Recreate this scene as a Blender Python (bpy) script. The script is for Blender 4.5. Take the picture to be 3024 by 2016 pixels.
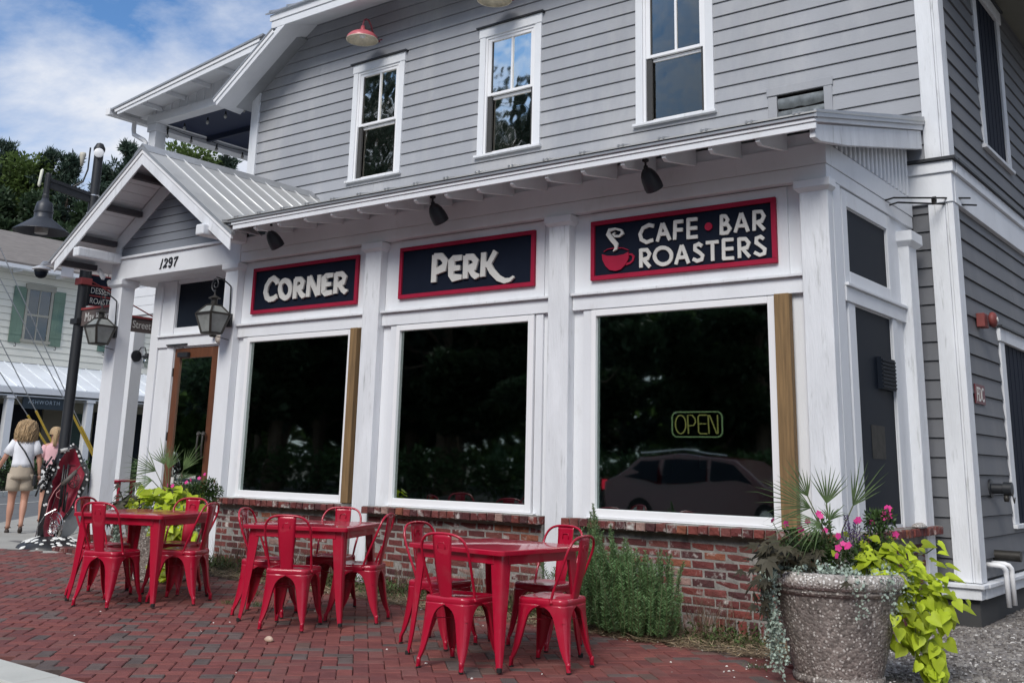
import bpy, bmesh, math, random
import numpy as np
from mathutils import Vector, Matrix, Euler, noise
random.seed(11); np.random.seed(11)
for o in list(bpy.data.objects): bpy.data.objects.remove(o)
sc = bpy.context.scene
COL = sc.collection
R = math.radians

# ------------------------------------------------------------------ camera
cam_d = bpy.data.cameras.new('camera'); cam = bpy.data.objects.new('camera', cam_d); COL.objects.link(cam)
cam_d.sensor_fit = 'HORIZONTAL'; cam_d.sensor_width = 36.0; cam_d.lens = 37.13; cam_d.shift_y = -0.1281
cam_d.clip_start = 0.05; cam_d.clip_end = 3000
YAW, PITCH, ROLL = R(37.3726), R(13.5115), R(1.385)
fwd = Vector((-math.sin(YAW)*math.cos(PITCH), math.cos(YAW)*math.cos(PITCH), math.sin(PITCH)))
rgt = Vector((math.cos(YAW), math.sin(YAW), 0)); up = rgt.cross(fwd)
r2 = rgt*math.cos(ROLL) + up*math.sin(ROLL); u2 = -rgt*math.sin(ROLL) + up*math.cos(ROLL)
M = Matrix.Identity(4)
for i in range(3): M[i][0] = r2[i]; M[i][1] = u2[i]; M[i][2] = -fwd[i]
M[0][3], M[1][3], M[2][3] = 0, 0, 1.3
cam.matrix_world = M
sc.camera = cam

# ------------------------------------------------------------------ world and sun
SUN_EL, SUN_AZ = R(42), R(166)      # azimuth clockwise from +Y (behind the photographer)
w = bpy.data.worlds.new('World'); sc.world = w; w.use_nodes = True
nt = w.node_tree; nt.nodes.clear()
def N(t, **k):
    n = nt.nodes.new(t)
    for a, b in k.items(): setattr(n, a, b)
    return n
L = nt.links.new
sky = N('ShaderNodeTexSky', sky_type='NISHITA', sun_disc=False, sun_elevation=SUN_EL, sun_rotation=SUN_AZ, altitude=10, air_density=1.0, dust_density=0.6, ozone_density=1.5)
hsv = N('ShaderNodeMix', data_type='RGBA', blend_type='MULTIPLY'); hsv.inputs[0].default_value = 1.0
hsv.inputs[7].default_value = (0.58, 0.82, 1.05, 1)
L(sky.outputs[0], hsv.inputs[6])
bg1 = N('ShaderNodeBackground'); bg1.inputs[1].default_value = 0.115
L(hsv.outputs[2], bg1.inputs[0])
geo = N('ShaderNodeTexCoord'); sep = N('ShaderNodeSeparateXYZ'); L(geo.outputs['Generated'], sep.inputs[0])
mz = N('ShaderNodeMath', operation='MAXIMUM'); mz.inputs[1].default_value = 0.0; L(sep.outputs[2], mz.inputs[0])
ad = N('ShaderNodeMath', operation='ADD'); ad.inputs[1].default_value = 0.22; L(mz.outputs[0], ad.inputs[0])
dx = N('ShaderNodeMath', operation='DIVIDE'); L(sep.outputs[0], dx.inputs[0]); L(ad.outputs[0], dx.inputs[1])
dy = N('ShaderNodeMath', operation='DIVIDE'); L(sep.outputs[1], dy.inputs[0]); L(ad.outputs[0], dy.inputs[1])
cmb = N('ShaderNodeCombineXYZ'); L(dx.outputs[0], cmb.inputs[0]); L(dy.outputs[0], cmb.inputs[1]); cmb.inputs[2].default_value = 3.1
n1 = N('ShaderNodeTexNoise'); n1.inputs['Scale'].default_value = 2.1; n1.inputs['Detail'].default_value = 10; n1.inputs['Roughness'].default_value = 0.60; n1.inputs['Distortion'].default_value = 0.2
L(cmb.outputs[0], n1.inputs['Vector'])
# more cloud towards the horizon
hz = N('ShaderNodeMapRange'); hz.inputs['From Min'].default_value = 0.26; hz.inputs['From Max'].default_value = 0.43; hz.inputs['To Min'].default_value = 0.16; hz.inputs['To Max'].default_value = -0.03
L(sep.outputs[2], hz.inputs['Value'])
hz2 = N('ShaderNodeMapRange'); hz2.inputs['From Min'].default_value = 0.46; hz2.inputs['From Max'].default_value = 0.62; hz2.inputs['To Min'].default_value = 0.0; hz2.inputs['To Max'].default_value = 0.10; L(sep.outputs[2], hz2.inputs['Value'])
sh = N('ShaderNodeMath', operation='ADD'); L(hz.outputs[0], sh.inputs[0]); L(hz2.outputs[0], sh.inputs[1])
sm = N('ShaderNodeMath', operation='ADD'); L(n1.outputs['Fac'], sm.inputs[0]); L(sh.outputs[0], sm.inputs[1])
rmp = N('ShaderNodeValToRGB'); rmp.color_ramp.elements[0].position = 0.405; rmp.color_ramp.elements[1].position = 0.67
rmp.color_ramp.interpolation = 'LINEAR'
L(sm.outputs[0], rmp.inputs[0])
n2 = N('ShaderNodeTexNoise'); n2.inputs['Scale'].default_value = 2.6; n2.inputs['Detail'].default_value = 6; L(cmb.outputs[0], n2.inputs['Vector'])
cc = N('ShaderNodeValToRGB'); cc.color_ramp.elements[0].position = 0.3; cc.color_ramp.elements[0].color = (0.56, 0.62, 0.76, 1)
cc.color_ramp.elements[1].position = 0.68; cc.color_ramp.elements[1].color = (0.82, 0.85, 0.91, 1); L(n2.outputs['Fac'], cc.inputs[0])
bg2 = N('ShaderNodeBackground'); bg2.inputs[1].default_value = 0.84; L(cc.outputs[0], bg2.inputs[0])
mx = N('ShaderNodeMixShader'); L(rmp.outputs[0], mx.inputs[0]); L(bg1.outputs[0], mx.inputs[1]); L(bg2.outputs[0], mx.inputs[2])
wo = N('ShaderNodeOutputWorld'); L(mx.outputs[0], wo.inputs[0])
sd = bpy.data.lights.new('sun', 'SUN'); sd.energy = 2.3; sd.angle = R(28); sd.color = (1.0, 0.96, 0.9)
so = bpy.data.objects.new('sun', sd); COL.objects.link(so)
sdir = Vector((math.sin(SUN_AZ)*math.cos(SUN_EL), math.cos(SUN_AZ)*math.cos(SUN_EL), math.sin(SUN_EL)))
so.rotation_euler = (-sdir).to_track_quat('-Z', 'Y').to_euler(); so.location = (0, 0, 30)
sc.view_settings.view_transform = 'Standard'; sc.view_settings.look = 'None'; sc.view_settings.exposure = 0.33; sc.view_settings.gamma = 1
sc.view_settings.use_curve_mapping = False
sc.cycles.max_bounces = 8

# ------------------------------------------------------------------ geometry helper
def G(x, y=0):
    """ground height: the plaza rises gently to the left"""
    return 0.0145*min(max(-4.3-x, 0.0), 8.0)

class MB:
    def __init__(s): s.v = []; s.f = []; s.t = []
    def add(s, vs, fs, tone=0.5):
        b = len(s.v); s.v += [tuple(p) for p in vs]
        for f in fs: s.f.append(tuple(i+b for i in f)); s.t.append(tone)
        return s
    def box(s, x0, y0, z0, x1, y1, z1, tone=0.5):
        x0, x1 = min(x0, x1), max(x0, x1); y0, y1 = min(y0, y1), max(y0, y1); z0, z1 = min(z0, z1), max(z0, z1)
        return s.add([(x0,y0,z0),(x1,y0,z0),(x1,y1,z0),(x0,y1,z0),(x0,y0,z1),(x1,y0,z1),(x1,y1,z1),(x0,y1,z1)],
              [(0,3,2,1),(4,5,6,7),(0,1,5,4),(1,2,6,5),(2,3,7,6),(3,0,4,7)], tone)
    def xbox(s, m, sx, sy, sz, tone=0.5):
        h = [(-sx/2,-sy/2,-sz/2),(sx/2,-sy/2,-sz/2),(sx/2,sy/2,-sz/2),(-sx/2,sy/2,-sz/2),(-sx/2,-sy/2,sz/2),(sx/2,-sy/2,sz/2),(sx/2,sy/2,sz/2),(-sx/2,sy/2,sz/2)]
        return s.add([m @ Vector(p) for p in h], [(0,3,2,1),(4,5,6,7),(0,1,5,4),(1,2,6,5),(2,3,7,6),(3,0,4,7)], tone)
    def hexa(s, b, t, tone=0.5):
        """b, t: four points each (quad loops)"""
        return s.add(list(b)+list(t), [(3,2,1,0),(4,5,6,7),(0,1,5,4),(1,2,6,5),(2,3,7,6),(3,0,4,7)], tone)
    def beam(s, a, b, wd, ht, upv=(0,0,1), tone=0.5):
        a = Vector(a); b = Vector(b); d = b-a; l = d.length; d.normalize()
        u = Vector(upv); sdv = d.cross(u).normalized(); u = sdv.cross(d).normalized()
        m = Matrix((( d.x, sdv.x, u.x, (a.x+b.x)/2), (d.y, sdv.y, u.y, (a.y+b.y)/2), (d.z, sdv.z, u.z, (a.z+b.z)/2), (0,0,0,1)))
        return s.xbox(m, l, wd, ht, tone)
    def tube(s, pts, r, n=8, cap=True, tone=0.5, closed=False):
        pts = [Vector(p) for p in pts]; k = len(pts)
        rr = r if isinstance(r, (list, tuple)) else [r]*k
        vs = []; ref = None
        for i, p in enumerate(pts):
            if closed: t = pts[(i+1) % k]-pts[i-1]
            else: t = pts[min(i+1, k-1)]-pts[max(i-1, 0)]
            if t.length < 1e-9: t = Vector((0, 0, 1))
            t.normalize()
            if ref is None:
                ref = Vector((0,0,1)) if abs(t.z) < 0.9 else Vector((1,0,0))
            a = t.cross(ref)
            if a.length < 1e-6: a = t.orthogonal()
            a.normalize(); b = a.cross(t).normalized(); ref = b
            for j in range(n):
                q = 2*math.pi*j/n
                vs.append(p+(a*math.cos(q)+b*math.sin(q))*rr[i])
        fs = []
        m = k if closed else k-1
        for i in range(m):
            i2 = (i+1) % k
            for j in range(n):
                j2 = (j+1) % n
                fs.append((i*n+j, i*n+j2, i2*n+j2, i2*n+j))
        if cap and not closed:
            fs.append(tuple(reversed(range(n)))); fs.append(tuple((k-1)*n+j for j in range(n)))
        return s.add(vs, fs, tone)
    def lathe(s, prof, n=24, c=(0,0,0), tone=0.5, axis='z', cap=True, m=None):
        vs = []; k = len(prof)
        for r, z in prof:
            for j in range(n):
                q = 2*math.pi*j/n
                p = Vector((r*math.cos(q), r*math.sin(q), z))
                if axis == 'y': p = Vector((p.x, -p.z, p.y))
                if axis == 'x': p = Vector((p.z, p.x, p.y))
                if m is not None: p = m @ p
                vs.append(p+Vector(c))
        fs = []
        for i in range(k-1):
            for j in range(n):
                j2 = (j+1) % n; fs.append((i*n+j, i*n+j2, (i+1)*n+j2, (i+1)*n+j))
        if cap:
            fs.append(tuple(reversed(range(n)))); fs.append(tuple((k-1)*n+j for j in range(n)))
        return s.add(vs, fs, tone)
    def prism(s, poly, d0, d1, fr, tone=0.5):
        """poly: (u, v) list counter clockwise, extruded from depth d0 to d1 in the frame fr(u, v, d)"""
        k = len(poly); vs = [fr(u, v, d0) for u, v in poly]+[fr(u, v, d1) for u, v in poly]
        fs = [tuple(reversed(range(k))), tuple(range(k, 2*k))]+[(i, (i+1) % k, (i+1) % k+k, i+k) for i in range(k)]
        return s.add(vs, fs, tone)
    def ribbon(s, pts, d0, d1, fr, tone=0.5):
        """pts: (u, v, width); a flat stroke with depth"""
        k = len(pts); le = []; ri = []
        closed = (abs(pts[0][0]-pts[-1][0])+abs(pts[0][1]-pts[-1][1])) < 1e-4
        for i, p in enumerate(pts):
            if closed: a = pts[i-1 if i > 0 else k-2]; b = pts[i+1 if i < k-1 else 1]
            else: a = pts[max(i-1, 0)]; b = pts[min(i+1, k-1)]
            tx, ty = b[0]-a[0], b[1]-a[1]; l = math.hypot(tx, ty) or 1e-6
            nx, ny = -ty/l, tx/l; h = p[2]/2
            if 0 < i < k-1:
                e1 = (p[0]-pts[i-1][0], p[1]-pts[i-1][1]); l1 = math.hypot(*e1) or 1e-6
                c = abs((e1[0]*tx+e1[1]*ty)/(l1*l)); h = h/max(c, 0.6)
            le.append((p[0]+nx*h, p[1]+ny*h)); ri.append((p[0]-nx*h, p[1]-ny*h))
        vs = []
        for d in (d0, d1):
            vs += [fr(u, v, d) for u, v in le]+[fr(u, v, d) for u, v in ri]
        fs = []
        o = 2*k
        for i in range(k-1):
            fs += [(i, i+1, k+i+1, k+i), (o+i, o+k+i, o+k+i+1, o+i+1), (i, o+i, o+i+1, i+1), (k+i, k+i+1, o+k+i+1, o+k+i)]
        if not closed: fs += [(0, k, o+k, o), (k-1, o+k-1, o+2*k-1, 2*k-1)]
        return s.add(vs, fs, tone)
    def xf(s, m):
        s.v = [tuple(m @ Vector(p)) for p in s.v]; return s
    def mesh(s, name, mat, smooth=False, off=(0,0,0)):
        me = bpy.data.meshes.new(name)
        a = np.array(s.v, dtype=np.float64).reshape(-1, 3)-np.array(off)
        me.from_pydata(a.tolist(), [], s.f)
        if mat is not None:
            for m in (mat if isinstance(mat, (list, tuple)) else [mat]): me.materials.append(m)
        at = me.attributes.new('tone', 'FLOAT', 'FACE'); at.data.foreach_set('value', np.array(s.t, dtype=np.float32))
        if smooth: me.polygons.foreach_set('use_smooth', [True]*len(me.polygons))
        me.update()
        return me

def root_off(o):
    while o.parent is not None: o = o.parent
    return o.location
def tag(o, label=None, cat=None, group=None, kind=None):
    if label: o['label'] = label
    if cat: o['category'] = cat
    if group: o['group'] = group
    if kind: o['kind'] = kind
    return o
def thing(name, label, cat, loc=(0,0,0), rz=0, group=None):
    o = bpy.data.objects.new(name, None); COL.objects.link(o); o.location = loc; o.rotation_euler = (0,0,rz)
    o.empty_display_size = 0.1
    return tag(o, label, cat, group)
def part(name, mb, mat, parent=None, smooth=False, bevel=0, local=False, loc=None, kind=None, sharp=None, label=None, seg=1):
    """one mesh object; geometry is given in world coordinates unless local"""
    off = (0,0,0)
    if parent is not None and not local: off = tuple(root_off(parent))
    if parent is None and loc is not None and not local: off = loc
    me = mb.mesh(name, mat, smooth, off)
    o = bpy.data.objects.new(name, me); COL.objects.link(o)
    if parent is not None: o.parent = parent
    elif loc is not None: o.location = loc
    if bevel:
        b = o.modifiers.new('bevel', 'BEVEL'); b.width = bevel; b.segments = seg; b.limit_method = 'ANGLE'; b.angle_limit = R(35)
    if smooth and sharp: me.set_sharp_from_angle(angle=R(sharp))
    if kind: o['kind'] = kind
    if label: o['label'] = label
    return o
def share(name, src, parent=None, mat4=None):
    o = bpy.data.objects.new(name, src.data if hasattr(src, 'data') else src); COL.objects.link(o)
    if parent is not None: o.parent = parent
    if mat4 is not None: o.matrix_local = mat4
    return o
def copy_tree(o, parent=None):
    c = o.copy(); COL.objects.link(c); c.parent = parent
    for ch in list(o.children): copy_tree(ch, c)
    return c
FRX = lambda y0: (lambda u, v, d: (u, y0-d, v))       # a wall facing -Y
FRY = lambda x0: (lambda u, v, d: (x0+d, u, v))       # a wall facing +X

# ------------------------------------------------------------------ materials
def mat(name, col, rough=0.6, metal=0.0, spec=0.5, coat=0.0, var=0.08, vscale=3.0, stretch=(1,1,1), bump=0.0, bscale=40.0, bstretch=None,
        rnd=0.0, tone=None, col2=None, c2lo=0.55, c2hi=0.7, c2scale=4.0, c2stretch=(1,1,1), trans=0.0, coords='pos', emit=None, tones=None, rands=None, crough=0.1):
    m = bpy.data.materials.new(name); m.use_nodes = True; nt = m.node_tree; nt.nodes.clear()
    def N(t, **k):
        n = nt.nodes.new(t)
        for a, b in k.items(): setattr(n, a, b)
        return n
    L = nt.links.new
    out = N('ShaderNodeOutputMaterial'); bs = N('ShaderNodeBsdfPrincipled')
    bs.inputs['Roughness'].default_value = rough; bs.inputs['Metallic'].default_value = metal; bs.inputs['Specular IOR Level'].default_value = spec
    bs.inputs['Coat Weight'].default_value = coat; bs.inputs['Coat Roughness'].default_value = crough
    if coords == 'pos':
        src = N('ShaderNodeNewGeometry').outputs['Position']
    else:
        src = N('ShaderNodeTexCoord').outputs['Object']
    def mapped(st):
        mp = N('ShaderNodeMapping'); mp.inputs['Scale'].default_value = st; L(src, mp.inputs['Vector']); return mp.outputs[0]
    rgb = N('ShaderNodeRGB'); rgb.outputs[0].default_value = (*col, 1); cur = rgb.outputs[0]
    def ramp(fac, stops):
        r = N('ShaderNodeValToRGB'); r.color_ramp.interpolation = 'CONSTANT' if stops[0] == 'C' else 'LINEAR'
        st = stops[1:] if stops[0] == 'C' else stops
        el = r.color_ramp.elements
        while len(el) > 1: el.remove(el[-1])
        el[0].position = st[0][0]; el[0].color = (*st[0][1], 1)
        for p, c in st[1:]:
            e = el.new(p); e.color = (*c, 1)
        L(fac, r.inputs[0]); return r.outputs[0]
    if rands: cur = ramp(N('ShaderNodeObjectInfo').outputs['Random'], rands)
    if tones:
        a = N('ShaderNodeAttribute', attribute_name='tone'); cur = ramp(a.outputs['Fac'], tones)
    if col2 is not None:
        nz = N('ShaderNodeTexNoise'); nz.inputs['Scale'].default_value = c2scale; nz.inputs['Detail'].default_value = 6; nz.inputs['Roughness'].default_value = 0.65; L(mapped(c2stretch), nz.inputs['Vector'])
        mr = N('ShaderNodeMapRange'); mr.inputs['From Min'].default_value = c2lo; mr.inputs['From Max'].default_value = c2hi; L(nz.outputs['Fac'], mr.inputs['Value'])
        mm = N('ShaderNodeMix', data_type='RGBA'); L(mr.outputs[0], mm.inputs[0]); L(cur, mm.inputs[6]); mm.inputs[7].default_value = (*col2, 1); cur = mm.outputs[2]
    if var:
        nz = N('ShaderNodeTexNoise'); nz.inputs['Scale'].default_value = vscale; nz.inputs['Detail'].default_value = 7; nz.inputs['Roughness'].default_value = 0.6; L(mapped(stretch), nz.inputs['Vector'])
        mr = N('ShaderNodeMapRange'); mr.inputs['From Min'].default_value = 0.25; mr.inputs['From Max'].default_value = 0.75
        mr.inputs['To Min'].default_value = 1-var; mr.inputs['To Max'].default_value = 1+var; L(nz.outputs['Fac'], mr.inputs['Value'])
        val = mr.outputs[0]
        if rnd:
            oi = N('ShaderNodeObjectInfo'); r2 = N('ShaderNodeMapRange'); r2.inputs['To Min'].default_value = 1-rnd; r2.inputs['To Max'].default_value = 1+rnd; L(oi.outputs['Random'], r2.inputs['Value'])
            mu = N('ShaderNodeMath', operation='MULTIPLY'); L(val, mu.inputs[0]); L(r2.outputs[0], mu.inputs[1]); val = mu.outputs[0]
        if tone:
            a = N('ShaderNodeAttribute', attribute_name='tone'); r3 = N('ShaderNodeMapRange'); r3.inputs['To Min'].default_value = 1-tone; r3.inputs['To Max'].default_value = 1+tone; L(a.outputs['Fac'], r3.inputs['Value'])
            mu = N('ShaderNodeMath', operation='MULTIPLY'); L(val, mu.inputs[0]); L(r3.outputs[0], mu.inputs[1]); val = mu.outputs[0]
        vm = N('ShaderNodeVectorMath', operation='SCALE'); L(cur, vm.inputs[0]); L(val, vm.inputs['Scale']); cur = vm.outputs[0]
    L(cur, bs.inputs['Base Color'])
    if bump:
        nz = N('ShaderNodeTexNoise'); nz.inputs['Scale'].default_value = bscale; nz.inputs['Detail'].default_value = 5; L(mapped(bstretch or stretch), nz.inputs['Vector'])
        bp = N('ShaderNodeBump'); bp.inputs['Strength'].default_value = bump; bp.inputs['Distance'].default_value = 0.01; L(nz.outputs['Fac'], bp.inputs['Height']); L(bp.outputs[0], bs.inputs['Normal'])
    if emit:
        bs.inputs['Emission Color'].default_value = (*emit[0], 1); bs.inputs['Emission Strength'].default_value = emit[1]
    if trans:
        tr = N('ShaderNodeBsdfTranslucent'); L(cur, tr.inputs[0]); ms = N('ShaderNodeMixShader'); ms.inputs[0].default_value = trans
        L(bs.outputs[0], ms.inputs[1]); L(tr.outputs[0], ms.inputs[2]); L(ms.outputs[0], out.inputs[0])
    else: L(bs.outputs[0], out.inputs[0])
    return m

WHITE = mat('white_paint', (0.735,0.75,0.775), 0.55, var=0.07, vscale=2.2, stretch=(1,1,.35), bump=0.25, bscale=30, bstretch=(3,3,.5), rnd=0.02, col2=(0.60,0.60,0.60), c2lo=0.60, c2hi=0.82, c2scale=3.5, c2stretch=(1.4,1.4,.5))
WHITE2 = mat('white_vinyl', (0.82,0.82,0.83), 0.35, var=0.02, bump=0.03)
WORN = mat('worn_white_paint', (0.715,0.73,0.755), 0.6, var=0.12, vscale=5, stretch=(1,1,.3), bump=0.45, bscale=22, bstretch=(4,4,.4), col2=(0.44,0.45,0.45), c2lo=0.58, c2hi=0.74, c2scale=7, c2stretch=(3,3,.35))
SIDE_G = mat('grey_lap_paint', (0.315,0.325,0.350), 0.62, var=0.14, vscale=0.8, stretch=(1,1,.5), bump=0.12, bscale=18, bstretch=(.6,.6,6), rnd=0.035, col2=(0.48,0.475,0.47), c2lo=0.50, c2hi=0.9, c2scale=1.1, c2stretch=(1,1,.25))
SIDE_D = mat('darker_grey_lap', (0.135,0.138,0.148), 0.62, var=0.12, vscale=0.8, stretch=(1,1,.5), bump=0.12, bscale=18, bstretch=(6,.6,6), rnd=0.035, col2=(0.21,0.205,0.20), c2lo=0.52, c2hi=0.9, c2scale=1.1, c2stretch=(1,1,.25))  # darker copy of the grey lap colour for side and lower boards
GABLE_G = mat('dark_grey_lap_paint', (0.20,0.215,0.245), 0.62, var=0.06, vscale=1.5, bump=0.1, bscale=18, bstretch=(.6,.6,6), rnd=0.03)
DARKGAP = mat('shadow_gap', (0.05,0.05,0.05), 0.9, var=0)  # near-black backing; paints the shade lines between lap boards
GALV = mat('galvanized_metal', (0.43,0.43,0.42), 0.5, metal=0.25, var=0.10, vscale=1.7, bump=0.06, bscale=6, rnd=0.03, col2=(0.36,0.36,0.36), c2lo=0.55, c2hi=0.75, c2scale=2.5)
GALVS = mat('seam_highlight_metal', (0.80,0.80,0.79), 0.35, metal=0.2, var=0.08, vscale=6)  # pale colour paints the lit edges of the roof seams
GALVE = mat('galvanized_edge', (0.42,0.43,0.44), 0.45, metal=0.6, var=0.12, vscale=4, bump=0.1, bscale=12)
NAVY = mat('navy_sign_paint', (0.008,0.012,0.024), 0.7, spec=0.12, var=0.1, vscale=5)
SIGNRED = mat('crimson_trim_paint', (0.33,0.012,0.042), 0.6, spec=0.2, var=0.12, vscale=6, bump=0.1)
LETTERW = mat('off_white_letter', (0.63,0.62,0.585), 0.55, var=0.05, vscale=8, rnd=0.03)
RED = mat('red_powder_coat', (0.38,0.0015,0.025), 0.42, spec=0.35, coat=0.6, crough=0.05, var=0.12, vscale=2.5, bump=0.05, bscale=9, rnd=0.05, col2=(0.36,0.035,0.055), c2lo=0.56, c2hi=0.85, c2scale=4)
BLACKM = mat('black_metal', (0.018,0.020,0.024), 0.5, var=0.15, bump=0.08)
BRONZE = mat('aged_bronze', (0.035,0.032,0.028), 0.5, metal=0.3, var=0.25, vscale=9, bump=0.1)
RUBBER = mat('black_rubber', (0.01,0.01,0.01), 0.8, var=0)
STUD = mat('treated_lumber', (0.20,0.122,0.052), 0.75, var=0.42, vscale=3, stretch=(14,14,.8), bump=0.2, bscale=10, bstretch=(12,12,.8), col2=(0.16,0.08,0.03), c2lo=0.66, c2hi=0.74, c2scale=5, c2stretch=(2,2,.6))
DOORW = mat('stained_door_wood', (0.125,0.045,0.02), 0.45, var=0.35, vscale=2.5, stretch=(14,14,1), coat=0.2, bump=0.1, bscale=12, bstretch=(12,12,1))
DARKPAN = mat('dark_tinted_panel', (0.010,0.014,0.022), 0.55, spec=0.10, var=0.1, vscale=2)
CREAM = mat('cream_lap_paint', (0.73,0.715,0.63), 0.65, var=0.06, vscale=1, rnd=0.02)
GREENSH = mat('green_shutter_paint', (0.15,0.225,0.17), 0.7, var=0.2, vscale=1.5, col2=(0.06,0.13,0.12), c2lo=0.5, c2hi=0.7, c2scale=1.2)
SHINGLE = mat('asphalt_shingle', (0.19,0.17,0.155), 0.9, var=0.3, vscale=4, stretch=(2,.6,6), bump=0.5, bscale=9, bstretch=(2,.7,9))
CONC = mat('concrete_walk', (0.36,0.35,0.32), 0.85, var=0.12, vscale=1.5, bump=0.2, bscale=60, col2=(0.24,0.235,0.22), c2lo=0.55, c2hi=0.8, c2scale=1.2)
CURB = mat('pale_curb_concrete', (0.50,0.50,0.46), 0.8, var=0.1, vscale=3, bump=0.2, bscale=50)
ASPH = mat('asphalt', (0.13,0.135,0.14), 0.9, var=0.15, vscale=2, bump=0.3, bscale=120)
SOIL = mat('mulch_soil', (0.085,0.06,0.04), 0.95, var=0.4, vscale=9, bump=0.8, bscale=35)
GROUNDM = mat('dark_ground', (0.10,0.09,0.07), 0.95, var=0.3, vscale=2, bump=0.4, bscale=20)
MORTAR = mat('grey_mortar', (0.255,0.24,0.22), 0.9, var=0.35, vscale=12, bump=0.9, bscale=45, col2=(0.17,0.16,0.145), c2lo=0.5, c2hi=0.7, c2scale=5)
SAND = mat('joint_sand', (0.040,0.032,0.030), 0.95, var=0.4, vscale=15, bump=0.5, bscale=80)
BR = ['C', (0,(0.130,0.036,0.034)), (0.2,(0.175,0.046,0.038)), (0.36,(0.095,0.030,0.030)), (0.52,(0.150,0.050,0.043)), (0.66,(0.23,0.080,0.048)), (0.70,(0.080,0.032,0.033)), (0.84,(0.165,0.050,0.045)), (0.94,(0.27,0.17,0.145))]
BRICK = mat('old_brick', (.2,.06,.04), 0.85, rands=BR, var=0.3, vscale=14, bump=1.0, bscale=50, col2=(0.46,0.43,0.40), c2lo=0.555, c2hi=0.68, c2scale=7.5, spec=0.3)
BRICK_S = mat('old_brick_far', (.2,.06,.04), 0.85, tones=BR, var=0.3, vscale=14, bump=1.0, bscale=50, col2=(0.50,0.46,0.42), c2lo=0.585, c2hi=0.67, c2scale=5.5, spec=0.3)
PV = ['C', (0,(0.165,0.050,0.045)), (0.2,(0.190,0.060,0.052)), (0.4,(0.145,0.048,0.045)), (0.56,(0.172,0.066,0.058)), (0.72,(0.205,0.064,0.054)), (0.83,(0.120,0.088,0.080)), (0.91,(0.100,0.076,0.070)), (0.95,(0.125,0.075,0.062))]
PAVER = mat('clay_paver', (.2,.06,.04), 0.75, rands=PV, var=0.25, vscale=7, bump=0.5, bscale=90, spec=0.35)
PAVER_S = mat('clay_paver_far', (.2,.06,.04), 0.75, tones=PV, var=0.25, vscale=7, bump=0.5, bscale=90, spec=0.35)
SKIN = mat('skin', (0.52,0.27,0.19), 0.6, var=0.06)
HAIR = mat('blonde_hair', (0.42,0.29,0.16), 0.6, var=0.45, vscale=18, stretch=(2,2,.5), bump=0.8, bscale=25, bstretch=(2,2,.6), coords='obj')
TEE = mat('white_cotton', (0.78,0.79,0.84), 0.85, var=0.05, bump=0.6, bscale=9)
KHAKI = mat('khaki_cotton', (0.44,0.37,0.29), 0.9, var=0.08, bump=0.5, bscale=12)
PINKSH = mat('pink_cotton', (0.72,0.42,0.45), 0.85, var=0.06, bump=0.5, bscale=10)
def leafmat(name, c, var=0.2, tone=0.35, tr=0.3, rough=0.55, rnd=0.0, **k):
    return mat(name, c, rough, var=var, vscale=6, tone=tone, trans=tr, rnd=rnd, spec=0.35, **k)
LF_PINE = leafmat('pine_foliage', (0.034,0.058,0.040), tone=0.6, tr=0.15)
LF_DEC = leafmat('broadleaf_foliage', (0.044,0.073,0.036), tone=0.6, tr=0.35)
LF_YEL = leafmat('yellow_green_foliage', (0.10,0.15,0.04), tone=0.4, tr=0.35)
LF_WOODS = leafmat('woods_foliage', (0.12,0.19,0.06), tone=0.8, tr=0.55)
LF_HEDGE = leafmat('hedge_foliage', (0.040,0.078,0.026), tone=0.6, tr=0.15)
LF_LIME = leafmat('lime_leaf', (0.44,0.54,0.035), var=0.2, tr=0.35, rough=0.45, rnd=0.42, col2=(0.52,0.42,0.07), c2lo=0.62, c2hi=0.78, c2scale=5)
LF_DARK = leafmat('bronze_leaf', (0.070,0.062,0.038), var=0.25, tr=0.2, rnd=0.3)
LF_PALM = leafmat('palm_leaf', (0.075,0.12,0.04), var=0.25, tr=0.2, rnd=0.25)
LF_SILV = leafmat('silver_leaf', (0.36,0.44,0.37), var=0.15, tone=0.35, tr=0.15)
LF_VINCA = leafmat('vinca_leaf', (0.045,0.085,0.022), tone=0.5, tr=0.2)
LF_ROSE = leafmat('rosemary_leaf', (0.10,0.18,0.07), tone=0.5, tr=0.2)
LF_WEED = leafmat('weed_leaf', (0.075,0.12,0.035), tone=0.5, tr=0.25)
STRAW = leafmat('dry_straw', (0.33,0.25,0.16), tone=0.6, tr=0.1)
PINKF = mat('pink_petal', (0.78,0.05,0.30), 0.6, var=0.1, trans=0.25)
PURPF = mat('purple_petal', (0.07,0.03,0.12), 0.7, var=0.1)
BARK = mat('bark', (0.13,0.095,0.07), 0.9, var=0.3, vscale=3, bump=0.6, bscale=8)
STEMM = mat('plant_stem', (0.10,0.12,0.05), 0.7, var=0.2)

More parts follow.
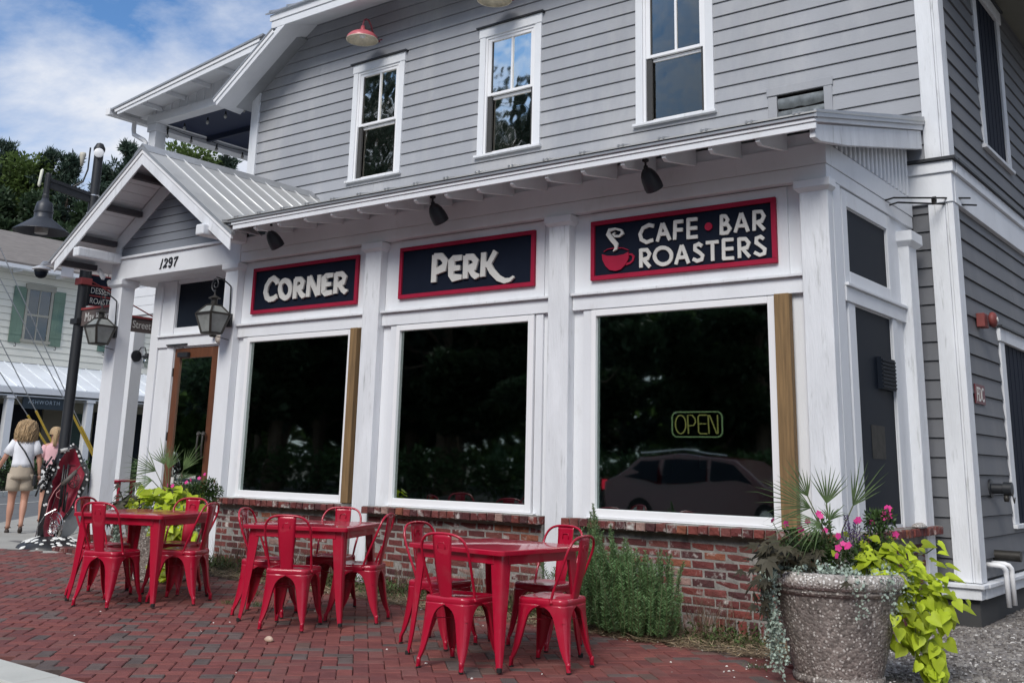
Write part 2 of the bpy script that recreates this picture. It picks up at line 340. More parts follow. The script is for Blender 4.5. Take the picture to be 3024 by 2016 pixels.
def glass_mat(name, refl=1.0, tint=(0.35,0.42,0.42), wav=0.02, wsc=1.3, blur=0.0, col=(.95,.97,1)):
    m = bpy.data.materials.new(name); m.use_nodes = True; nt = m.node_tree; nt.nodes.clear()
    L = nt.links.new; A = nt.nodes.new
    out = A('ShaderNodeOutputMaterial'); gl = A('ShaderNodeBsdfGlossy'); gl.inputs['Roughness'].default_value = blur; gl.inputs['Color'].default_value = (*col, 1)
    tr = A('ShaderNodeBsdfTransparent'); tr.inputs[0].default_value = (*tint, 1)
    fr = A('ShaderNodeFresnel'); fr.inputs['IOR'].default_value = 1.52
    mu = A('ShaderNodeMath'); mu.operation = 'MULTIPLY'; mu.inputs[1].default_value = refl; L(fr.outputs[0], mu.inputs[0])
    nz = A('ShaderNodeTexNoise'); nz.inputs['Scale'].default_value = wsc; nz.inputs['Detail'].default_value = 1.5; g = A('ShaderNodeNewGeometry'); L(g.outputs['Position'], nz.inputs['Vector'])
    bp = A('ShaderNodeBump'); bp.inputs['Strength'].default_value = 1.0; bp.inputs['Distance'].default_value = wav; L(nz.outputs['Fac'], bp.inputs['Height']); L(bp.outputs[0], gl.inputs['Normal'])
    mx = A('ShaderNodeMixShader'); L(mu.outputs[0], mx.inputs[0]); L(tr.outputs[0], mx.inputs[1]); L(gl.outputs[0], mx.inputs[2]); L(mx.outputs[0], out.inputs[0])
    return m
GLASS = glass_mat('window_glass', 6.0, (0.42,0.50,0.50), 0.0035, 1.1, 0.022, (.88,1.0,.93))
GLASS_FAR = glass_mat('far_window_glass', 1.6, (0.7,0.75,0.75), 0.004, 1.1)
GLASS_UP = glass_mat('upper_window_glass', 2.0, (0.55,0.6,0.6), 0.006, 2.6, 0.03, (.92,.88,.78))
GLASS_CL = glass_mat('lantern_glass', 0.8, (0.55,0.58,0.57), 0.0, 1)

def agg_mat(name, base, chip, scale=70, dens=0.35, bump=0.8, basevar=0.25, light_top=False):
    """exposed aggregate: pebbles in a darker matrix"""
    m = bpy.data.materials.new(name); m.use_nodes = True; nt = m.node_tree; nt.nodes.clear(); L = nt.links.new; A = nt.nodes.new
    out = A('ShaderNodeOutputMaterial'); bs = A('ShaderNodeBsdfPrincipled'); bs.inputs['Roughness'].default_value = 0.8
    g = A('ShaderNodeTexCoord'); vo = A('ShaderNodeTexVoronoi'); vo.inputs['Scale'].default_value = scale; L(g.outputs['Object'], vo.inputs['Vector'])
    sp = A('ShaderNodeSeparateColor'); L(vo.outputs['Color'], sp.inputs[0])
    a = A('ShaderNodeMath'); a.operation = 'LESS_THAN'; a.inputs[1].default_value = dens; L(sp.outputs[0], a.inputs[0])
    b = A('ShaderNodeMath'); b.operation = 'LESS_THAN'; b.inputs[1].default_value = 0.42; L(vo.outputs['Distance'], b.inputs[0])
    c = A('ShaderNodeMath'); c.operation = 'MULTIPLY'; L(a.outputs[0], c.inputs[0]); L(b.outputs[0], c.inputs[1])
    nz = A('ShaderNodeTexNoise'); nz.inputs['Scale'].default_value = 5; nz.inputs['Detail'].default_value = 8; nz.inputs['Roughness'].default_value = 0.7; L(g.outputs['Object'], nz.inputs['Vector'])
    mr = A('ShaderNodeMapRange'); mr.inputs['From Min'].default_value = 0.3; mr.inputs['From Max'].default_value = 0.7; mr.inputs['To Min'].default_value = 1-basevar; mr.inputs['To Max'].default_value = 1+basevar; L(nz.outputs['Fac'], mr.inputs['Value'])
    cr = A('ShaderNodeValToRGB'); cr.color_ramp.elements[0].color = (*[x*0.62 for x in base], 1); cr.color_ramp.elements[1].color = (*[x*1.45 for x in base], 1); L(sp.outputs[1], cr.inputs[0])
    sc_ = A('ShaderNodeVectorMath'); sc_.operation = 'SCALE'; L(cr.outputs[0], sc_.inputs[0]); L(mr.outputs[0], sc_.inputs['Scale'])
    mx = A('ShaderNodeMix'); mx.data_type = 'RGBA'; L(c.outputs[0], mx.inputs[0]); L(sc_.outputs[0], mx.inputs[6]); mx.inputs[7].default_value = (*chip, 1)
    L(mx.outputs[2], bs.inputs['Base Color'])
    bp = A('ShaderNodeBump'); bp.inputs['Strength'].default_value = bump; bp.inputs['Distance'].default_value = 0.006; bp.invert = True; L(vo.outputs['Distance'], bp.inputs['Height']); L(bp.outputs[0], bs.inputs['Normal'])
    L(bs.outputs[0], out.inputs[0]); return m
POTM = agg_mat('exposed_aggregate', (0.20,0.172,0.155), (0.56,0.53,0.49), 55, 0.28)
RIMM = agg_mat('exposed_aggregate_pale', (0.34,0.31,0.285), (0.72,0.70,0.67), 62, 0.50)
GRAVM = agg_mat('gravel_ground', (0.18,0.162,0.15), (0.50,0.48,0.46), 38, 0.14, bump=1.0)

def text_mb(body, size, fr, d0, d1, align='LEFT', shear=0, xs=1.0, space=1.0):
    """built-in font lettering turned into a mesh with depth, in the frame fr(u, v, d)"""
    cu = bpy.data.curves.new('tmp', 'FONT'); cu.body = body; cu.size = size; cu.align_x = align; cu.shear = shear; cu.space_character = space; cu.resolution_u = 3
    ob = bpy.data.objects.new('tmp', cu); COL.objects.link(ob)
    dg = bpy.context.evaluated_depsgraph_get(); me = bpy.data.meshes.new_from_object(ob.evaluated_get(dg))
    mb = MB(); k = len(me.vertices)
    co = [(v.co.x*xs, v.co.y) for v in me.vertices]
    fs = [tuple(p.vertices) for p in me.polygons]
    ed = {}
    for f in fs:
        for i in range(len(f)):
            a, b = f[i], f[(i+1) % len(f)]; ed[(a, b)] = 1
    side = [(a, b) for (a, b) in ed if (b, a) not in ed]
    vs = [fr(x, y, d0) for x, y in co]+[fr(x, y, d1) for x, y in co]
    mb.add(vs, [tuple(reversed(f)) for f in fs]+[tuple(i+k for i in f) for f in fs]+[(a, b, b+k, a+k) for a, b in side])
    bpy.data.objects.remove(ob); bpy.data.curves.remove(cu); bpy.data.meshes.remove(me)
    return mb

LET={'CORNER':[('C',[[(-9.926,3.348,0.0698),(-9.935,3.385,0.0647),(-10.01,3.432,0.0682),(-10.072,3.409,0.0682),(-10.125,3.345,0.0682),(-10.139,3.265,0.0682),(-10.108,3.201,0.0682),(-10.053,3.172,0.0647),(-9.981,3.179,0.0682),(-9.924,3.206,0.0647)]]),('O',[[(-9.687,3.27,0.0647),(-9.687,3.243,0.0647),(-9.694,3.218,0.0647),(-9.706,3.198,0.0698),(-9.724,3.182,0.0647),(-9.745,3.173,0.0647),(-9.769,3.172,0.0698),(-9.793,3.177,0.0647),(-9.817,3.189,0.0647),(-9.839,3.208,0.0736),(-9.856,3.231,0.0647),(-9.868,3.257,0.0647),(-9.875,3.285,0.0682),(-9.874,3.312,0.0647),(-9.868,3.337,0.0647),(-9.855,3.358,0.0647),(-9.838,3.373,0.0647),(-9.816,3.382,0.0647),(-9.792,3.384,0.0647),(-9.767,3.378,0.0647),(-9.744,3.366,0.0698),(-9.723,3.347,0.0682),(-9.705,3.324,0.0647),(-9.693,3.298,0.0647),(-9.687,3.27,0.0647)]]),('R',[[(-9.602,3.391,0.0647),(-9.603,3.148,0.0647)],[(-9.614,3.38,0.0647),(-9.516,3.376,0.0647),(-9.47,3.334,0.0647),(-9.485,3.287,0.0647),(-9.592,3.253,0.0647)],[(-9.535,3.255,0.0647),(-9.493,3.197,0.061),(-9.456,3.171,0.0647),(-9.417,3.174,0.0367)]]),('N',[[(-9.368,3.401,0.061),(-9.371,3.152,0.0647)],[(-9.365,3.395,0.0647),(-9.204,3.158,0.0647)],[(-9.193,3.401,0.061),(-9.193,3.157,0.0647)]]),('E',[[(-8.959,3.381,0.0506),(-9.077,3.379,0.0647),(-9.107,3.358,0.0647),(-9.108,3.192,0.0647),(-9.078,3.172,0.061),(-8.962,3.179,0.0551)],[(-9.109,3.278,0.061),(-8.987,3.276,0.045)]]),('R',[[(-8.911,3.4,0.0647),(-8.91,3.156,0.0647)],[(-8.917,3.38,0.061),(-8.818,3.381,0.061),(-8.766,3.334,0.061),(-8.785,3.283,0.061),(-8.897,3.248,0.0557)],[(-8.844,3.253,0.061),(-8.793,3.19,0.0557),(-8.754,3.167,0.061),(-8.715,3.181,0.0285)]])],'PERK':[('P',[[(-7.408,3.462,0.0698),(-7.41,3.163,0.0698)],[(-7.416,3.445,0.0698),(-7.315,3.439,0.0698),(-7.253,3.377,0.0698),(-7.272,3.309,0.0747),(-7.402,3.271,0.0698)]]),('E',[[(-7.026,3.396,0.0571),(-7.141,3.397,0.0698),(-7.167,3.375,0.0698),(-7.169,3.219,0.0698),(-7.14,3.189,0.0698),(-7.021,3.189,0.0516)],[(-7.168,3.292,0.0698),(-7.046,3.289,0.0516)]]),('R',[[(-6.972,3.412,0.0698),(-6.973,3.165,0.0659)],[(-6.977,3.393,0.0698),(-6.885,3.388,0.0698),(-6.835,3.337,0.0659),(-6.855,3.284,0.0698),(-6.971,3.26,0.0659)],[(-6.906,3.261,0.0698),(-6.864,3.199,0.061),(-6.833,3.18,0.0659),(-6.786,3.186,0.0337)]]),('K',[[(-6.735,3.421,0.0659),(-6.74,3.165,0.0659)],[(-6.578,3.417,0.0659),(-6.658,3.299,0.061),(-6.726,3.285,0.0647)],[(-6.671,3.294,0.0698),(-6.622,3.215,0.0698),(-6.535,3.134,0.0659),(-6.451,3.099,0.0561),(-6.385,3.104,0.0416),(-6.337,3.133,0.0277)]])],'ROASTERS':[('C',[[(-4.733,3.468,0.0378),(-4.786,3.484,0.0378),(-4.85,3.462,0.0358),(-4.881,3.408,0.0358),(-4.867,3.354,0.0358),(-4.813,3.323,0.036),(-4.742,3.338,0.036)]]),('A',[[(-4.643,3.486,0.0378),(-4.7,3.317,0.0342)],[(-4.64,3.486,0.036),(-4.568,3.317,0.0342)],[(-4.67,3.385,0.0378),(-4.597,3.381,0.0358)]]),('F',[[(-4.512,3.494,0.0342),(-4.52,3.314,0.036)],[(-4.518,3.48,0.0358),(-4.43,3.478,0.036)],[(-4.519,3.405,0.0358),(-4.435,3.4,0.0358)]]),('E',[[(-4.379,3.5,0.036),(-4.382,3.306,0.0342)],[(-4.389,3.486,0.036),(-4.286,3.481,0.0342)],[(-4.38,3.404,0.036),(-4.29,3.4,0.036)],[(-4.392,3.321,0.0342),(-4.286,3.319,0.0342)]]),('B',[[(-4.05,3.491,0.0324),(-4.055,3.309,0.0342)],[(-4.055,3.479,0.0342),(-4.012,3.473,0.0342),(-3.991,3.438,0.0324),(-4.009,3.406,0.0342),(-4.052,3.402,0.0324)],[(-4.052,3.402,0.0324),(-3.994,3.395,0.0324),(-3.971,3.356,0.0324),(-3.996,3.323,0.0324),(-4.059,3.321,0.0324)]]),('A',[[(-3.862,3.484,0.0324),(-3.924,3.315,0.0324)],[(-3.86,3.484,0.0324),(-3.801,3.31,0.0324)],[(-3.894,3.37,0.0324),(-3.828,3.367,0.0342)]]),('R',[[(-3.739,3.491,0.0324),(-3.745,3.31,0.0324)],[(-3.744,3.478,0.0324),(-3.674,3.474,0.0324),(-3.651,3.431,0.0324),(-3.673,3.389,0.0342),(-3.743,3.379,0.0324)],[(-3.71,3.38,0.0324),(-3.65,3.308,0.0342)]]),('R',[[(-4.873,3.269,0.0378),(-4.872,3.089,0.0378)],[(-4.878,3.255,0.0358),(-4.809,3.251,0.0378),(-4.779,3.209,0.0342),(-4.799,3.171,0.0358),(-4.871,3.161,0.0358)],[(-4.839,3.156,0.0358),(-4.776,3.086,0.0358)]]),('O',[[(-4.554,3.169,0.036),(-4.557,3.149,0.036),(-4.566,3.131,0.036),(-4.58,3.117,0.038),(-4.598,3.106,0.036),(-4.619,3.101,0.038),(-4.642,3.1,0.0378),(-4.664,3.105,0.038),(-4.685,3.114,0.036),(-4.703,3.129,0.038),(-4.717,3.146,0.036),(-4.726,3.166,0.0399),(-4.729,3.186,0.0378),(-4.725,3.206,0.036),(-4.716,3.224,0.036),(-4.702,3.239,0.038),(-4.684,3.249,0.0378),(-4.663,3.255,0.0399),(-4.64,3.255,0.0378),(-4.617,3.25,0.036),(-4.596,3.24,0.036),(-4.578,3.226,0.036),(-4.565,3.209,0.038),(-4.556,3.189,0.036),(-4.554,3.169,0.036)]]),('A',[[(-4.449,3.259,0.0342),(-4.511,3.086,0.0342)],[(-4.447,3.259,0.0342),(-4.381,3.083,0.0342)],[(-4.481,3.145,0.0342),(-4.41,3.145,0.036)]]),('S',[[(-4.245,3.227,0.0342),(-4.278,3.251,0.036),(-4.315,3.239,0.0342),(-4.316,3.202,0.0342),(-4.274,3.173,0.0342),(-4.24,3.14,0.0342),(-4.251,3.107,0.0342),(-4.296,3.097,0.0342),(-4.34,3.122,0.0342)]]),('T',[[(-4.208,3.253,0.0342),(-4.083,3.251,0.0324)],[(-4.144,3.253,0.0342),(-4.144,3.082,0.0342)]]),('E',[[(-4.036,3.269,0.0342),(-4.039,3.086,0.0322)],[(-4.046,3.261,0.0342),(-3.94,3.256,0.0324)],[(-4.037,3.178,0.0342),(-3.943,3.176,0.0342)],[(-4.048,3.094,0.0324),(-3.939,3.09,0.0324)]]),('R',[[(-3.888,3.266,0.0342),(-3.888,3.083,0.0324)],[(-3.893,3.253,0.0342),(-3.827,3.248,0.0342),(-3.797,3.209,0.0324),(-3.815,3.169,0.0324),(-3.886,3.161,0.0324)],[(-3.853,3.157,0.0305),(-3.792,3.084,0.0324)]]),('S',[[(-3.658,3.227,0.0305),(-3.688,3.253,0.0324),(-3.726,3.242,0.0324),(-3.73,3.204,0.0324),(-3.689,3.171,0.0305),(-3.652,3.139,0.0342),(-3.658,3.102,0.0305),(-3.701,3.092,0.0305),(-3.751,3.122,0.0324)]])],'STEAM':[('steam',[[(-5.17,3.273,0.008),(-5.137,3.296,0.0273),(-5.135,3.335,0.0399),(-5.185,3.393,0.0458),(-5.226,3.447,0.044),(-5.211,3.482,0.0279),(-5.146,3.489,0.021),(-5.079,3.467,0.0219),(-5.066,3.434,0.0252),(-5.101,3.412,0.021),(-5.148,3.417,0.0231),(-5.17,3.441,0.0168),(-5.146,3.453,0.0105)]])],'CUP':[('handle',[[(-5.008,3.23,0.0147),(-4.972,3.226,0.0179),(-4.952,3.203,0.0199),(-4.962,3.168,0.0179),(-4.992,3.147,0.0179),(-5.036,3.139,0.021)]]),('rim',[[(-5.28,3.282,0.0063),(-5.235,3.303,0.007),(-5.157,3.306,0.0084),(-5.068,3.297,0.0073),(-5.005,3.27,0.0063)]]),('cup',[[(-5.297,3.259,0.001),(-5.235,3.238,0.001),(-5.146,3.229,0.001),(-5.057,3.235,0.001),(-5.005,3.254,0.001),(-5.003,3.191,0.001),(-5.041,3.133,0.001),(-5.09,3.094,0.0009),(-5.146,3.085,0.001),(-5.212,3.1,0.001),(-5.257,3.143,0.001),(-5.289,3.2,0.0011)]])],'DIGITS':[('1',[[(-12.225,3.876,0.0121),(-12.235,3.834,0.0175),(-12.247,3.8,0.0191),(-12.256,3.753,0.0171)],[(-12.284,3.745,0.0071),(-12.262,3.75,0.0113),(-12.243,3.752,0.0071)]]),('2',[[(-12.169,3.828,0.0087),(-12.173,3.853,0.0212),(-12.155,3.871,0.0141),(-12.122,3.859,0.0191),(-12.118,3.835,0.0208),(-12.146,3.797,0.0147),(-12.19,3.757,0.0208)],[(-12.2,3.751,0.0173),(-12.176,3.766,0.017),(-12.144,3.757,0.017),(-12.12,3.774,0.0104)]]),('9',[[(-12.033,3.874,0.0191),(-12.064,3.865,0.0208),(-12.08,3.833,0.017),(-12.062,3.806,0.0208),(-12.039,3.806,0.0141),(-12.022,3.83,0.017),(-12.017,3.858,0.0208),(-12.033,3.874,0.0191)],[(-12.015,3.853,0.017),(-12.009,3.806,0.0208),(-12.024,3.769,0.017),(-12.051,3.749,0.0208),(-12.077,3.758,0.017),(-12.07,3.776,0.0122)]]),('7',[[(-11.966,3.844,0.0104),(-11.956,3.864,0.0208),(-11.93,3.867,0.0198),(-11.886,3.874,0.0099)],[(-11.884,3.875,0.0085),(-11.91,3.838,0.0141),(-11.938,3.799,0.0191),(-11.952,3.746,0.0212)]])]}

# ------------------------------------------------------------------ ground
def sheet(name, poly, z, m, res=None, kind='structure'):
    mb = MB(); mb.add([(x, y, (z(x, y) if callable(z) else z)) for x, y in poly], [tuple(range(len(poly)))])
    o = part(name, mb, m); tag(o, kind=kind); return o
def grid(name, x0, x1, y0, y1, nx, ny, zf, m, kind='structure'):
    mb = MB(); vs = [(x0+(x1-x0)*i/nx, y0+(y1-y0)*j/ny) for j in range(ny+1) for i in range(nx+1)]
    vs = [(x, y, zf(x, y)) for x, y in vs]
    fs = [(j*(nx+1)+i, j*(nx+1)+i+1, (j+1)*(nx+1)+i+1, (j+1)*(nx+1)+i) for j in range(ny) for i in range(nx)]
    mb.add(vs, fs); return tag(part(name, mb, m, smooth=True), kind=kind)
grid('ground', -900, 600, -600, 900, 2, 2, lambda x, y: -0.30, GROUNDM)
grid('mulch_bed', -11.2, -3.05, 7.0, 9.5, 60, 6, lambda x, y: G(x)-0.055+0.055*min(max((y-7.25)/0.7, 0), 1)+0.012*noise.noise(Vector((x*3, y*3, 0))), SOIL)
grid('gravel_ground', -3.35, 14, -6, 40, 70, 90, lambda x, y: -0.058+(0.04+0.06*noise.noise(Vector((x*.9, y*.9, 3))) if y > 7.0 else 0)*min(max((x+3.4)/.9, 0), 1), GRAVM)
SWG = lambda x, y: G(x)-0.012
road = sheet('road', [(-60,-25), (-18.0,9.3), (-21.3,12.4), (-24.6,15.6), (-42,38), (-70,80), (-150,80), (-150,-25)], 0.055, ASPH)
sheet('far_ground', [(-31.4,14.6), (-35.2,19.6), (-52,45), (-82,90), (-160,90), (-160,14)], 0.20, SOIL)
mb = MB(); pts = [(-29.2,12.6), (-30.55,16.17), (-32.1,18.4), (-36.0,23.6), (-52,46)]
for a, b in zip(pts, pts[1:]): mb.beam((a[0],a[1],.12), (b[0],b[1],.12), .2, .16)
tag(part('far_kerb', mb, CURB), kind='structure')
mb = MB(); pts = [(-24.4,11.6), (-25.9,13.75), (-27.2,15.55), (-31,20.4)]
for a, b in zip(pts, pts[1:]): mb.beam((a[0],a[1],.0625), (b[0],b[1],.0625), .10, .006)
tag(part('road_marking', mb, CURB), kind='structure')
# side walk beyond the paving
mb = MB(); mb.add([(-60,-25.4,.112),(-13.25,7.36,.112),(-12.62,7.36,.112),(-12.60,7.50,.10),(-12.0,7.50,.10),(-11.3,7.45,.09),(-11.3,8.75,.09),(-13.0,8.8,.10),(-13.0,10.7,.10),(-13.6,22,.10),(-17.1,22,.10),(-21.3,12.4,.10),(-18.0,9.3,.10),(-62,-25.5,.10)], [tuple(range(14))])
walk = tag(part('sidewalk', mb, CONC), kind='structure')
mb = MB()
for a, b in (((-13.4,7.56), (-16.6,10.4)), ((-15.6,6.0), (-18.7,9.0)), ((-14.2,9.6),(-16.6,11.9))): mb.beam((a[0],a[1],.1015), (b[0],b[1],.1015), .018, .003)
part('expansion_joint', mb, DARKGAP, walk, kind='stuff')
mb = MB(); mb.beam((-14.75,7.98,.104), (-14.25,8.13,.104), .32, .008); part('access_cover', mb, mat('cover_iron', (.16,.155,.15), .7, var=.2), walk)
# herringbone paving, laid at 45 degrees to the shop front
pav = MB(); pav.add([(-17.4,3.72,G(-17.4)-.068),(-12.3,3.72,G(-12.3)-.066),(-4.3,3.72,-.066),(-1.9,3.72,-.066),(-1.9,8.2,-.066),(-4.3,8.2,-.066),(-12.3,8.2,G(-12.3)-.066),(-17.4,8.2,G(-12.3)-.068)], [(0,1,6,7),(1,2,5,6),(2,3,4,5)])
paving = tag(part('brick_paving', pav, SAND), kind='structure')
PW = 0.1016; GAP = 0.0042
def in_pave(x, y):
    if x < -17.2 or x > -1.95 or y < 3.80: return False
    if x < -3.3:
        top = 7.55 if x > -12.0 else 7.60
        top += 0.04*math.sin(x*2.3)
    else: top = 7.42+0.05*math.sin(x*5)
    if x < -12.0: top = 7.56
    if x < -12.7: top = 7.40
    if x < -13.3: top = 7.40-(-13.3-x)*0.70
    if x > -3.2: top = 7.38-(x+3.2)*0.30
    return y < top
cells = []
c45, s45 = math.cos(R(45)), math.sin(R(45))
for i in range(-170, 171):
    for j in range(-170, 171):
        r = (i-j) % 4
        if r == 0: u0, v0, u1, v1 = i, j, i+2, j+1          # lying
        elif r == 3: u0, v0, u1, v1 = i, j, i+1, j+2         # standing
        else: continue
        uc, vc = (u0+u1)/2*PW, (v0+v1)/2*PW
        x = -7.0+uc*c45-vc*s45; y = 5.6+uc*s45+vc*c45
        if in_pave(x, y): cells.append((x, y, r == 0))
def paver_mesh(k, mtl):
    rs = random.Random(k); l, wd = 2*PW-GAP, PW-GAP; b = 0.006
    j = lambda: rs.uniform(-.0016, .0016)
    v = []
    for (sx, sy) in ((-1,-1),(1,-1),(1,1),(-1,1)): v.append((sx*l/2+j(), sy*wd/2+j(), -0.05))
    for (sx, sy) in ((-1,-1),(1,-1),(1,1),(-1,1)): v.append((sx*l/2+j(), sy*wd/2+j(), -0.005))
    for (sx, sy) in ((-1,-1),(1,-1),(1,1),(-1,1)): v.append((sx*(l/2-b)+j(), sy*(wd/2-b)+j(), 0.0))
    f = [(8,9,10,11)]+[(a, (a+1) % 4, (a+1) % 4+4, a+4) for a in range(4)]+[(a+4, (a+1) % 4+4, (a+1) % 4+8, a+8) for a in range(4)]
    return v, f
protos = []
for k in range(6):
    v, f = paver_mesh(k, PAVER); mb = MB(); mb.add(v, f, 0.5); protos.append((v, f, mb.mesh('brick', PAVER)))
camp = Vector((0,0,1.3))
cells.sort(key=lambda c: (Vector((c[0], c[1], 0))-camp).length)
def visible(x, y):
    d = Vector((x, y, 0))-camp; z = d.dot(fwd); 
    px = d.dot(r2)/z*3118.9+1512; py = -d.dot(u2)/z*3118.9+620.7
    return -60 < px < 3080 and 0 < py < 2070
vis = [c for c in cells if visible(c[0], c[1])]
near = set(id(c) for c in vis[:300])
far = MB(); rs = random.Random(5)
for c in cells:
    x, y, ly = c; k = rs.randrange(6); a = R(45) if ly else R(135)
    if rs.random() < .5: a += math.pi
    a += rs.uniform(-.012, .012); z = G(x)+rs.uniform(-.0025, .0025)+0.006*noise.noise(Vector((x*1.1, y*1.1, 0)))
    m = Matrix.Translation((x, y, z)) @ Matrix.Rotation(a, 4, 'Z') @ Matrix.Rotation(rs.uniform(-.012, .012), 4, 'X') @ Matrix.Rotation(rs.uniform(-.01, .01), 4, 'Y')
    if id(c) in near: share('brick', protos[k][2], paving, m)
    else: far.add([m @ Vector(p) for p in protos[k][0]], protos[k][1], rs.random())
part('paver_field', far, PAVER_S, paving, kind='stuff')
# kerb in front of the paving, lower left
mb = MB(); mb.box(-17.3, 3.60, -.3, 1.5, 3.74, 0.012); mb.box(-17.3, 3.44, -.3, 1.5, 3.592, 0.010)
mb.v = [(x, y, z+(G(x) if z > 0 else 0)) for x, y, z in mb.v]
mb2 = MB()
for i in range(10):
    x0 = 1.5-i*1.9; mb2.hexa([(x0-1.892,3.44,-.3),(x0,3.44,-.3),(x0,3.735,-.3),(x0-1.892,3.735,-.3)], [(x0-1.892,3.44,G(x0-1.9)+.008),(x0,3.44,G(x0)+.008),(x0,3.735,G(x0)+.012),(x0-1.892,3.735,G(x0-1.9)+.012)])
tag(part('kerb', mb2, CURB, bevel=.012, seg=2), kind='structure')
grid('near_street', -60, 14, -40, 3.43, 2, 2, lambda x, y: -0.02, ASPH)

# ------------------------------------------------------------------ the cafe building
cafe = thing('cafe_building', 'two storey grey clapboard corner cafe with white trim, brick base and metal lean-to roof', 'building', (-8, 10.7, 0))
def siding(parent, fr, u0, u1, rows, holes, mt, lf=None, rf=None, joints=True, name='siding_board', seed=1, th=0.022, maxlen=3.6, gp=.008):
    rs = random.Random(seed)
    for z0, z1 in rows:
        iv = [(u0, u1)]; extra = []
        for (h0, h1, g0, g1) in holes:
            if g1 <= z0+1e-4 or g0 >= z1-1e-4: continue
            new = []
            for a, b in iv:
                if h1 <= a or h0 >= b: new.append((a, b)); continue
                if h0 > a: new.append((a, h0))
                if h1 < b: new.append((h1, b))
            iv = new
            if g0 > z0+.02: extra.append((h0, h1, z0, g0))
            if g1 < z1-.02: extra.append((h0, h1, g1, z1))
        pieces = [(a, b, z0, z1) for a, b in iv]+extra
        out = []
        for a, b, c, d in pieces:
            if joints and b-a > maxlen:
                j = rs.uniform(a+1.2, min(b-1.0, a+maxlen))
                out += [(a, j-.0015, c, d), (j+.0015, b, c, d)]
            else: out.append((a, b, c, d))
        for a, b, c, d in out:
            la, lb = (a, a), (b, b)
            if lf and a == u0: la = (lf(c), lf(d))
            if rf and b == u1: lb = (rf(c), rf(d))
            if la[0] >= lb[0]: continue
            p0 = th*(1-(c-z0)/(z1-z0))+.003*((c-z0)/(z1-z0)); p1 = .003+(th-.003)*(1-(d-z0)/(z1-z0))
            w = rs.uniform(-.0012, .0012)
            g_ = gp if c == z0 else .001
            mb = MB(); mb.hexa([fr(la[0], c+g_, -.004), fr(lb[0], c+g_, -.004), fr(lb[0], c+w+g_, p0), fr(la[0], c-w+g_, p0)],
                               [fr(la[1], d, -.004), fr(lb[1], d, -.004), fr(lb[1], d, p1), fr(la[1], d, p1)])
            part(name, mb, mt, parent)
def panel(fr, u0, u1, z0, z1, holes, d0, d1):
    """flat wall with rectangular openings, cut into butted boxes"""
    mb = MB(); us = sorted({u0, u1}|{min(max(h[i], u0), u1) for h in holes for i in (0, 1)}); zs = sorted({z0, z1}|{min(max(h[i], z0), z1) for h in holes for i in (2, 3)})
    for a, b in zip(us, us[1:]):
        run = None
        for c, d in zip(zs, zs[1:]):
            um, zm = (a+b)/2, (c+d)/2
            solid = not any(h[0] < um < h[1] and h[2] < zm < h[3] for h in holes)
            if solid: run = [run[0], d] if run else [c, d]
            if (not solid or d == zs[-1]) and run:
                mb.hexa([fr(a, run[0], d0), fr(b, run[0], d0), fr(b, run[0], d1), fr(a, run[0], d1)], [fr(a, run[1], d0), fr(b, run[1], d0), fr(b, run[1], d1), fr(a, run[1], d1)]); run = None
    return mb
def fbox(mb, fr, u0, u1, z0, z1, d0, d1, tone=.5):
    return mb.hexa([fr(u0,z0,d0),fr(u1,z0,d0),fr(u1,z0,d1),fr(u0,z0,d1)], [fr(u0,z1,d0),fr(u1,z1,d0),fr(u1,z1,d1),fr(u0,z1,d1)], tone)

F = FRX(10.70)
UW = [(-11.27,-10.21), (-8.78,-7.73), (-6.28,-5.225)]
uholes = [(a, b, 5.33, 7.21) for a, b in UW]+[(-4.565,-3.83,5.04,5.475)]
gl = [(a+.21, b-.175, 5.38, 7.0) for a, b in UW]+[(-4.46,-3.925,5.08,5.38)]
fw = part('front_wall', panel(F, -13.6, -2.74, 4.3, 7.2, gl, -.16, -.006), DARKGAP, cafe)
mb = MB(); mb.prism([(-13.6,7.2),(-2.74,7.2),(-2.74,8.14),(-12.3,8.14),(-13.6,7.27)], -.16, -.006, F); part('gable_backing', mb, DARKGAP, cafe)
P0 = .1776
rows = [(5.084+P0*k, 5.084+P0*(k+1)) for k in range(-4, 18)]
rows = [(a, min(b, 8.14)) for a, b in rows if a < 8.13]
leftf = lambda z: -13.47 if z < 7.30 else -13.47+(z-7.30)/.668
siding(fw, F, -13.47, -2.915, rows, uholes, SIDE_G, lf=leftf, seed=3)
rows2 = [(.36+.1826*k, .36+.1826*(k+1)) for k in range(0, 20)]
mb = MB(); mb.box(-3.08, 10.703, .1, -2.74, 10.86, 4.3); lw = part('lower_front_wall', mb, DARKGAP, cafe)
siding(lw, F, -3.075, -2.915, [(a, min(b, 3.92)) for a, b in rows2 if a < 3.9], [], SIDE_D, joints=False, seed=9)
# corner boards
mb = MB(); mb.box(-2.912, 10.668, 4.395, -2.752, 10.74, 7.12); mb.box(-2.75, 10.676, 4.395, -2.728, 10.76, 7.12); mb.box(-2.726, 10.670, 4.395, -2.672, 10.868, 7.12)
part('corner_board', mb, WORN, cafe, bevel=.004)
mb = MB(); mb.box(-2.912, 10.668, .345, -2.752, 10.74, 3.925); mb.box(-2.75, 10.676, .345, -2.728, 10.76, 3.925); mb.box(-2.726, 10.670, .345, -2.672, 10.868, 3.925)
part('corner_board', mb, WORN, cafe, bevel=.004)
mb = MB(); mb.box(-13.655, 10.66, 3.2, -13.47, 10.76, 7.30); part('corner_board', mb, WORN, cafe, bevel=.004)
mb = MB(); mb.prism([(-13.655,7.302),(-13.47,7.302),(-12.21,8.14),(-12.42,8.14),(-13.655,7.315)], 0, .035, F); part('frieze_trim', mb, WHITE, cafe)
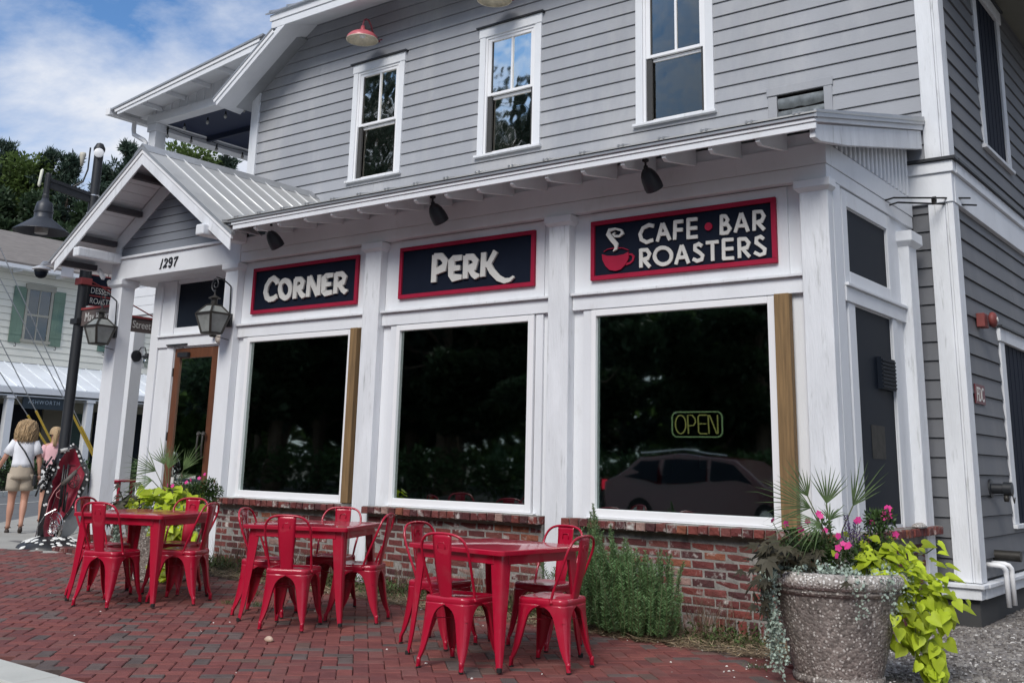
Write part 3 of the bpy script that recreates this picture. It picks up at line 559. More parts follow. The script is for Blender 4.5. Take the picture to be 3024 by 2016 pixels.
# belt course between the storeys
mb = MB(); mb.box(-3.12, 10.655, 3.925, -2.665, 10.74, 4.225); mb.box(-3.12, 10.63, 4.228, -2.64, 10.74, 4.345); mb.box(-2.74, 10.742, 3.925, -2.66, 22, 4.225); mb.box(-2.74, 10.742, 4.228, -2.63, 22, 4.345)
part('belt_course', mb, WHITE, cafe, bevel=.004)
mb = MB(); mb.box(-3.14, 10.60, 4.348, -2.605, 10.74, 4.378); mb.box(-2.74, 10.742, 4.348, -2.60, 22, 4.378); part('drip_cap', mb, BLACKM, cafe)
# side wall
FS = FRY(-2.72)
sw = part('side_wall', panel(FS, 10.76, 22, .1, 7.2, [(12.42,13.45,4.99,6.85), (12.42,13.5,.86,2.72)], -.16, -.006), DARKGAP, cafe)
Q = .1925; srow = [(6.115+Q*k, 6.115+Q*(k+1)) for k in range(-31, 6)]
srow = [(max(a, .36), b) for a, b in srow if b > .45]
sh = [(12.29,13.68,4.93,7.03), (12.21,13.70,.80,2.88), (10.7,22.1,3.925,4.345)]
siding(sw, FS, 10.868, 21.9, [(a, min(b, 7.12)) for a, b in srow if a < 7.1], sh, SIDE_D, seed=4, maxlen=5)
def side_window(y0, y1, z0, z1, g0, g1, h0, h1, dark=NAVY):
    mb = MB()
    fbox(mb, FS, y0, g0, z0, h1, 0, .03); fbox(mb, FS, g1, y1, z0, h1, 0, .03); fbox(mb, FS, y0-.03, y1+.03, h1+.002, z1, 0, .045); fbox(mb, FS, y0-.03, y1+.03, z0-.045, z0-.002, 0, .06)
    w = part('side_window_frame', mb, WORN, cafe, bevel=.004)
    m2 = MB(); n = 11
    for i in range(n):
        a = g0+(g1-g0)*i/n; fbox(m2, FS, a+.002, a+(g1-g0)/n-.004, z0+.002, h1, -.02, .004 if i % 2 else .001)
    part('dark_plank_infill', m2, dark, w)
    m3 = MB(); fbox(m3, FS, y0-.05, y1+.05, z1+.002, z1+.022, 0, .075); part('cap_flashing', m3, BLACKM, w)
    return w
side_window(12.29, 13.62, 4.94, 7.02, 12.45, 13.46, 4.94, 6.86)
side_window(12.23, 13.68, .82, 2.86, 12.42, 13.5, .82, 2.71)
# side eave soffit and skirt
mb = MB(); mb.box(-2.74, 10.0, 7.125, -1.75, 24, 7.16); part('soffit', mb, mat('olive_soffit', (.20,.20,.165), .8, var=.1), cafe)
mb = MB(); mb.box(-1.75, 10.0, 7.1, -1.71, 24, 7.3); part('fascia', mb, WHITE, cafe)
mb = MB(); mb.box(-3.06, 10.60, .205, -2.665, 10.74, .30); mb.box(-3.06, 10.57, .303, -2.63, 10.74, .34); mb.box(-2.74, 10.742, .205, -2.655, 22, .30); mb.box(-2.74, 10.742, .303, -2.62, 22, .34)
part('water_table', mb, WORN, cafe, bevel=.005)
mb = MB(); mb.box(-3.05, 10.66, -.1, -2.70, 10.74, .19); mb.box(-2.76, 10.742, -.1, -2.70, 22, .19); part('foundation', mb, DARKGAP, cafe)

def upper_window(a, b, curtain=False):
    mb = MB(); g0, g1 = a+.215, b-.178
    fbox(mb, F, a, a+.10, 5.362, 7.062, .0, .035); fbox(mb, F, b-.10, b, 5.362, 7.062, .0, .035); fbox(mb, F, a-.012, b+.012, 7.065, 7.20, .0, .042)
    w = part('upper_window', mb, WHITE, cafe, bevel=.003)
    m = MB(); fbox(m, F, a-.03, b+.03, 5.325, 5.36, 0, .075); part('sill', m, WORN, w, bevel=.004)
    m = MB(); fbox(m, F, a-.045, b+.045, 7.202, 7.222, 0, .075); part('head_flashing', m, BLACKM, w)
    m = MB(); i0, i1 = a+.102, b-.102
    fbox(m, F, i0, i0+.035, 5.362, 7.062, -.02, .022); fbox(m, F, i1-.035, i1, 5.362, 7.062, -.02, .022); fbox(m, F, i0+.036, i1-.036, 7.03, 7.062, -.02, .022)
    part('jamb', m, WHITE2, w, bevel=.002)
    m = MB(); j0, j1 = i0+.036, i1-.036
    fbox(m, F, j0, g0-.02, 6.19, 7.028, -.03, .008); fbox(m, F, g1-.005, j1, 6.19, 7.028, -.03, .008); fbox(m, F, g0-.019, g1-.006, 6.985, 7.028, -.03, .008); fbox(m, F, g0-.019, g1-.006, 6.19, 6.228, -.03, .012)
    c = (g0+g1)/2; fbox(m, F, c-.014, c+.014, 6.229, 6.984, -.03, .002)
    s = part('upper_sash', m, WHITE2, w, bevel=.002)
    m = MB(); fbox(m, F, g0-.019, c-.015, 6.23, 6.984, -.022, -.016); part('pane', m, GLASS_UP, s)
    m = MB(); fbox(m, F, c+.015, g1-.006, 6.23, 6.984, -.022, -.016); part('pane', m, GLASS_UP, s)
    m = MB(); fbox(m, F, j0, g0-.005, 5.364, 6.185, -.075, -.035); fbox(m, F, g1+.005, j1, 5.364, 6.185, -.075, -.035); fbox(m, F, g0-.004, g1+.004, 5.364, 5.41, -.075, -.035); fbox(m, F, g0-.004, g1+.004, 6.145, 6.185, -.075, -.035)
    s = part('lower_sash', m, WHITE2, w, bevel=.002)
    m = MB(); fbox(m, F, g0-.003, g1+.003, 5.411, 6.144, -.058, -.052); part('pane', m, GLASS_UP, s)
    m = MB()   # dark room behind
    y1 = 11.5; x0, x1 = a-.1, b+.1
    m.add([(x0,10.862,5.1),(x1,10.862,5.1),(x1,y1,5.1),(x0,y1,5.1),(x0,10.862,7.3),(x1,10.862,7.3),(x1,y1,7.3),(x0,y1,7.3)], [(0,1,2,3),(7,6,5,4),(2,6,7,3),(1,5,6,2),(0,3,7,4)])
    part('room_lining', m, mat('dim_room', (.045,.045,.05), .9, var=0), w)
    if curtain:
        m = MB(); n = 40
        for i in range(n):
            u = g0-.02+(g1-g0+.04)*i/n; u2_ = g0-.02+(g1-g0+.04)*(i+1)/n
            d = -.14+.02*math.sin(i*1.3); d2 = -.14+.02*math.sin((i+1)*1.3)
            m.add([F(u, 6.1, d), F(u2_, 6.1, d2), F(u2_, 7.0, d2), F(u, 7.0, d)], [(0,1,2,3)])
        part('curtain', m, mat('grey_curtain', (.25,.26,.28), .9, var=.1), w, smooth=True)
for i, (a, b) in enumerate(UW): upper_window(a, b, i == 0)
# wall vent with bent metal louvres
mb = MB(); fbox(mb, F, -4.565, -4.462, 4.9, 5.372, 0, .03); fbox(mb, F, -3.923, -3.83, 4.9, 5.382, 0, .03); fbox(mb, F, -4.58, -3.82, 5.385, 5.478, 0, .032)
vent = part('wall_vent', mb, SIDE_G, cafe, bevel=.003)
GLV = mat('bent_galvanized', (.15,.165,.17), .45, metal=.35, var=.5, vscale=9, bump=.4, bscale=14)
for k, z in enumerate((5.34, 5.19, 5.06)):
    m = MB(); n = 12; vs = []
    for i in range(n+1):
        u = -4.455+.53*i/n; sag = -.018*math.sin(math.pi*i/n)*(1+.5*k) + (.012 if i in (5, 6) else 0)
        for j in range(5):
            t = j/4; vs.append(F(u, z-.115*t+sag*(t), .012-.01*t+.018*math.sin(t*3.1)))
    m.add(vs, [(i*5+j, i*5+j+1, (i+1)*5+j+1, (i+1)*5+j) for i in range(n) for j in range(4)]); part('louvre', m, GLV, vent, smooth=True)
m = MB(); fbox(m, F, -4.46, -3.925, 4.9, 5.38, -.14, -.13); part('vent_void', m, RUBBER, vent)

# ------- upper front eave, clipped gable rake
EY = 10.0
mb = MB(); mb.box(-12.50, EY, 7.87, -1.5, EY+.035, 8.10); mb.box(-12.53, EY-.016, 7.99, -1.5, EY-.002, 8.10); part('fascia', mb, WHITE, cafe, bevel=.004)
mb = MB(); mb.hexa([(-12.24,EY+.036,7.872),(-1.5,EY+.036,7.872),(-1.5,10.70,8.12),(-12.33,10.70,8.12)], [(-12.24,EY+.036,7.885),(-1.5,EY+.036,7.885),(-1.5,10.70,8.135),(-12.33,10.70,8.135)]); part('soffit', mb, WHITE, cafe)
mb = MB(); mb.hexa([(-12.60,EY-.06,8.105),(-1.4,EY-.06,8.105),(-1.4,15,10.6),(-12.60,15,10.6)], [(-12.60,EY-.06,8.13),(-1.4,EY-.06,8.13),(-1.4,15,10.66),(-12.60,15,10.66)])
part('main_roof', mb, GALVE, cafe)
for i in range(28):
    x = -12.5+i*.405; m = MB(); m.hexa([(x,EY-.075,8.13),(x+.03,EY-.075,8.13),(x+.03,15,10.66),(x,15,10.66)], [(x+.008,EY-.075,8.15),(x+.022,EY-.075,8.15),(x+.022,15,10.68),(x+.008,15,10.68)]); part('roof_seam', m, GALVE, cafe)
rk = lambda x: 6.967+(x+13.754)*.669
FF = FRX(EY)
mb = MB(); mb.prism([(-13.72,rk(-13.72)-.155),(-12.17,7.868),(-12.35,7.868),(-13.76,rk(-13.76)-.035)], -.03, -.002, FF); part('rake_fascia', mb, WHITE, cafe, bevel=.003)
mb = MB(); mb.prism([(-13.77,rk(-13.77)-.065),(-12.42,rk(-12.42)-.065),(-12.45,rk(-12.45)-.0),(-13.79,rk(-13.79)-.0)], -.001, .018, FF); part('rake_moulding', mb, WHITE2, cafe)
zb = lambda x: rk(x)-.155
# soffit back to the wall trim line
q0, q1 = (-13.72, EY, zb(-13.72)), (-12.17, EY, 7.868); q2, q3 = (-12.20, 10.70, 8.13), (-13.99, 10.70, 8.13-(13.99-12.20)*.668)
up3 = lambda p, d: (p[0], p[1], p[2]+d)
mb = MB(); mb.hexa([q0,q1,q2,q3], [up3(q,.012) for q in (q0,q1,q2,q3)]); part('rake_soffit', mb, WHITE, cafe)
mb = MB(); mb.hexa([(-13.80,EY-.03,rk(-13.80)),(-12.45,EY-.03,rk(-12.45)),(-12.25,16,8.35),(-14.02,16,8.35-1.77*.67)], [(-13.80,EY-.03,rk(-13.80)+.03),(-12.45,EY-.03,rk(-12.45)+.03),(-12.25,16,8.38),(-14.02,16,8.38-1.77*.67)])
part('rake_roof', mb, GALVE, cafe)
mb = MB(); mb.hexa([(-13.72,EY,zb(-13.72)-.0),(-13.72,EY+.02,zb(-13.72)),(-13.99,10.70,6.93),(-14.0,10.68,6.93)], [(-13.76,EY,rk(-13.76)),(-13.76,EY+.02,rk(-13.76)),(-14.0,10.70,7.09),(-14.01,10.68,7.09)]); part('rake_end', mb, WHITE, cafe)

# ------- two storey side porch on the far side
sp = lambda x, y=0: 7.464+(x+16.97)*.117
FP = FRX(10.2)
mb = MB(); mb.prism([(-16.90,sp(-16.90)-.145),(-13.0,sp(-13.0)-.20),(-13.0,sp(-13.0)-.06),(-16.94,sp(-16.94)-.06)], -.03, 0, FP); part('porch_rake_fascia', mb, WHITE, cafe, bevel=.003)
mb = MB(); mb.prism([(-16.96,sp(-16.96)-.085),(-13.0,sp(-13.0)-.085),(-13.0,sp(-13.0)-.025),(-16.98,sp(-16.98)-.025)], .001, .02, FP); part('porch_rake_moulding', mb, WHITE2, cafe)
mb = MB(); mb.hexa([(-17.08,10.16,sp(-17.08)-.024),(-12.9,10.16,sp(-12.9)-.024),(-12.9,18.5,sp(-12.9)-.024),(-17.08,18.5,sp(-17.08)-.024)], [(-17.08,10.16,sp(-17.08)+.01),(-12.9,10.16,sp(-12.9)+.01),(-12.9,18.5,sp(-12.9)+.01),(-17.08,18.5,sp(-17.08)+.01)])
part('side_porch_roof', mb, GALVE, cafe)
mb = MB(); mb.hexa([(-16.92,10.23,sp(-16.92)-.05),(-13.2,10.23,sp(-13.2)-.05),(-13.2,10.72,sp(-13.2)-.05),(-16.92,10.72,sp(-16.92)-.05)], [(-16.92,10.23,sp(-16.92)-.03),(-13.2,10.23,sp(-13.2)-.03),(-13.2,10.72,sp(-13.2)-.03),(-16.92,10.72,sp(-16.92)-.03)])
mb.hexa([(-17.0,10.73,sp(-17.0)-.05),(-16.45,10.73,sp(-16.45)-.05),(-16.45,18.4,sp(-16.45)-.05),(-17.0,18.4,sp(-17.0)-.05)], [(-17.0,10.73,sp(-17.0)-.03),(-16.45,10.73,sp(-16.45)-.03),(-16.45,18.4,sp(-16.45)-.03),(-17.0,18.4,sp(-17.0)-.03)])
part('side_porch_soffit', mb, WHITE, cafe)
for x in (-16.3, -15.62, -14.92, -14.22):
    m = MB(); m.hexa([(x,10.235,sp(x)-.13),(x+.04,10.235,sp(x)-.13),(x+.04,10.69,sp(x)-.13),(x,10.69,sp(x)-.13)], [(x,10.235,sp(x)-.052),(x+.04,10.235,sp(x)-.052),(x+.04,10.69,sp(x)-.052),(x,10.69,sp(x)-.052)]); part('lookout', m, WHITE, cafe)
FB = FRX(10.72)
mb = MB(); mb.prism([(-16.58,7.385),(-13.5,7.387),(-13.5,7.83),(-16.58,7.47)], -.10, 0, FB); bb = part('board_and_batten_gable', mb, WHITE, cafe)
for i in range(13):
    x = -16.5+i*.235; m = MB(); m.prism([(x,7.39),(x+.03,7.39),(x+.03,7.49+(x+16.58)*.118),(x,7.49+(x+16.58)*.118)], .001, .018, FB); part('batten', m, WHITE, bb)
mb = MB(); mb.box(-16.68, 10.68, 7.225, -13.66, 10.90, 7.385); mb.box(-16.68, 10.92, 7.10, -16.40, 19, 7.22); part('porch_beam', mb, WHITE, cafe, bevel=.004)
mb = MB(); mb.box(-16.39, 10.905, 7.24, -13.66, 19, 7.27); part('porch_ceiling', mb, mat('navy_ceiling', (.012,.022,.06), .6, var=.1), cafe)
for y in (11.8, 13.0, 14.2, 15.4):
    m = MB(); m.box(-16.39, y, 7.14, -13.66, y+.06, 7.238); part('ceiling_joist', m, mat('navy_joist', (.012,.02,.05), .6, var=.1), cafe)
for y in (10.72, 14.2, 17.7):
    m = MB(); m.box(-16.64, y, 4.15, -16.43, y+.22, 7.11); c = part('porch_column', m, WHITE, cafe, bevel=.006)
    m = MB(); m.box(-16.67, y-.03, 7.08, -16.40, y+.25, 7.222); part('capital', m, WHITE, c, bevel=.006)
    m = MB(); m.box(-16.64, y, .1, -16.43, y+.22, 3.6); part('porch_column', m, WHITE, cafe, bevel=.006)
for k in range(3):
    m = MB(); m.box(-16.72, 10.70, 3.68+.16*k, -13.66, 10.73, 3.68+.16*k+.155); part('band_board', m, WHITE, cafe, bevel=.003)
mb = MB(); mb.box(-16.74, 10.731, 3.60, -13.66, 19, 4.15); part('porch_floor', mb, WHITE, cafe)
# gutter and downspout
mb = MB()
for a, b, c, d in ((-17.22,-17.20,7.36,7.48), (-17.10,-17.08,7.36,7.48), (-17.20,-17.10,7.36,7.375)): mb.box(a, 10.17, c, b, 18.5, d)
mb.box(-17.22, 10.155, 7.358, -17.08, 10.169, 7.48)
g = part('gutter', mb, WHITE2, cafe)
m = MB(); m.tube([(-17.15,10.72,7.36), (-17.15,10.72,7.22), (-17.12,10.72,7.12), (-16.78,10.72,6.95), (-16.71,10.72,6.90), (-16.70,10.72,4.2)], .042, 10); part('downspout', m, WHITE2, g, smooth=True, sharp=40)
# far wall of the building on the porch side
mb = MB(); mb.box(-13.655, 10.77, .1, -13.60, 22, 8.2); part('far_side_wall', mb, SIDE_G, cafe)
mb = MB(); mb.box(-13.6, 21.9, .1, -2.74, 22, 8.2); part('rear_wall', mb, SIDE_G, cafe)
mb = MB(); mb.box(-13.6, 10.87, 4.0, -2.74, 21.9, 4.05); part('upper_floor', mb, DARKGAP, cafe)

# ------------------------------------------------------------------ shop front
F8 = FRX(8.41)
BAYS = [(-10.41,-8.585), (-7.92,-6.08), (-5.41,-3.575)]
shf = part('shop_front_wall', panel(F8, -10.83, -3.08, .765, 3.68, [(a+.02, b-.02, .88, 2.71) for a, b in BAYS], -.09, 0), WHITE, cafe)
PIL = [(-10.87,-10.625), (-8.40,-8.155), (-5.875,-5.635), (-3.305,-3.06)]
for i, (a, b) in enumerate(PIL):
    m = MB(); m.box(a, 8.30, -.1, b, 8.409, 3.583); 
    pl = part('pilaster', m, WORN if i != 0 else WHITE, cafe, bevel=.005)
    m = MB(); m.hexa([(a-.003,8.297,3.575),(b+.003,8.297,3.575),(b+.003,8.409,3.575),(a-.003,8.409,3.575)], [(a-.035,8.262,3.605),(b+.035,8.262,3.605),(b+.035,8.409,3.605),(a-.035,8.409,3.605)])
    m.box(a-.035, 8.262, 3.606, b+.035, 8.409, 3.672); part('capital', m, WHITE, pl, bevel=.003)
EDG = [(-10.62,-8.405), (-8.15,-5.88), (-5.63,-3.31)]
for (a, b) in EDG:
    m = MB(); m.box(a, 8.362, 2.742, b, 8.409, 2.875); part('transom_band', m, WHITE, cafe, bevel=.003)
    m = MB(); m.box(a-.0, 8.325, 2.878, b+.0, 8.409, 2.903); part('drip_ledge', m, WORN, cafe, bevel=.003)
for (a, b), (e0, e1) in zip(BAYS, EDG):
    m = MB()
    if a-.1 > e0: m.box(a-.105, 8.378, .80, a-.006, 8.409, 2.739)
    part('casing', m, WHITE, cafe, bevel=.003)
m = MB(); m.box(-6.07, 8.378, .80, -5.985, 8.409, 2.739); part('casing', m, WHITE, cafe, bevel=.003)
for (a, b) in ((-10.43,-8.47), (-7.95,-5.99), (-5.45,-3.45)):    # flat panel that each sign hangs on
    m = MB(); m.box(a, 8.392, 2.906, b, 8.409, 3.675); part('sign_panel', m, WHITE, cafe, bevel=.002)
for i, (a, b) in enumerate(BAYS):
    m = MB(); t = .05
    m.box(a, 8.352, .858, a+t, 8.43, 2.732); m.box(b-t-.02, 8.352, .858, b, 8.43, 2.732); m.box(a+t+.001, 8.352, .858, b-t-.021, 8.43, .93); m.box(a+t+.001, 8.352, 2.672, b-t-.021, 8.43, 2.732)
    wf = part('shop_window_frame', m, WHITE2, cafe, bevel=.006, seg=2)
    m = MB(); m.box(a+t+.001, 8.392, .931, b-t-.021, 8.398, 2.671); part('pane', m, GLASS, wf)
    m = MB(); x = a+t; m.box(x+.002, 8.40, .932, x+.012, 8.44, 2.67); part('glazing_bead', m, DARKPAN, wf)
    m = MB(); m.box(a-.05, 8.33, .846, b+.05, 8.409, .857); part('sill_flashing', m, WHITE2, wf)
for x0, x1 in ((-8.580,-8.468), (-3.567,-3.43)):
    m = MB(); m.box(x0+.004, 8.30, .852, x1, 8.376, 2.738); part('bare_stud', m, STUD, cafe, bevel=.005)
# frieze beam
m = MB(); m.box(-10.60, 8.302, 3.682, -3.062, 8.409, 3.80); m.box(-10.60, 8.295, 3.803, -3.055, 8.409, 3.985); m.box(-3.2, 8.411, 3.682, -3.062, 10.63, 3.80); m.box(-3.2, 8.411, 3.803, -3.055, 10.63, 3.985)
part('frieze_beam', m, WHITE, cafe, bevel=.003)
# lean-to roof
rz = lambda y: 4.03+(y-7.70)*.2533
m = MB(); m.box(-10.03, 7.70, 3.915, -2.905, 7.722, 3.968); m.box(-10.05, 7.688, 3.970, -2.898, 7.722, 4.0); part('eave_fascia', m, WHITE, cafe, bevel=.003)
m = MB(); m.box(-10.07, 7.672, 4.002, -2.888, 7.722, 4.032); part('eave_drip_edge', m, GALVE, cafe, bevel=.004)
m = MB(); m.hexa([(-10.2,7.66,4.034),(-2.88,7.66,4.034),(-2.88,10.70,rz(10.7)+.004),(-11.33,10.70,rz(10.7)+.004)], [(-10.2,7.66,4.048),(-2.88,7.66,4.048),(-2.88,10.70,rz(10.7)+.018),(-11.33,10.70,rz(10.7)+.018)])
lr = part('lean_to_roof', m, GALV, cafe)
for i in range(18):
    x = -9.95+i*.405
    for dxx in (0, .045):
        m = MB(); m.tube([(x+dxx,7.655,4.052),(x+dxx,7.655+.02,4.054),(x+dxx,10.69,rz(10.69)+.02)], .013, 6); part('roof_rib', m, GALVE, lr)
m = MB(); m.hexa([(-10.2,7.723,3.985),(-2.93,7.723,3.985),(-2.93,10.66,rz(10.66)-.055),(-10.2,10.66,rz(10.66)-.055)], [(-10.2,7.723,4.000),(-2.93,7.723,4.000),(-2.93,10.66,rz(10.66)-.04),(-10.2,10.66,rz(10.66)-.04)]); part('roof_deck', m, WHITE, cafe)
RX = [-9.66,-9.25,-8.80,-8.38,-7.964,-7.553,-7.152,-6.738,-6.327,-5.915,-5.508,-5.105,-4.684,-4.272,-3.831,-3.405]
for x in RX:
    m = MB(); m.prism([(7.725,3.893),(7.765,3.872),(8.294,3.955),(8.294,rz(8.294)-.058),(7.725,3.983)], -.02, .02, lambda u, v, d: (x+d, u, v)); part('rafter_tail', m, WHITE, cafe, bevel=.002)
m = MB(); m.box(-10.2, 8.33, 3.987, -3.07, 8.36, 4.10); part('blocking', m, WHITE, cafe)
FR = lambda u, v, d: (-2.905+d, u, v)
m = MB(); m.prism([(7.70,3.97),(10.66,4.70),(10.66,4.775),(7.70,4.03)], -.02, .0, FR); part('barge_board', m, WHITE, cafe, bevel=.003)
m = MB(); m.prism([(7.67,4.0),(10.66,4.755),(10.66,4.84),(7.67,4.062)], .001, .02, FR); part('rake_flashing', m, GALVE, cafe)
m = MB(); m.prism([(7.74,3.855),(7.85,3.85),(8.48,3.975),(10.66,4.50),(10.66,4.698),(7.74,3.965)], -.07, -.022, FR); part('barge_rafter', m, WORN, cafe, bevel=.004)
m = MB(); m.prism([(8.30,3.99),(10.66,3.99),(10.66,rz(10.66)-.06),(8.30,rz(8.30)-.06)], -.10, -.06, lambda u, v, d: (-3.02+d, u, v)); gi = part('gable_infill', m, WHITE, cafe)
for i in range(19):
    y = 8.42+i*.115; m = MB(); m.prism([(y,3.99),(y+.05,3.99),(y+.05,rz(y)-.062),(y,rz(y)-.062)], -.058, -.03, lambda u, v, d: (-3.02+d, u, v)); part('batten', m, WHITE, gi, bevel=.006)
# side of the shop front (x = -3.06)
FX = FRY(-3.09)
m = panel(FX, 8.411, 10.69, .765, 3.68, [(8.86,9.83,.87,2.68), (8.78,9.83,2.97,3.52)], -.09, 0); ssf = part('shop_side_wall', m, WHITE, cafe)
m = MB(); fbox(m, FX, 8.42, 8.60, .80, 3.675, .001, .03); fbox(m, FX, 8.62, 10.28, 2.69, 2.815, .001, .035); fbox(m, FX, 8.62, 10.30, 2.818, 2.845, .001, .06)
fbox(m, FX, 8.66, 8.775, 2.85, 3.67, .001, .018); fbox(m, FX, 9.835, 9.93, 2.85, 3.67, .001, .018); fbox(m, FX, 8.777, 9.833, 3.53, 3.67, .001, .018); fbox(m, FX, 8.777, 9.833, 2.85, 2.96, .001, .018)
fbox(m, FX, 8.70, 8.855, .80, 2.687, .001, .02); fbox(m, FX, 9.835, 9.96, .80, 2.687, .001, .02); part('side_casing', m, WHITE, cafe, bevel=.003)
m = MB(); fbox(m, FX, 8.78, 9.83, 2.97, 3.52, -.03, -.01); part('dark_transom', m, DARKPAN, cafe)
m = MB(); fbox(m, FX, 8.86, 9.83, .87, 2.68, -.03, -.01); dkp = part('dark_side_panel', m, DARKPAN, cafe)
m = MB(); fbox(m, FX, 9.42, 9.80, 2.02, 2.30, -.009, .03)
for k in range(8): fbox(m, FX, 9.43, 9.79, 2.035+k*.033, 2.05+k*.033, .031, .04)
part('vent_grille', m, DARKPAN, dkp)
m = MB(); fbox(m, FX, 9.18, 9.52, 1.42, 1.70, -.009, -.006); part('paper_notice', m, mat('faded_notice', (.035,.033,.028), .8, var=.5, vscale=12), dkp)
m = MB(); m.box(-3.12, 10.20, .1, -2.99, 10.44, 3.44); pe = part('pilaster', m, WORN, cafe, bevel=.005)
m = MB(); m.hexa([(-3.12,10.195,3.43),(-2.985,10.195,3.43),(-2.985,10.445,3.43),(-3.12,10.445,3.43)], [(-3.12,10.15,3.47),(-2.94,10.15,3.47),(-2.94,10.49,3.47),(-3.12,10.49,3.47)]); m.box(-3.12, 10.15, 3.472, -2.94, 10.49, 3.57); part('capital', m, WHITE, pe, bevel=.003)

# room behind the glass
ROOM = mat('dark_room', (.07,.07,.075), .9, var=0); 
m = MB(); x0, x1, y0, y1, z0, z1 = -10.8, -3.2, 8.505, 13.2, .1, 3.66
m.add([(x0,y0,z0),(x1,y0,z0),(x1,y1,z0),(x0,y1,z0),(x0,y0,z1),(x1,y0,z1),(x1,y1,z1),(x0,y1,z1)], [(0,1,2,3),(7,6,5,4),(2,6,7,3),(1,5,6,2),(0,3,7,4)])
part('room_lining', m, ROOM, cafe)
for (px, w_, h_, zz) in ((-11.9,.35,.5,1.6), (-10.9,.3,.35,1.75), (-9.4,.18,.6,1.5), (-8.2,.2,.9,1.2), (-7.6,.14,.7,1.3)):
    m = MB(); m.box(max(px+.9, -10.6), 13.0, zz, max(px+.9, -10.6)+w_, 13.05, zz+h_); part('wall_picture', m, mat('dim_picture', (.35,.38,.36), .8, var=.4, vscale=5), cafe)
def high_table(x, y):
    t = thing('wooden_high_table', 'wooden bar table standing inside behind the shop window', 'table', (x, y, .1))
    W = mat('inner_wood', (.30,.20,.09), .6, var=.2)
    m = MB(); m.box(x-.35, y-.3, 1.15, x+.35, y+.3, 1.2); part('table_top', m, W, t)
    for sx in (-1, 1):
        for sy in (-1, 1):
            m = MB(); m.box(x+sx*.28-.03, y+sy*.24-.03, .1, x+sx*.28+.03, y+sy*.24+.03, 1.149); part('leg', m, W, t)
    return t
high_table(-9.7, 9.6)
pt = thing('pendant_lamp', 'small lit pendant bulb hanging inside the middle shop window', 'lamp', (-8.1, 9.9, 2.3))
m = MB(); m.tube([(-8.1,9.9,3.65), (-8.1,9.9,2.42)], .005, 5); part('cord', m, BLACKM, pt)
m = MB(); m.lathe([(.002,2.36),(.012,2.37),(.015,2.385),(.012,2.405),(.008,2.42)], 10, (-8.1,9.9,0)); part('bulb', m, mat('lit_bulb', (1,.8,.4), .5, var=0, emit=((1,.72,.35), 9)), pt, smooth=True)

# ------------------------------------------------------------------ brick base
def brick_proto(l, h, d, k):
    rs = random.Random(k); v = []; j = lambda s=.005: rs.uniform(-s, s)
    b = .006
    for y, ins in ((d, 0), (b, 0), (0, b)):
        for (sx, sz) in ((-1,-1),(1,-1),(1,1),(-1,1)): v.append((sx*(l/2-ins)+j(), -d/2+y+(j(.004) if y == 0 else 0), sz*(h/2-ins)+j(.002)))
    f = [(3,2,1,0)]+[(a+4, (a+1) % 4+4, (a+1) % 4, a) for a in range(4)]+[(a+8, (a+1) % 4+8, (a+1) % 4+4, a+4) for a in range(4)]+[(8,9,10,11)]
    f = [tuple(reversed(q)) for q in f]
    mb = MB(); mb.add(v, f); return v, f, mb.mesh('brick', BRICK)
stret = [brick_proto(.200, .058, .07, k) for k in range(5)]; capb = [brick_proto(.086, .066, .17, k+20) for k in range(5)]
sold = [brick_proto(.085, .15, .07, k+40) for k in range(4)]; head = [brick_proto(.095, .056, .07, k+60) for k in range(4)]
blist = []   # (matrix, proto, distance)
rs = random.Random(8)
def lay(fr_m, u0, u1, zbase):
    """running bond between u0 and u1 in a local frame matrix; soldier course at the foot, rowlock cap on top"""
    nm = []
    z = zbase; u = u0+.045
    while u < u1-.03:
        blist.append((fr_m @ Matrix.Translation((u, .035, z+.075)) @ Matrix.Rotation(rs.uniform(-.03, .03), 4, 'Y'), rs.choice(sold))); u += .098
    z += .163; r = 0
    while z < .70:
        u = u0+(.0 if r % 2 else -.105)
        while u < u1:
            a, b = max(u, u0), min(u+.2, u1)
            if b-a > .06:
                p = stret if b-a > .15 else head
                m = fr_m @ Matrix.Translation(((a+b)/2, .035+rs.uniform(-.003, .004), z+.030+rs.uniform(-.002, .002))) @ Matrix.Rotation(rs.uniform(-.008, .008), 4, 'Y') @ Matrix.Scale((b-a)/(.2 if p is stret else .095), 4, (1,0,0))
                blist.append((m, rs.choice(p)))
            u += .2115
        z += .0715; r += 1
    u = u0+.045
    while u < u1-.02:
        blist.append((fr_m @ Matrix.Translation((u, -.014+rs.uniform(-.010, .008), .806+rs.uniform(-.004, .004))) @ Matrix.Rotation(rs.uniform(-.02, .02), 4, 'Y'), rs.choice(capb))); u += .0985
BB = MB()
for (a, b) in ((-10.62,-8.405), (-8.15,-5.88), (-5.63,-3.04)):
    lay(Matrix.Translation((0, 8.28, 0)), a+.01, b-.01, G((a+b)/2)-.02)
    BB.box(a+.004, 8.2835, -.1, b-.004, 8.409, .764); BB.box(a+.012, 8.206, .768, b-.012, 8.345, .842)
lay(Matrix.Translation((-3.02, 0, 0)) @ Matrix.Rotation(R(90), 4, 'Z'), 8.42, 10.52, -.02)
BB.box(-3.14, 8.411, -.1, -3.0235, 10.56, .764); BB.box(-3.08, 8.411, .768, -2.952, 10.54, .842)
base = part('brick_base_wall', BB, MORTAR, cafe)
off = Vector(cafe.location)
def bdist(m): return (m.translation-camp).length
blist.sort(key=lambda q: bdist(q[0])-(6 if q[1] in capb else 0)*.35)
fb = MB()
for i, (m, p) in enumerate(blist):
    if i < 300: share('brick', p[2], base, Matrix.Translation(-off) @ m)
    else: fb.add([m @ Vector(q) for q in p[0]], p[1], rs.random())
part('brick_courses', fb, BRICK_S, base, kind='stuff')

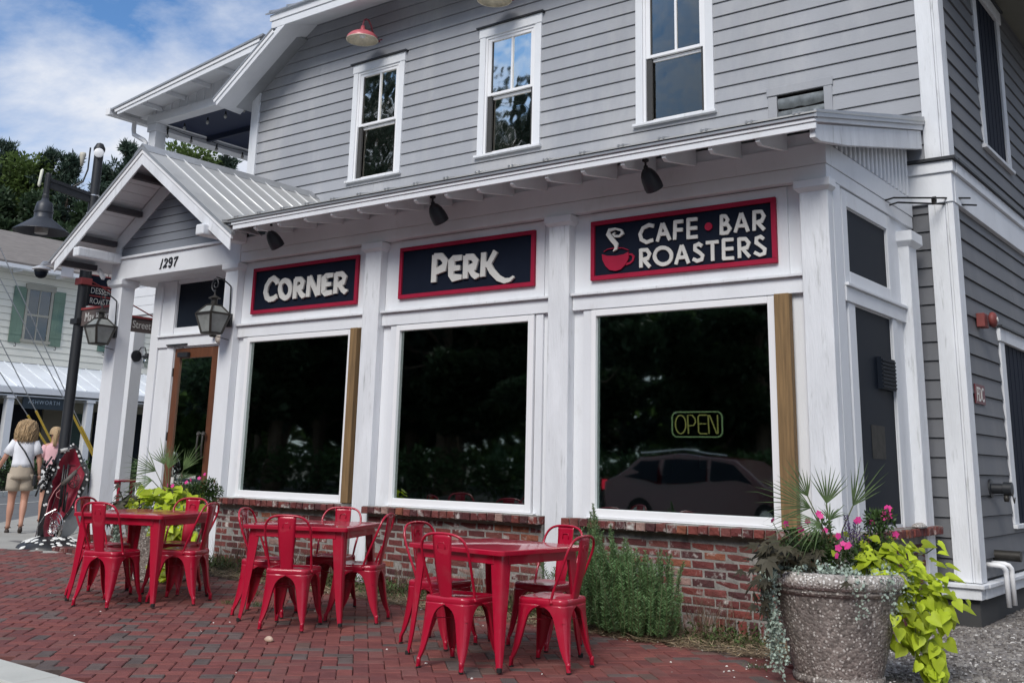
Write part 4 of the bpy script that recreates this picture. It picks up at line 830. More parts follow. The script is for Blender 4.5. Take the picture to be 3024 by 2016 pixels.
# ------------------------------------------------------------------ entry porch
AX, AZ, SL = -12.04, 5.262, .683
pz = lambda x: AZ-SL*abs(x-AX)
porch = cafe
F77 = FRX(7.70)
XL, XR = -14.02, -10.06
def strip(x0, x1, o0, o1):   # polygon following the roof slope between vertical offsets
    return [(x0, pz(x0)+o0), (x1, pz(x1)+o0), (x1, pz(x1)+o1), (x0, pz(x0)+o1)]
m = MB(); m.prism(strip(XL+.12, AX, -.235, -.085), -.022, 0, F77); m.prism(strip(AX, XR-.0, -.235, -.085), -.022, 0, F77); rb = part('rake_board', m, WORN, cafe, bevel=.003)
m = MB(); m.prism(strip(XL+.05, AX, -.083, -.028), -.022, .014, F77); m.prism(strip(AX, XR+.03, -.083, -.028), -.022, .014, F77); part('rake_moulding', m, WHITE2, cafe, bevel=.003)
m = MB(); m.prism(strip(XL, AX, -.026, .012), -.022, .028, F77); m.prism(strip(AX, XR+.05, -.026, .012), -.022, .028, F77); part('rake_flashing', m, GALVE, cafe)
# roof skins
def slope_poly(pts, t=.012):
    mb = MB(); b = [(x, y, pz(x)+.001) for x, y in pts]; tp = [(x, y, pz(x)+.001+t) for x, y in pts]; k = len(pts)
    mb.add(b+tp, [tuple(reversed(range(k))), tuple(range(k, 2*k))]+[(i, (i+1) % k, (i+1) % k+k, i+k) for i in range(k)]); return mb
rs_ = part('porch_roof_slope', slope_poly([(AX,7.675),(XR+.02,7.675),(-10.2,7.72),(-11.33,10.70),(AX,10.70)]), GALV, cafe)
part('porch_roof_slope', slope_poly([(XL-.02,7.675),(AX-.001,7.675),(AX-.001,10.70),(XL-.02,10.70)]), GALV, cafe)
for i in range(10):
    y = 7.965+i*.283
    xe = XR+.0 if y < 7.75 else -10.2-(y-7.72)*.379
    for dy, rr in ((0, .0115),):
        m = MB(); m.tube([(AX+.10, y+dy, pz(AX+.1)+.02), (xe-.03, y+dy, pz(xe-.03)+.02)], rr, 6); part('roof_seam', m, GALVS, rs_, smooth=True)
m = MB(); m.prism([(AX-.16,AZ-.10),(AX,AZ+.022),(AX+.16,AZ-.10),(AX+.165,AZ-.088),(AX,AZ+.048),(AX-.165,AZ-.088)], -3.02, .03, F77)
part('ridge_cap', m, GALVE, cafe)
m = MB(); m.beam((-10.12,7.66,4.03), (-11.32,10.68,4.80), .10, .02); part('valley_flashing', m, GALVE, cafe)
# soffit boards under the overhang
sb = MB(); 
for side in (-1, 1):
    x = 0.08; i = 0
    while x < 1.90:
        xa, xb = AX+side*x, AX+side*(x+.128)
        if not (side == 1 and xb > -10.2):
            m = MB(); m.hexa([(xa,7.723,pz(xa)-.055),(xb,7.723,pz(xb)-.055),(xb,8.30,pz(xb)-.055),(xa,8.30,pz(xa)-.055)], [(xa,7.723,pz(xa)-.04),(xb,7.723,pz(xb)-.04),(xb,8.30,pz(xb)-.04),(xa,8.30,pz(xa)-.04)])
            part('soffit_board', m, WHITE, cafe, bevel=.004)
        x += .135
m = slope_poly([(XL,7.69),(AX,7.69),(AX,10.69),(XL,10.69)]); m.v = [(x, y, z-.036) for x, y, z in m.v]; part('roof_deck', m, WHITE, cafe)
m = slope_poly([(AX,7.69),(-10.16,7.69),(-11.3,10.66),(AX,10.69)]); m.v = [(x, y, z-.036) for x, y, z in m.v]; part('roof_deck', m, WHITE, cafe)
DKWOOD = mat('weathered_dark_beam', (.065,.06,.066), .8, var=.15, bump=.2)
for side in (-1, 1):
    for dxx in (.28, .82, 1.36, 1.80):
        if side == 1 and dxx > 1.5: continue
        x = AX+side*dxx; z = pz(x)-.056
        m = MB(); m.hexa([(x-.045,7.724,z-.12-.0),(x+.045,7.724,z-.12),(x+.045,8.295,z-.12),(x-.045,8.295,z-.12)], [(x-.045,7.724,z-.045),(x+.045,7.724,z-.045),(x+.045,8.295,z-.045),(x-.045,8.295,z-.045)]); part('purlin_end', m, DKWOOD, cafe)
# gable wall with lap boards
F83 = FRX(8.33)
m = MB(); m.prism([(-13.40,3.99),(-10.62,3.99),(-10.62,pz(-10.62)-.06),(AX,AZ-.07),(-13.40,pz(-13.40)-.06)], -.08, -.02, F83); gw = part('porch_gable_wall', m, DARKGAP, cafe)
gl_ = lambda z: max(-13.26, AX-(AZ-.30-z)/SL); gr_ = lambda z: min(-10.55, AX+(AZ-.30-z)/SL)
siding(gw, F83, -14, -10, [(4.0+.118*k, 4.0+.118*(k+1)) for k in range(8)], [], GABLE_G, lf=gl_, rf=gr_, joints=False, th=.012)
m = MB()
for s_ in (-1, 1):
    a, b = (AX, AX+s_*1.36)
    m.prism([(a, pz(a)-.30), (b, pz(b)-.30), (b, pz(b)-.06), (a, pz(a)-.06)] if s_ == 1 else [(b, pz(b)-.30), (a, pz(a)-.30), (a, pz(a)-.06), (b, pz(b)-.06)], -.018, .022, F83)
m.prism([(-13.40,4.0),(-13.27,4.0),(-13.27,pz(-13.27)-.20),(-13.40,pz(-13.40)-.20)], -.018, .024, F83)
part('gable_trim', m, WHITE, cafe, bevel=.003)
# header beam with the number
m = MB(); m.box(-13.42, 8.295, 3.675, -10.605, 8.52, 3.955); m.box(-13.42, 8.521, 3.70, -13.17, 10.69, 3.955); hb = part('porch_beam', m, WHITE, cafe, bevel=.005)
m = MB(); m.box(-13.44, 8.262, 3.957, -10.62, 8.40, 3.992); part('beam_cap', m, WHITE, cafe, bevel=.003)
for (a, b) in ((-13.33,-13.19), (-10.64,-10.49)):
    m = MB(); m.box(a, 7.62, 3.90, b, 8.294, 4.035); part('corbel', m, WORN, cafe, bevel=.02, seg=2)
m = MB(); m.beam((-13.45,8.20,3.70), (-13.60,8.20,3.84), .04, .05); part('eave_bracket', m, WHITE, cafe)
m = MB(); m.box(-13.40, 8.305, .14, -13.14, 8.515, 3.575); pc = part('porch_column', m, WHITE, cafe, bevel=.006)
m = MB(); m.hexa([(-13.402,8.303,3.57),(-13.138,8.303,3.57),(-13.138,8.517,3.57),(-13.402,8.517,3.57)], [(-13.44,8.265,3.60),(-13.10,8.265,3.60),(-13.10,8.555,3.60),(-13.44,8.555,3.60)]); m.box(-13.44, 8.265, 3.602, -13.10, 8.555, 3.672); part('capital', m, WHITE, pc, bevel=.003)
m = MB(); m.box(-13.39, 8.53, 3.676, -10.62, 10.68, 3.70); part('porch_ceiling', m, WHITE, cafe)
# vestibule wall and door
D = FRX(8.75)
m = panel(D, -12.955, -10.63, .10, 3.675, [(-12.41,-11.47,.28,2.725), (-12.47,-10.93,3.01,3.62)], -.10, 0)
m.box(-12.955, 8.852, .10, -12.86, 10.69, 3.675); dw = part('vestibule_wall', m, WHITE, cafe)
m = MB(); fbox(m, D, -12.96, -12.785, .28, 3.62, .001, .03); fbox(m, D, -12.784, -10.9, 2.885, 2.91, .001, .06); fbox(m, D, -12.784, -10.9, 2.745, 2.882, .001, .028); fbox(m, D, -12.56, -12.415, .28, 2.743, .001, .022); fbox(m, D, -12.58, -12.475, 2.912, 3.66, .001, .02)
part('door_casing', m, WHITE, cafe, bevel=.003)
m = MB(); m.box(-10.86, 8.41, .1, -10.64, 8.749, 3.67); part('recess_return', m, WHITE, cafe)
m = MB(); fbox(m, D, -12.47, -10.93, 3.01, 3.62, -.04, -.03); part('dark_transom', m, DARKPAN, cafe)
m = MB(); fbox(m, D, -12.402, -12.285, .285, 2.718, -.05, -.004); fbox(m, D, -11.60, -11.48, .285, 2.718, -.05, -.004); fbox(m, D, -12.284, -11.601, 2.585, 2.718, -.05, -.004); fbox(m, D, -12.284, -11.601, .285, .62, -.05, -.004)
door = part('door', m, DOORW, cafe, bevel=.004)
m = MB(); fbox(m, D, -12.284, -11.601, .621, 2.584, -.03, -.024); part('pane', m, GLASS, door)
m = MB(); fbox(m, D, -12.30, -11.60, .45, 2.584, -.6, -.59); fbox(m, D, -11.9, -11.6, .6, 2.3, -.4, -.39, .5); part('door_interior', m, mat('dim_hall', (.10,.10,.10), .9, var=.3, vscale=1.5), door)
m = MB(); fbox(m, D, -12.28, -12.06, 2.60, 2.66, .0, .05); fbox(m, D, -12.55, -12.10, 2.762, 2.78, .03, .05); m.tube([(-12.54,8.70,2.77), (-12.12,8.67,2.72)], .009, 6); part('door_closer', m, BLACKM, door)
m = MB()
for hx in (-11.66, -11.56):
    m.tube([(hx,8.73,1.60), (hx,8.69,1.56), (hx,8.685,1.40), (hx,8.70,1.27)], .014, 8)
    m.lathe([(.006,-.02),(.035,0),(.035,.01),(.0,.03)], 12, (hx,8.70,1.585), axis='y')
part('door_handle', m, BRONZE, door, smooth=True)
for z in (.7, 1.5, 2.35):
    m = MB(); fbox(m, D, -12.412, -12.40, z, z+.11, -.01, .008); part('hinge', m, BLACKM, door)
for i, t_ in enumerate(('DOOR TO REMAIN', 'OPEN WHILE BUILDING', 'IS OCCUPIED')):
    part('door_lettering', text_mb(t_, .062, lambda u, v, d, i=i: (-11.94+u, 8.771-d, 1.02-.085*i+v), 0, .001, 'CENTER', xs=.75), LETTERW, door)
m = MB(); fbox(m, D, -12.26, -12.20, .93, 1.03, -.023, -.0225); part('door_sticker', m, LETTERW, door)
# brick landing
lm = MB(); lm.box(-13.45, 7.68, -.05, -10.90, 8.745, .145); lm.box(-13.2, 8.27, .146, -10.90, 8.745, .262)
land = part('landing_core', lm, MORTAR, cafe)
rs = random.Random(31)
def lay_tread(y0, z, x0, x1):
    u = x0+.05
    while u < x1-.03:
        mm = Matrix.Translation(-off) @ Matrix.Translation((u, y0+.08, z+.001)) @ Matrix.Rotation(rs.uniform(-.02, .02), 4, 'Z'); share('brick', rs.choice(capb)[2], land, mm); u += .0985
lay_tread(7.66, .12, -13.45, -10.9); lay_tread(8.25, .236, -13.2, -10.9)

# number on the beam
nb = thing('house_number', 'black italic house number 1297 screwed to the white porch beam', 'house number', (-12.1, 8.29, 3.72))
LETM = BLACKM
for ch, strokes in LET['DIGITS']:
    m = MB()
    for k, s_ in enumerate(strokes): m.ribbon(s_, .001, .011+.0006*k, FRX(8.294))
    part('digit', m, LETM, nb)

# ------------------------------------------------------------------ shop signs
def sign_board(label, a, b, z0, z1):
    t = thing('wall_sign', label, 'sign', ((a+b)/2, 8.39, z0), group='painted signs over the shop windows')
    m = MB(); m.box(a+.03, 8.376, z0+.03, b-.03, 8.391, z1-.03); part('sign_board', m, NAVY, t)
    w_ = .042
    for (p, q, r_, s_) in ((a, b, z1-w_, z1), (a, b, z0, z0+w_), (a, a+w_, z0+w_+.001, z1-w_-.001), (b-w_, b, z0+w_+.001, z1-w_-.001)):
        m = MB(); m.box(p, 8.355, r_, q, 8.3905, s_); part('frame_strip', m, SIGNRED, t, bevel=.002)
    return t
FL = FRX(8.375)
def letters(t, key, dpt=.028, inset=.0):
    for ch, strokes in LET[key]:
        m = MB()
        for k, s_ in enumerate(strokes): m.ribbon(s_, .001+.0004*k, dpt+.0007*k, FL)
        part('letter', m, LETTERW, t, bevel=.003)
s1 = sign_board('navy sign reading CORNER in raised off white letters inside a crimson border', -10.40, -8.567, 3.016, 3.583); letters(s1, 'CORNER')
s2 = sign_board('navy sign reading PERK with a long curling letter tail inside a crimson border', -7.925, -6.09, 3.022, 3.588); letters(s2, 'PERK')
s3 = sign_board('navy sign reading CAFE BAR ROASTERS beside a red steaming coffee cup', -5.424, -3.544, 3.014, 3.588); letters(s3, 'ROASTERS', .018)
m = MB(); m.lathe([(.001,.0),(.036,.0),(.036,.018),(.001,.018)], 24, (-4.178,8.374,3.399), axis='y'); part('red_dot', m, SIGNRED, s3)
for k, (nm, strokes) in enumerate(LET['CUP']):
    m = MB()
    if nm == 'cup': m.prism([(p[0], p[1]) for p in reversed(strokes[0])], .001, .017, FL)
    else: m.ribbon(strokes[0], .0015+.0003*k, .012+.001*k, FL)
    part('cup_'+('bowl' if nm == 'cup' else nm), m, SIGNRED, s3)
m = MB(); m.ribbon(LET['STEAM'][0][1][0], .002, .026, FL); part('steam_swirl', m, LETTERW, s3, bevel=.002)
# OPEN sign behind the glass
op = thing('open_sign', 'unlit neon OPEN sign with a faint glow added to its tubes, inside the right shop window', 'sign', (-4.38, 8.55, 1.57))
NEON1 = mat('neon_tube_green', (.45,.48,.26), .3, var=0, emit=((.55,.65,.32), .75)); NEON2 = mat('neon_tube_amber', (.42,.36,.20), .3, var=0, emit=((.75,.58,.18), .95))  # weak emission brightens the tubes though the sign is off
def rrect(x0, x1, z0, z1, r, n=6):
    pts = []
    for cx, cz, a0 in ((x1-r, z1-r, 0), (x0+r, z1-r, 90), (x0+r, z0+r, 180), (x1-r, z0+r, 270)):
        for i in range(n+1): a = R(a0+90*i/n); pts.append((cx+r*math.cos(a), 8.55, cz+r*math.sin(a)))
    return pts
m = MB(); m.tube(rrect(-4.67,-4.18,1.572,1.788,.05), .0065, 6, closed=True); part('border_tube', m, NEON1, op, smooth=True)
Z0, Z1 = 1.60, 1.76
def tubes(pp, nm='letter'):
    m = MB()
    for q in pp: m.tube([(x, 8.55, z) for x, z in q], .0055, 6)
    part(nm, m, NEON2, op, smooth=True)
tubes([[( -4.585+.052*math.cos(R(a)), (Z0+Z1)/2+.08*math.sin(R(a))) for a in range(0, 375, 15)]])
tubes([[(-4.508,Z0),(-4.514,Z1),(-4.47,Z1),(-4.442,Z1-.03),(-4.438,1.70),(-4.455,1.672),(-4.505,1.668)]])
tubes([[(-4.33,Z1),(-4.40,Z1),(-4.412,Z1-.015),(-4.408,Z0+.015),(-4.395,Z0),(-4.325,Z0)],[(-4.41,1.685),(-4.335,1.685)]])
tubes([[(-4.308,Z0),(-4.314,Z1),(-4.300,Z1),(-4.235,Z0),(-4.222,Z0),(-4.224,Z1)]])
m = MB(); m.tube([(-4.6,8.55,1.79),(-4.6,8.55,2.66)], .0015, 4); m.tube([(-4.25,8.55,1.79),(-4.25,8.55,2.66)], .0015, 4); part('hanging_wire', m, BLACKM, op)

# ------------------------------------------------------------------ lamps
LPANE = mat('lantern_pane_reflection', (.25,.262,.25), .35, spec=.4, var=.25, vscale=9)  # frosted panes with the pale reflection painted in as opaque grey
def gas_lantern(x, y, z, label, side):
    """x,y = centre of the lantern; the bracket goes back to the column face"""
    t = thing('gas_lantern', label, 'lantern', (x, y, z), group='bronze lanterns either side of the entry')
    a, b = .145, .085; h = .235
    def ring(s, zz): return [(x+sx*s, y+sy*s, zz) for sx, sy in ((-1,-1),(1,-1),(1,1),(-1,1))]
    B0, T0, C0 = ring(b, z), ring(a, z+h), ring(a*.42, z+h+.105)
    m = MB()
    for i in range(4):
        m.beam(B0[i], T0[i], .026, .026); m.beam(T0[i], C0[i], .022, .022)
        for rg in (B0, T0, C0): m.beam(rg[i], rg[(i+1) % 4], .024 if rg is not C0 else .014, .022)
    m.box(x-b, y-b, z-.012, x+b, y+b, z-.002); m.box(x-a*.42, y-a*.42, z+h+.107, x+a*.42, y+a*.42, z+h+.118)
    m.lathe([(.04,0),(.04,.07),(.075,.075),(.07,.082),(.015,.11),(.01,.14)], 14, (x,y,z+h+.118))
    part('lantern_frame', m, BRONZE, t)
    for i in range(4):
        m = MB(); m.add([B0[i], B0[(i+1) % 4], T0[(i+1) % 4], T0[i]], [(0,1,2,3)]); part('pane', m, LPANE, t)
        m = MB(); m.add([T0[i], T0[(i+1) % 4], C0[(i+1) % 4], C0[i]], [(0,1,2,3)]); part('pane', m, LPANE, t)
    m = MB(); m.lathe([(.02,0),(.02,.10),(.012,.11)], 8, (x,y,z)); part('burner', m, BRONZE, t)
    m = MB(); top = z+h+.28
    pts = []
    for i in range(26):
        q = i/25; ang = R(-90)-q*R(540); rr = .088*(1-q*.85)+.004
        pts.append((x+rr*math.cos(ang)*0.9, y, top+.088+rr*math.sin(ang)-.0))
    m.tube(pts, .009, 6)
    yb = 8.30; arc = []
    for i in range(12):
        q = i/11; arc.append((x+(.19)*math.sin(q*math.pi/2)*side, y+(yb-.03-y)*q, top+.088+.088*math.cos(q*math.pi*.5)))
    m.tube(arc, .009, 6); m.tube([arc[-1], (arc[-1][0], yb-.012, z+.16)], .010, 6)
    m.tube([(x, y, top+.02), (x, y, top-.02)], .012, 6)
    m.box(arc[-1][0]-.045, yb-.03, z+.10, arc[-1][0]+.045, yb, z+.26); m.tube([(x, y, z-.02), (arc[-1][0], yb, z-.06)], .005, 5)
    part('scroll_bracket', m, BLACKM, t, smooth=True, sharp=40)
    return t
gas_lantern(-10.73, 8.06, 2.77, 'bronze gas lantern on the pilaster right of the wooden door', 0.15)
gas_lantern(-13.20, 8.08, 2.76, 'bronze gas lantern on the porch column in front of the street sign', 0.15)
# small alarm sounder over the door
t = thing('door_sounder', 'small beige spotlight and sensor under the right lantern', 'sensor', (-11.30, 8.73, 2.74))
m = MB(); m.lathe([(.0,-.03),(.05,-.02),(.055,.0),(.05,.02),(.0,.02)], 14, (-11.42,8.70,2.80), axis='y'); part('housing', m, mat('aged_beige', (.36,.31,.27), .6), t, smooth=True)
m = MB(); m.lathe([(.0,-.03),(.032,-.03),(.032,.03),(.0,.03)], 12, (-11.53,8.68,2.86), axis='y'); part('lens_hood', m, BRONZE, t, smooth=True)
# three black floods under the eave
lab = ['black spotlight under the eave above the CORNER sign', 'black spotlight under the eave above the PERK sign', 'black spotlight under the eave above the CAFE BAR sign']
for (x, l_) in zip((-9.66, -7.11, -4.58), lab):
    t = thing('eave_spotlight', l_, 'spotlight', (x, 7.95, 3.95), group='black spotlights under the eave')
    m = MB(); m.lathe([(.004,.0),(.03,.0),(.03,-.02),(.01,-.03),(.01,-.07)], 10, (x,7.95,3.985)); m.lathe([(.018,-.02),(.022,0),(.018,.02)], 8, (x,7.955,3.905)); part('mount', m, BLACKM, t, smooth=True)
    mm = Matrix.Translation((x, 7.955, 3.89)) @ Matrix.Rotation(R(38), 4, 'X') @ Matrix.Rotation(R(-6), 4, 'Y')
    m = MB(); m.lathe([(.0,.015),(.030,.008),(.052,-.015),(.070,-.05),(.082,-.10),(.087,-.16),(.084,-.20),(.076,-.205),(.066,-.17),(.0,-.12)], 18, m=mm); part('lamp_head', m, mat('spot_black', (.012,.015,.022), .45, var=.1) if x == -9.66 else bpy.data.materials['spot_black'], t, smooth=True, sharp=45)
# pink gooseneck lamps
PK = mat('faded_pink_enamel', (.50,.11,.13), .4, var=.2, vscale=8, coat=.3); PKD = mat('faded_pink_pipe', (.30,.08,.10), .5, var=.2)
for (x, l_) in ((-10.76, 'faded pink gooseneck lamp above the left upper window'), (-8.26, 'faded pink gooseneck lamp cut by the photo top above the middle upper window')):
    z = 7.482; t = thing('gooseneck_lamp', l_, 'lamp', (x, 10.69, z), group='pink gooseneck lamps on the upper wall')
    m = MB(); m.lathe([(.0,0),(.055,.0),(.06,-.02),(.0,-.03)], 16, (x,10.69,z), axis='y'); part('wall_rose', m, PKD, t, smooth=True)
    m = MB(); m.tube([(x,10.67,z),(x,10.58,z+.02),(x,10.52,z+.10),(x,10.47,z+.20),(x,10.42,z+.255),(x,10.37,z+.262),(x,10.325,z+.23),(x,10.31,z+.16),(x,10.31,z+.10)], .014, 8); part('gooseneck', m, PKD, t, smooth=True)
    m = MB(); m.lathe([(.0,.13),(.03,.125),(.035,.07),(.05,.045),(.12,.03),(.19,-.01),(.23,-.055),(.235,-.09)], 28, (x,10.31,z-.0), cap=False); part('shade', m, PK, t, smooth=True)
    m = MB(); m.lathe([(.233,-.09),(.225,-.055),(.185,-.015),(.11,.024),(.0,.035)], 28, (x,10.31,z-.002), cap=False); m.lathe([(.236,-.088),(.24,-.10),(.23,-.10),(.228,-.09)], 28, (x,10.31,z), cap=False); part('shade_lining', m, mat('stained_white_enamel', (.62,.56,.44), .5, var=.3, vscale=12), t, smooth=True)
    m = MB(); m.lathe([(.0,-.05),(.04,-.03),(.05,.0),(.03,.02)], 14, (x,10.31,z-.02)); part('bulb', m, WHITE2, t, smooth=True)
# string of bulbs under the side porch
t = thing('string_lights', 'string of clear bulbs hanging under the dark side porch ceiling', 'string lights', (-16.3, 10.9, 7.1))
pts = [(-16.38,10.90,7.14)]
for i in range(18): y = 10.95+i*.14; pts.append((-16.33, y, 7.165-.03*math.sin((i % 6)/6*math.pi)))
m = MB(); m.tube(pts, .006, 5); part('cable', m, RUBBER, t)
def bulb(x, y, z):
    m = MB(); m.lathe([(.012,0),(.016,-.05),(.012,-.055)], 8, (x,y,z)); s_ = part('socket', m, RUBBER, t, smooth=True)
    m = MB(); m.lathe([(.012,-.055),(.03,-.085),(.03,-.105),(.012,-.13),(.0,-.133)], 10, (x,y,z)); part('bulb', m, mat('clear_bulb', (.35,.35,.33), .15, var=0) if 'clear_bulb' not in bpy.data.materials else bpy.data.materials['clear_bulb'], s_, smooth=True)
for p in ((-16.36,10.92,7.10), (-16.33,11.42,7.13), (-16.33,12.0,7.13), (-16.33,12.62,7.13), (-15.9,10.95,7.18), (-15.3,11.0,7.2), (-14.8,11.0,7.22), (-14.3,11.0,7.24), (-13.85,11.0,7.27)): bulb(*p)

# ------------------------------------------------------------------ fittings on the side wall
t = thing('fire_bell', 'round red fire alarm bell on the grey side wall', 'alarm bell', (-2.70, 11.42, 2.84))
RB = mat('faded_red_enamel', (.20,.045,.04), .6, var=.25, vscale=10)
m = MB(); m.box(-2.702, 11.33, 2.76, -2.62, 11.50, 2.90); part('back_box', m, RB, t, bevel=.006)
m = MB(); m.lathe([(.0,0),(.055,.0),(.074,.012),(.080,.035),(.068,.058),(.03,.07),(.0,.072)], 22, (-2.60,11.45,2.84), axis='x'); part('gong', m, RB, t, smooth=True)
m = MB(); m.lathe([(.0,.0),(.024,.0),(.024,.006),(.0,.006)], 14, (-2.527,11.45,2.84), axis='x'); part('label_disc', m, LETTERW, t)
t = thing('fdc_sign', 'small red plate reading FDC on the grey side wall', 'sign', (-2.70, 11.22, 2.0))
m = MB(); m.box(-2.701, 11.04, 1.985, -2.692, 11.41, 2.175); part('plate', m, mat('dark_red_plate', (.13,.015,.02), .5), t)
part('lettering', text_mb('FDC', .20, lambda u, v, d: (-2.692+d, 11.225+u, 2.01+v), .001, .004, 'CENTER', xs=.72), LETTERW, t)
t = thing('wall_pipe_outlet', 'dark capped pipe outlet with a flange low on the side wall', 'pipe', (-2.70, 11.4, 1.17))
m = MB(); m.lathe([(.0,0),(.09,.0),(.09,.015),(.05,.02),(.05,.12),(.065,.125),(.065,.20),(.0,.205)], 20, (-2.705,11.38,1.18), axis='x'); part('outlet', m, BLACKM, t, smooth=True, sharp=40)
m = MB(); m.lathe([(.02,-.03),(.028,.0),(.02,.03)], 10, (-2.56,11.36,1.09)); m.tube([(-2.51,11.38,1.18),(-2.50,11.36,1.10),(-2.50,11.40,1.05),(-2.50,11.44,1.10)], .006, 5); part('chain_cap', m, BRONZE, t, smooth=True)
t = thing('pvc_drain', 'pair of white plastic drain pipes at the foot of the side wall', 'pipe', (-2.62, 11.2, .15))
for y in (11.03, 11.25):
    m = MB(); m.tube([(-2.74,y,.49),(-2.60,y,.49),(-2.565,y,.48),(-2.55,y+.03,.45),(-2.55,y+.04,.40),(-2.55,y+.05,.12)], .024, 10); part('drain_pipe', m, WHITE2, t, smooth=True)
m = MB(); m.lathe([(.0,0),(.05,.0),(.05,.26),(.0,.26)], 14, (-2.73,11.35,.56), axis='x'); part('valve_stub', m, BRONZE, t, smooth=True, sharp=40)
t = thing('wire_strainer', 'pair of black cable rods with clamps across the building corner', 'cable fitting', (-2.9, 10.55, 3.92))
m = MB()
for (a, b) in (((-3.052,9.78,3.795), (-2.60,11.05,4.03)), ((-3.052,9.90,3.775), (-2.58,11.2,3.985))): m.tube([a, (a[0]+.06, a[1]+.06, a[2]+.03), b], .009, 6)
part('rod', m, RUBBER, t)
m = MB()
for f_ in (.55, .74):
    for dz in (0, -.03):
        m.xbox(Matrix.Translation((-3.052+.45*f_, 9.80+1.27*f_, 3.81+.21*f_+dz)) @ Matrix.Rotation(.5+dz*9, 4, 'X'), .035, .06, .045)
part('clamp', m, BRONZE, t)
t = thing('cast_shell', 'pale oyster shell lying on the side brick ledge', 'shell', (-2.96, 9.88, .845))
m = MB(); vs = []; n = 14
for j, (r_, z) in enumerate(((.0,.045),(.4,.042),(.75,.03),(1.0,.012),(.9,.0))):
    for i in range(n): a = 2*math.pi*i/n; k = 1+.18*noise.noise(Vector((math.cos(a)*2, math.sin(a)*2, j))); vs.append((-2.96+.05*r_*k*math.cos(a), 9.88+.15*r_*k*math.sin(a), .843+z*(1+.3*noise.noise(Vector((i, j, 1))))))
m.add(vs, [(j*n+i, j*n+(i+1) % n, (j+1)*n+(i+1) % n, (j+1)*n+i) for j in range(4) for i in range(n)]); part('shell_body', m, RIMM, t)

# ------------------------------------------------------------------ tables and chairs
def make_table():
    t = thing('cafe_table', 'x', 'table')
    h = .45; m = MB(); zt = .742; n = 6; r = .035
    def rr(s, z, rad=r):
        pts = []
        for cx, cy, a0 in ((s-rad, s-rad, 0), (-s+rad, s-rad, 90), (-s+rad, -s+rad, 180), (s-rad, -s+rad, 270)):
            for i in range(n+1): a = R(a0+90*i/n); pts.append((cx+rad*math.cos(a), cy+rad*math.sin(a), z))
        return pts
    rings = [rr(h-.012, zt-.032), rr(h-.001, zt-.032), rr(h, zt-.026), rr(h, zt-.006), rr(h-.004, zt-.001), rr(h-.010, zt)]
    k = len(rings[0]); vs = sum(rings, [])
    fs = [tuple(reversed(range(k)))]+[(a*k+i, a*k+(i+1) % k, (a+1)*k+(i+1) % k, (a+1)*k+i) for a in range(len(rings)-1) for i in range(k)]+[tuple((len(rings)-1)*k+i for i in range(k))]
    m.add(vs, fs); part('table_top', m, RED, t, smooth=True, sharp=30, local=True)
    m = MB(); a = .40
    for s in (-1, 1): m.box(-a+.06, s*a-.012, .65, a-.06, s*a+.012, .709); m.box(s*a-.012, -a+.06, .65, s*a+.012, a-.06, .709)
    part('apron', m, RED, t, bevel=.003, local=True)
    for sx in (-1, 1):
        for sy in (-1, 1):
            m = MB()
            prof = [(.705,.098,.405,.030),(.64,.092,.407,.028),(.40,.070,.414,.022),(.15,.046,.424,.016),(.06,.034,.430,.012),(.018,.028,.434,.012)]
            vs = []
            for (z, w_, o, c_) in prof:
                q = [(o, o-w_), (o, o-c_), (o-.004, o-c_*.45), (o-c_*.45, o-.004), (o-c_, o), (o-w_, o), (o-w_, o-.012), (o-c_*1.3, o-.012), (o-.012, o-c_*1.3), (o-.012, o-w_)]
                vs += [(sx*x, sy*y, z) for x, y in q]
            kk = 10; fs = [(i*kk+j, i*kk+(j+1) % kk, (i+1)*kk+(j+1) % kk, (i+1)*kk+j) for i in range(len(prof)-1) for j in range(kk)]+[tuple(range(kk)), tuple(reversed([(len(prof)-1)*kk+j for j in range(kk)]))]
            if sx*sy < 0: fs = [tuple(reversed(f)) for f in fs]
            m.add(vs, fs); lg = part('leg', m, RED, t, smooth=True, sharp=40, local=True)
            m = MB(); m.lathe([(.016,0),(.018,.004),(.018,.026),(.012,.03)], 10, (sx*.424, sy*.424, 0)); part('rubber_foot', m, RUBBER, lg, local=True)
    return t
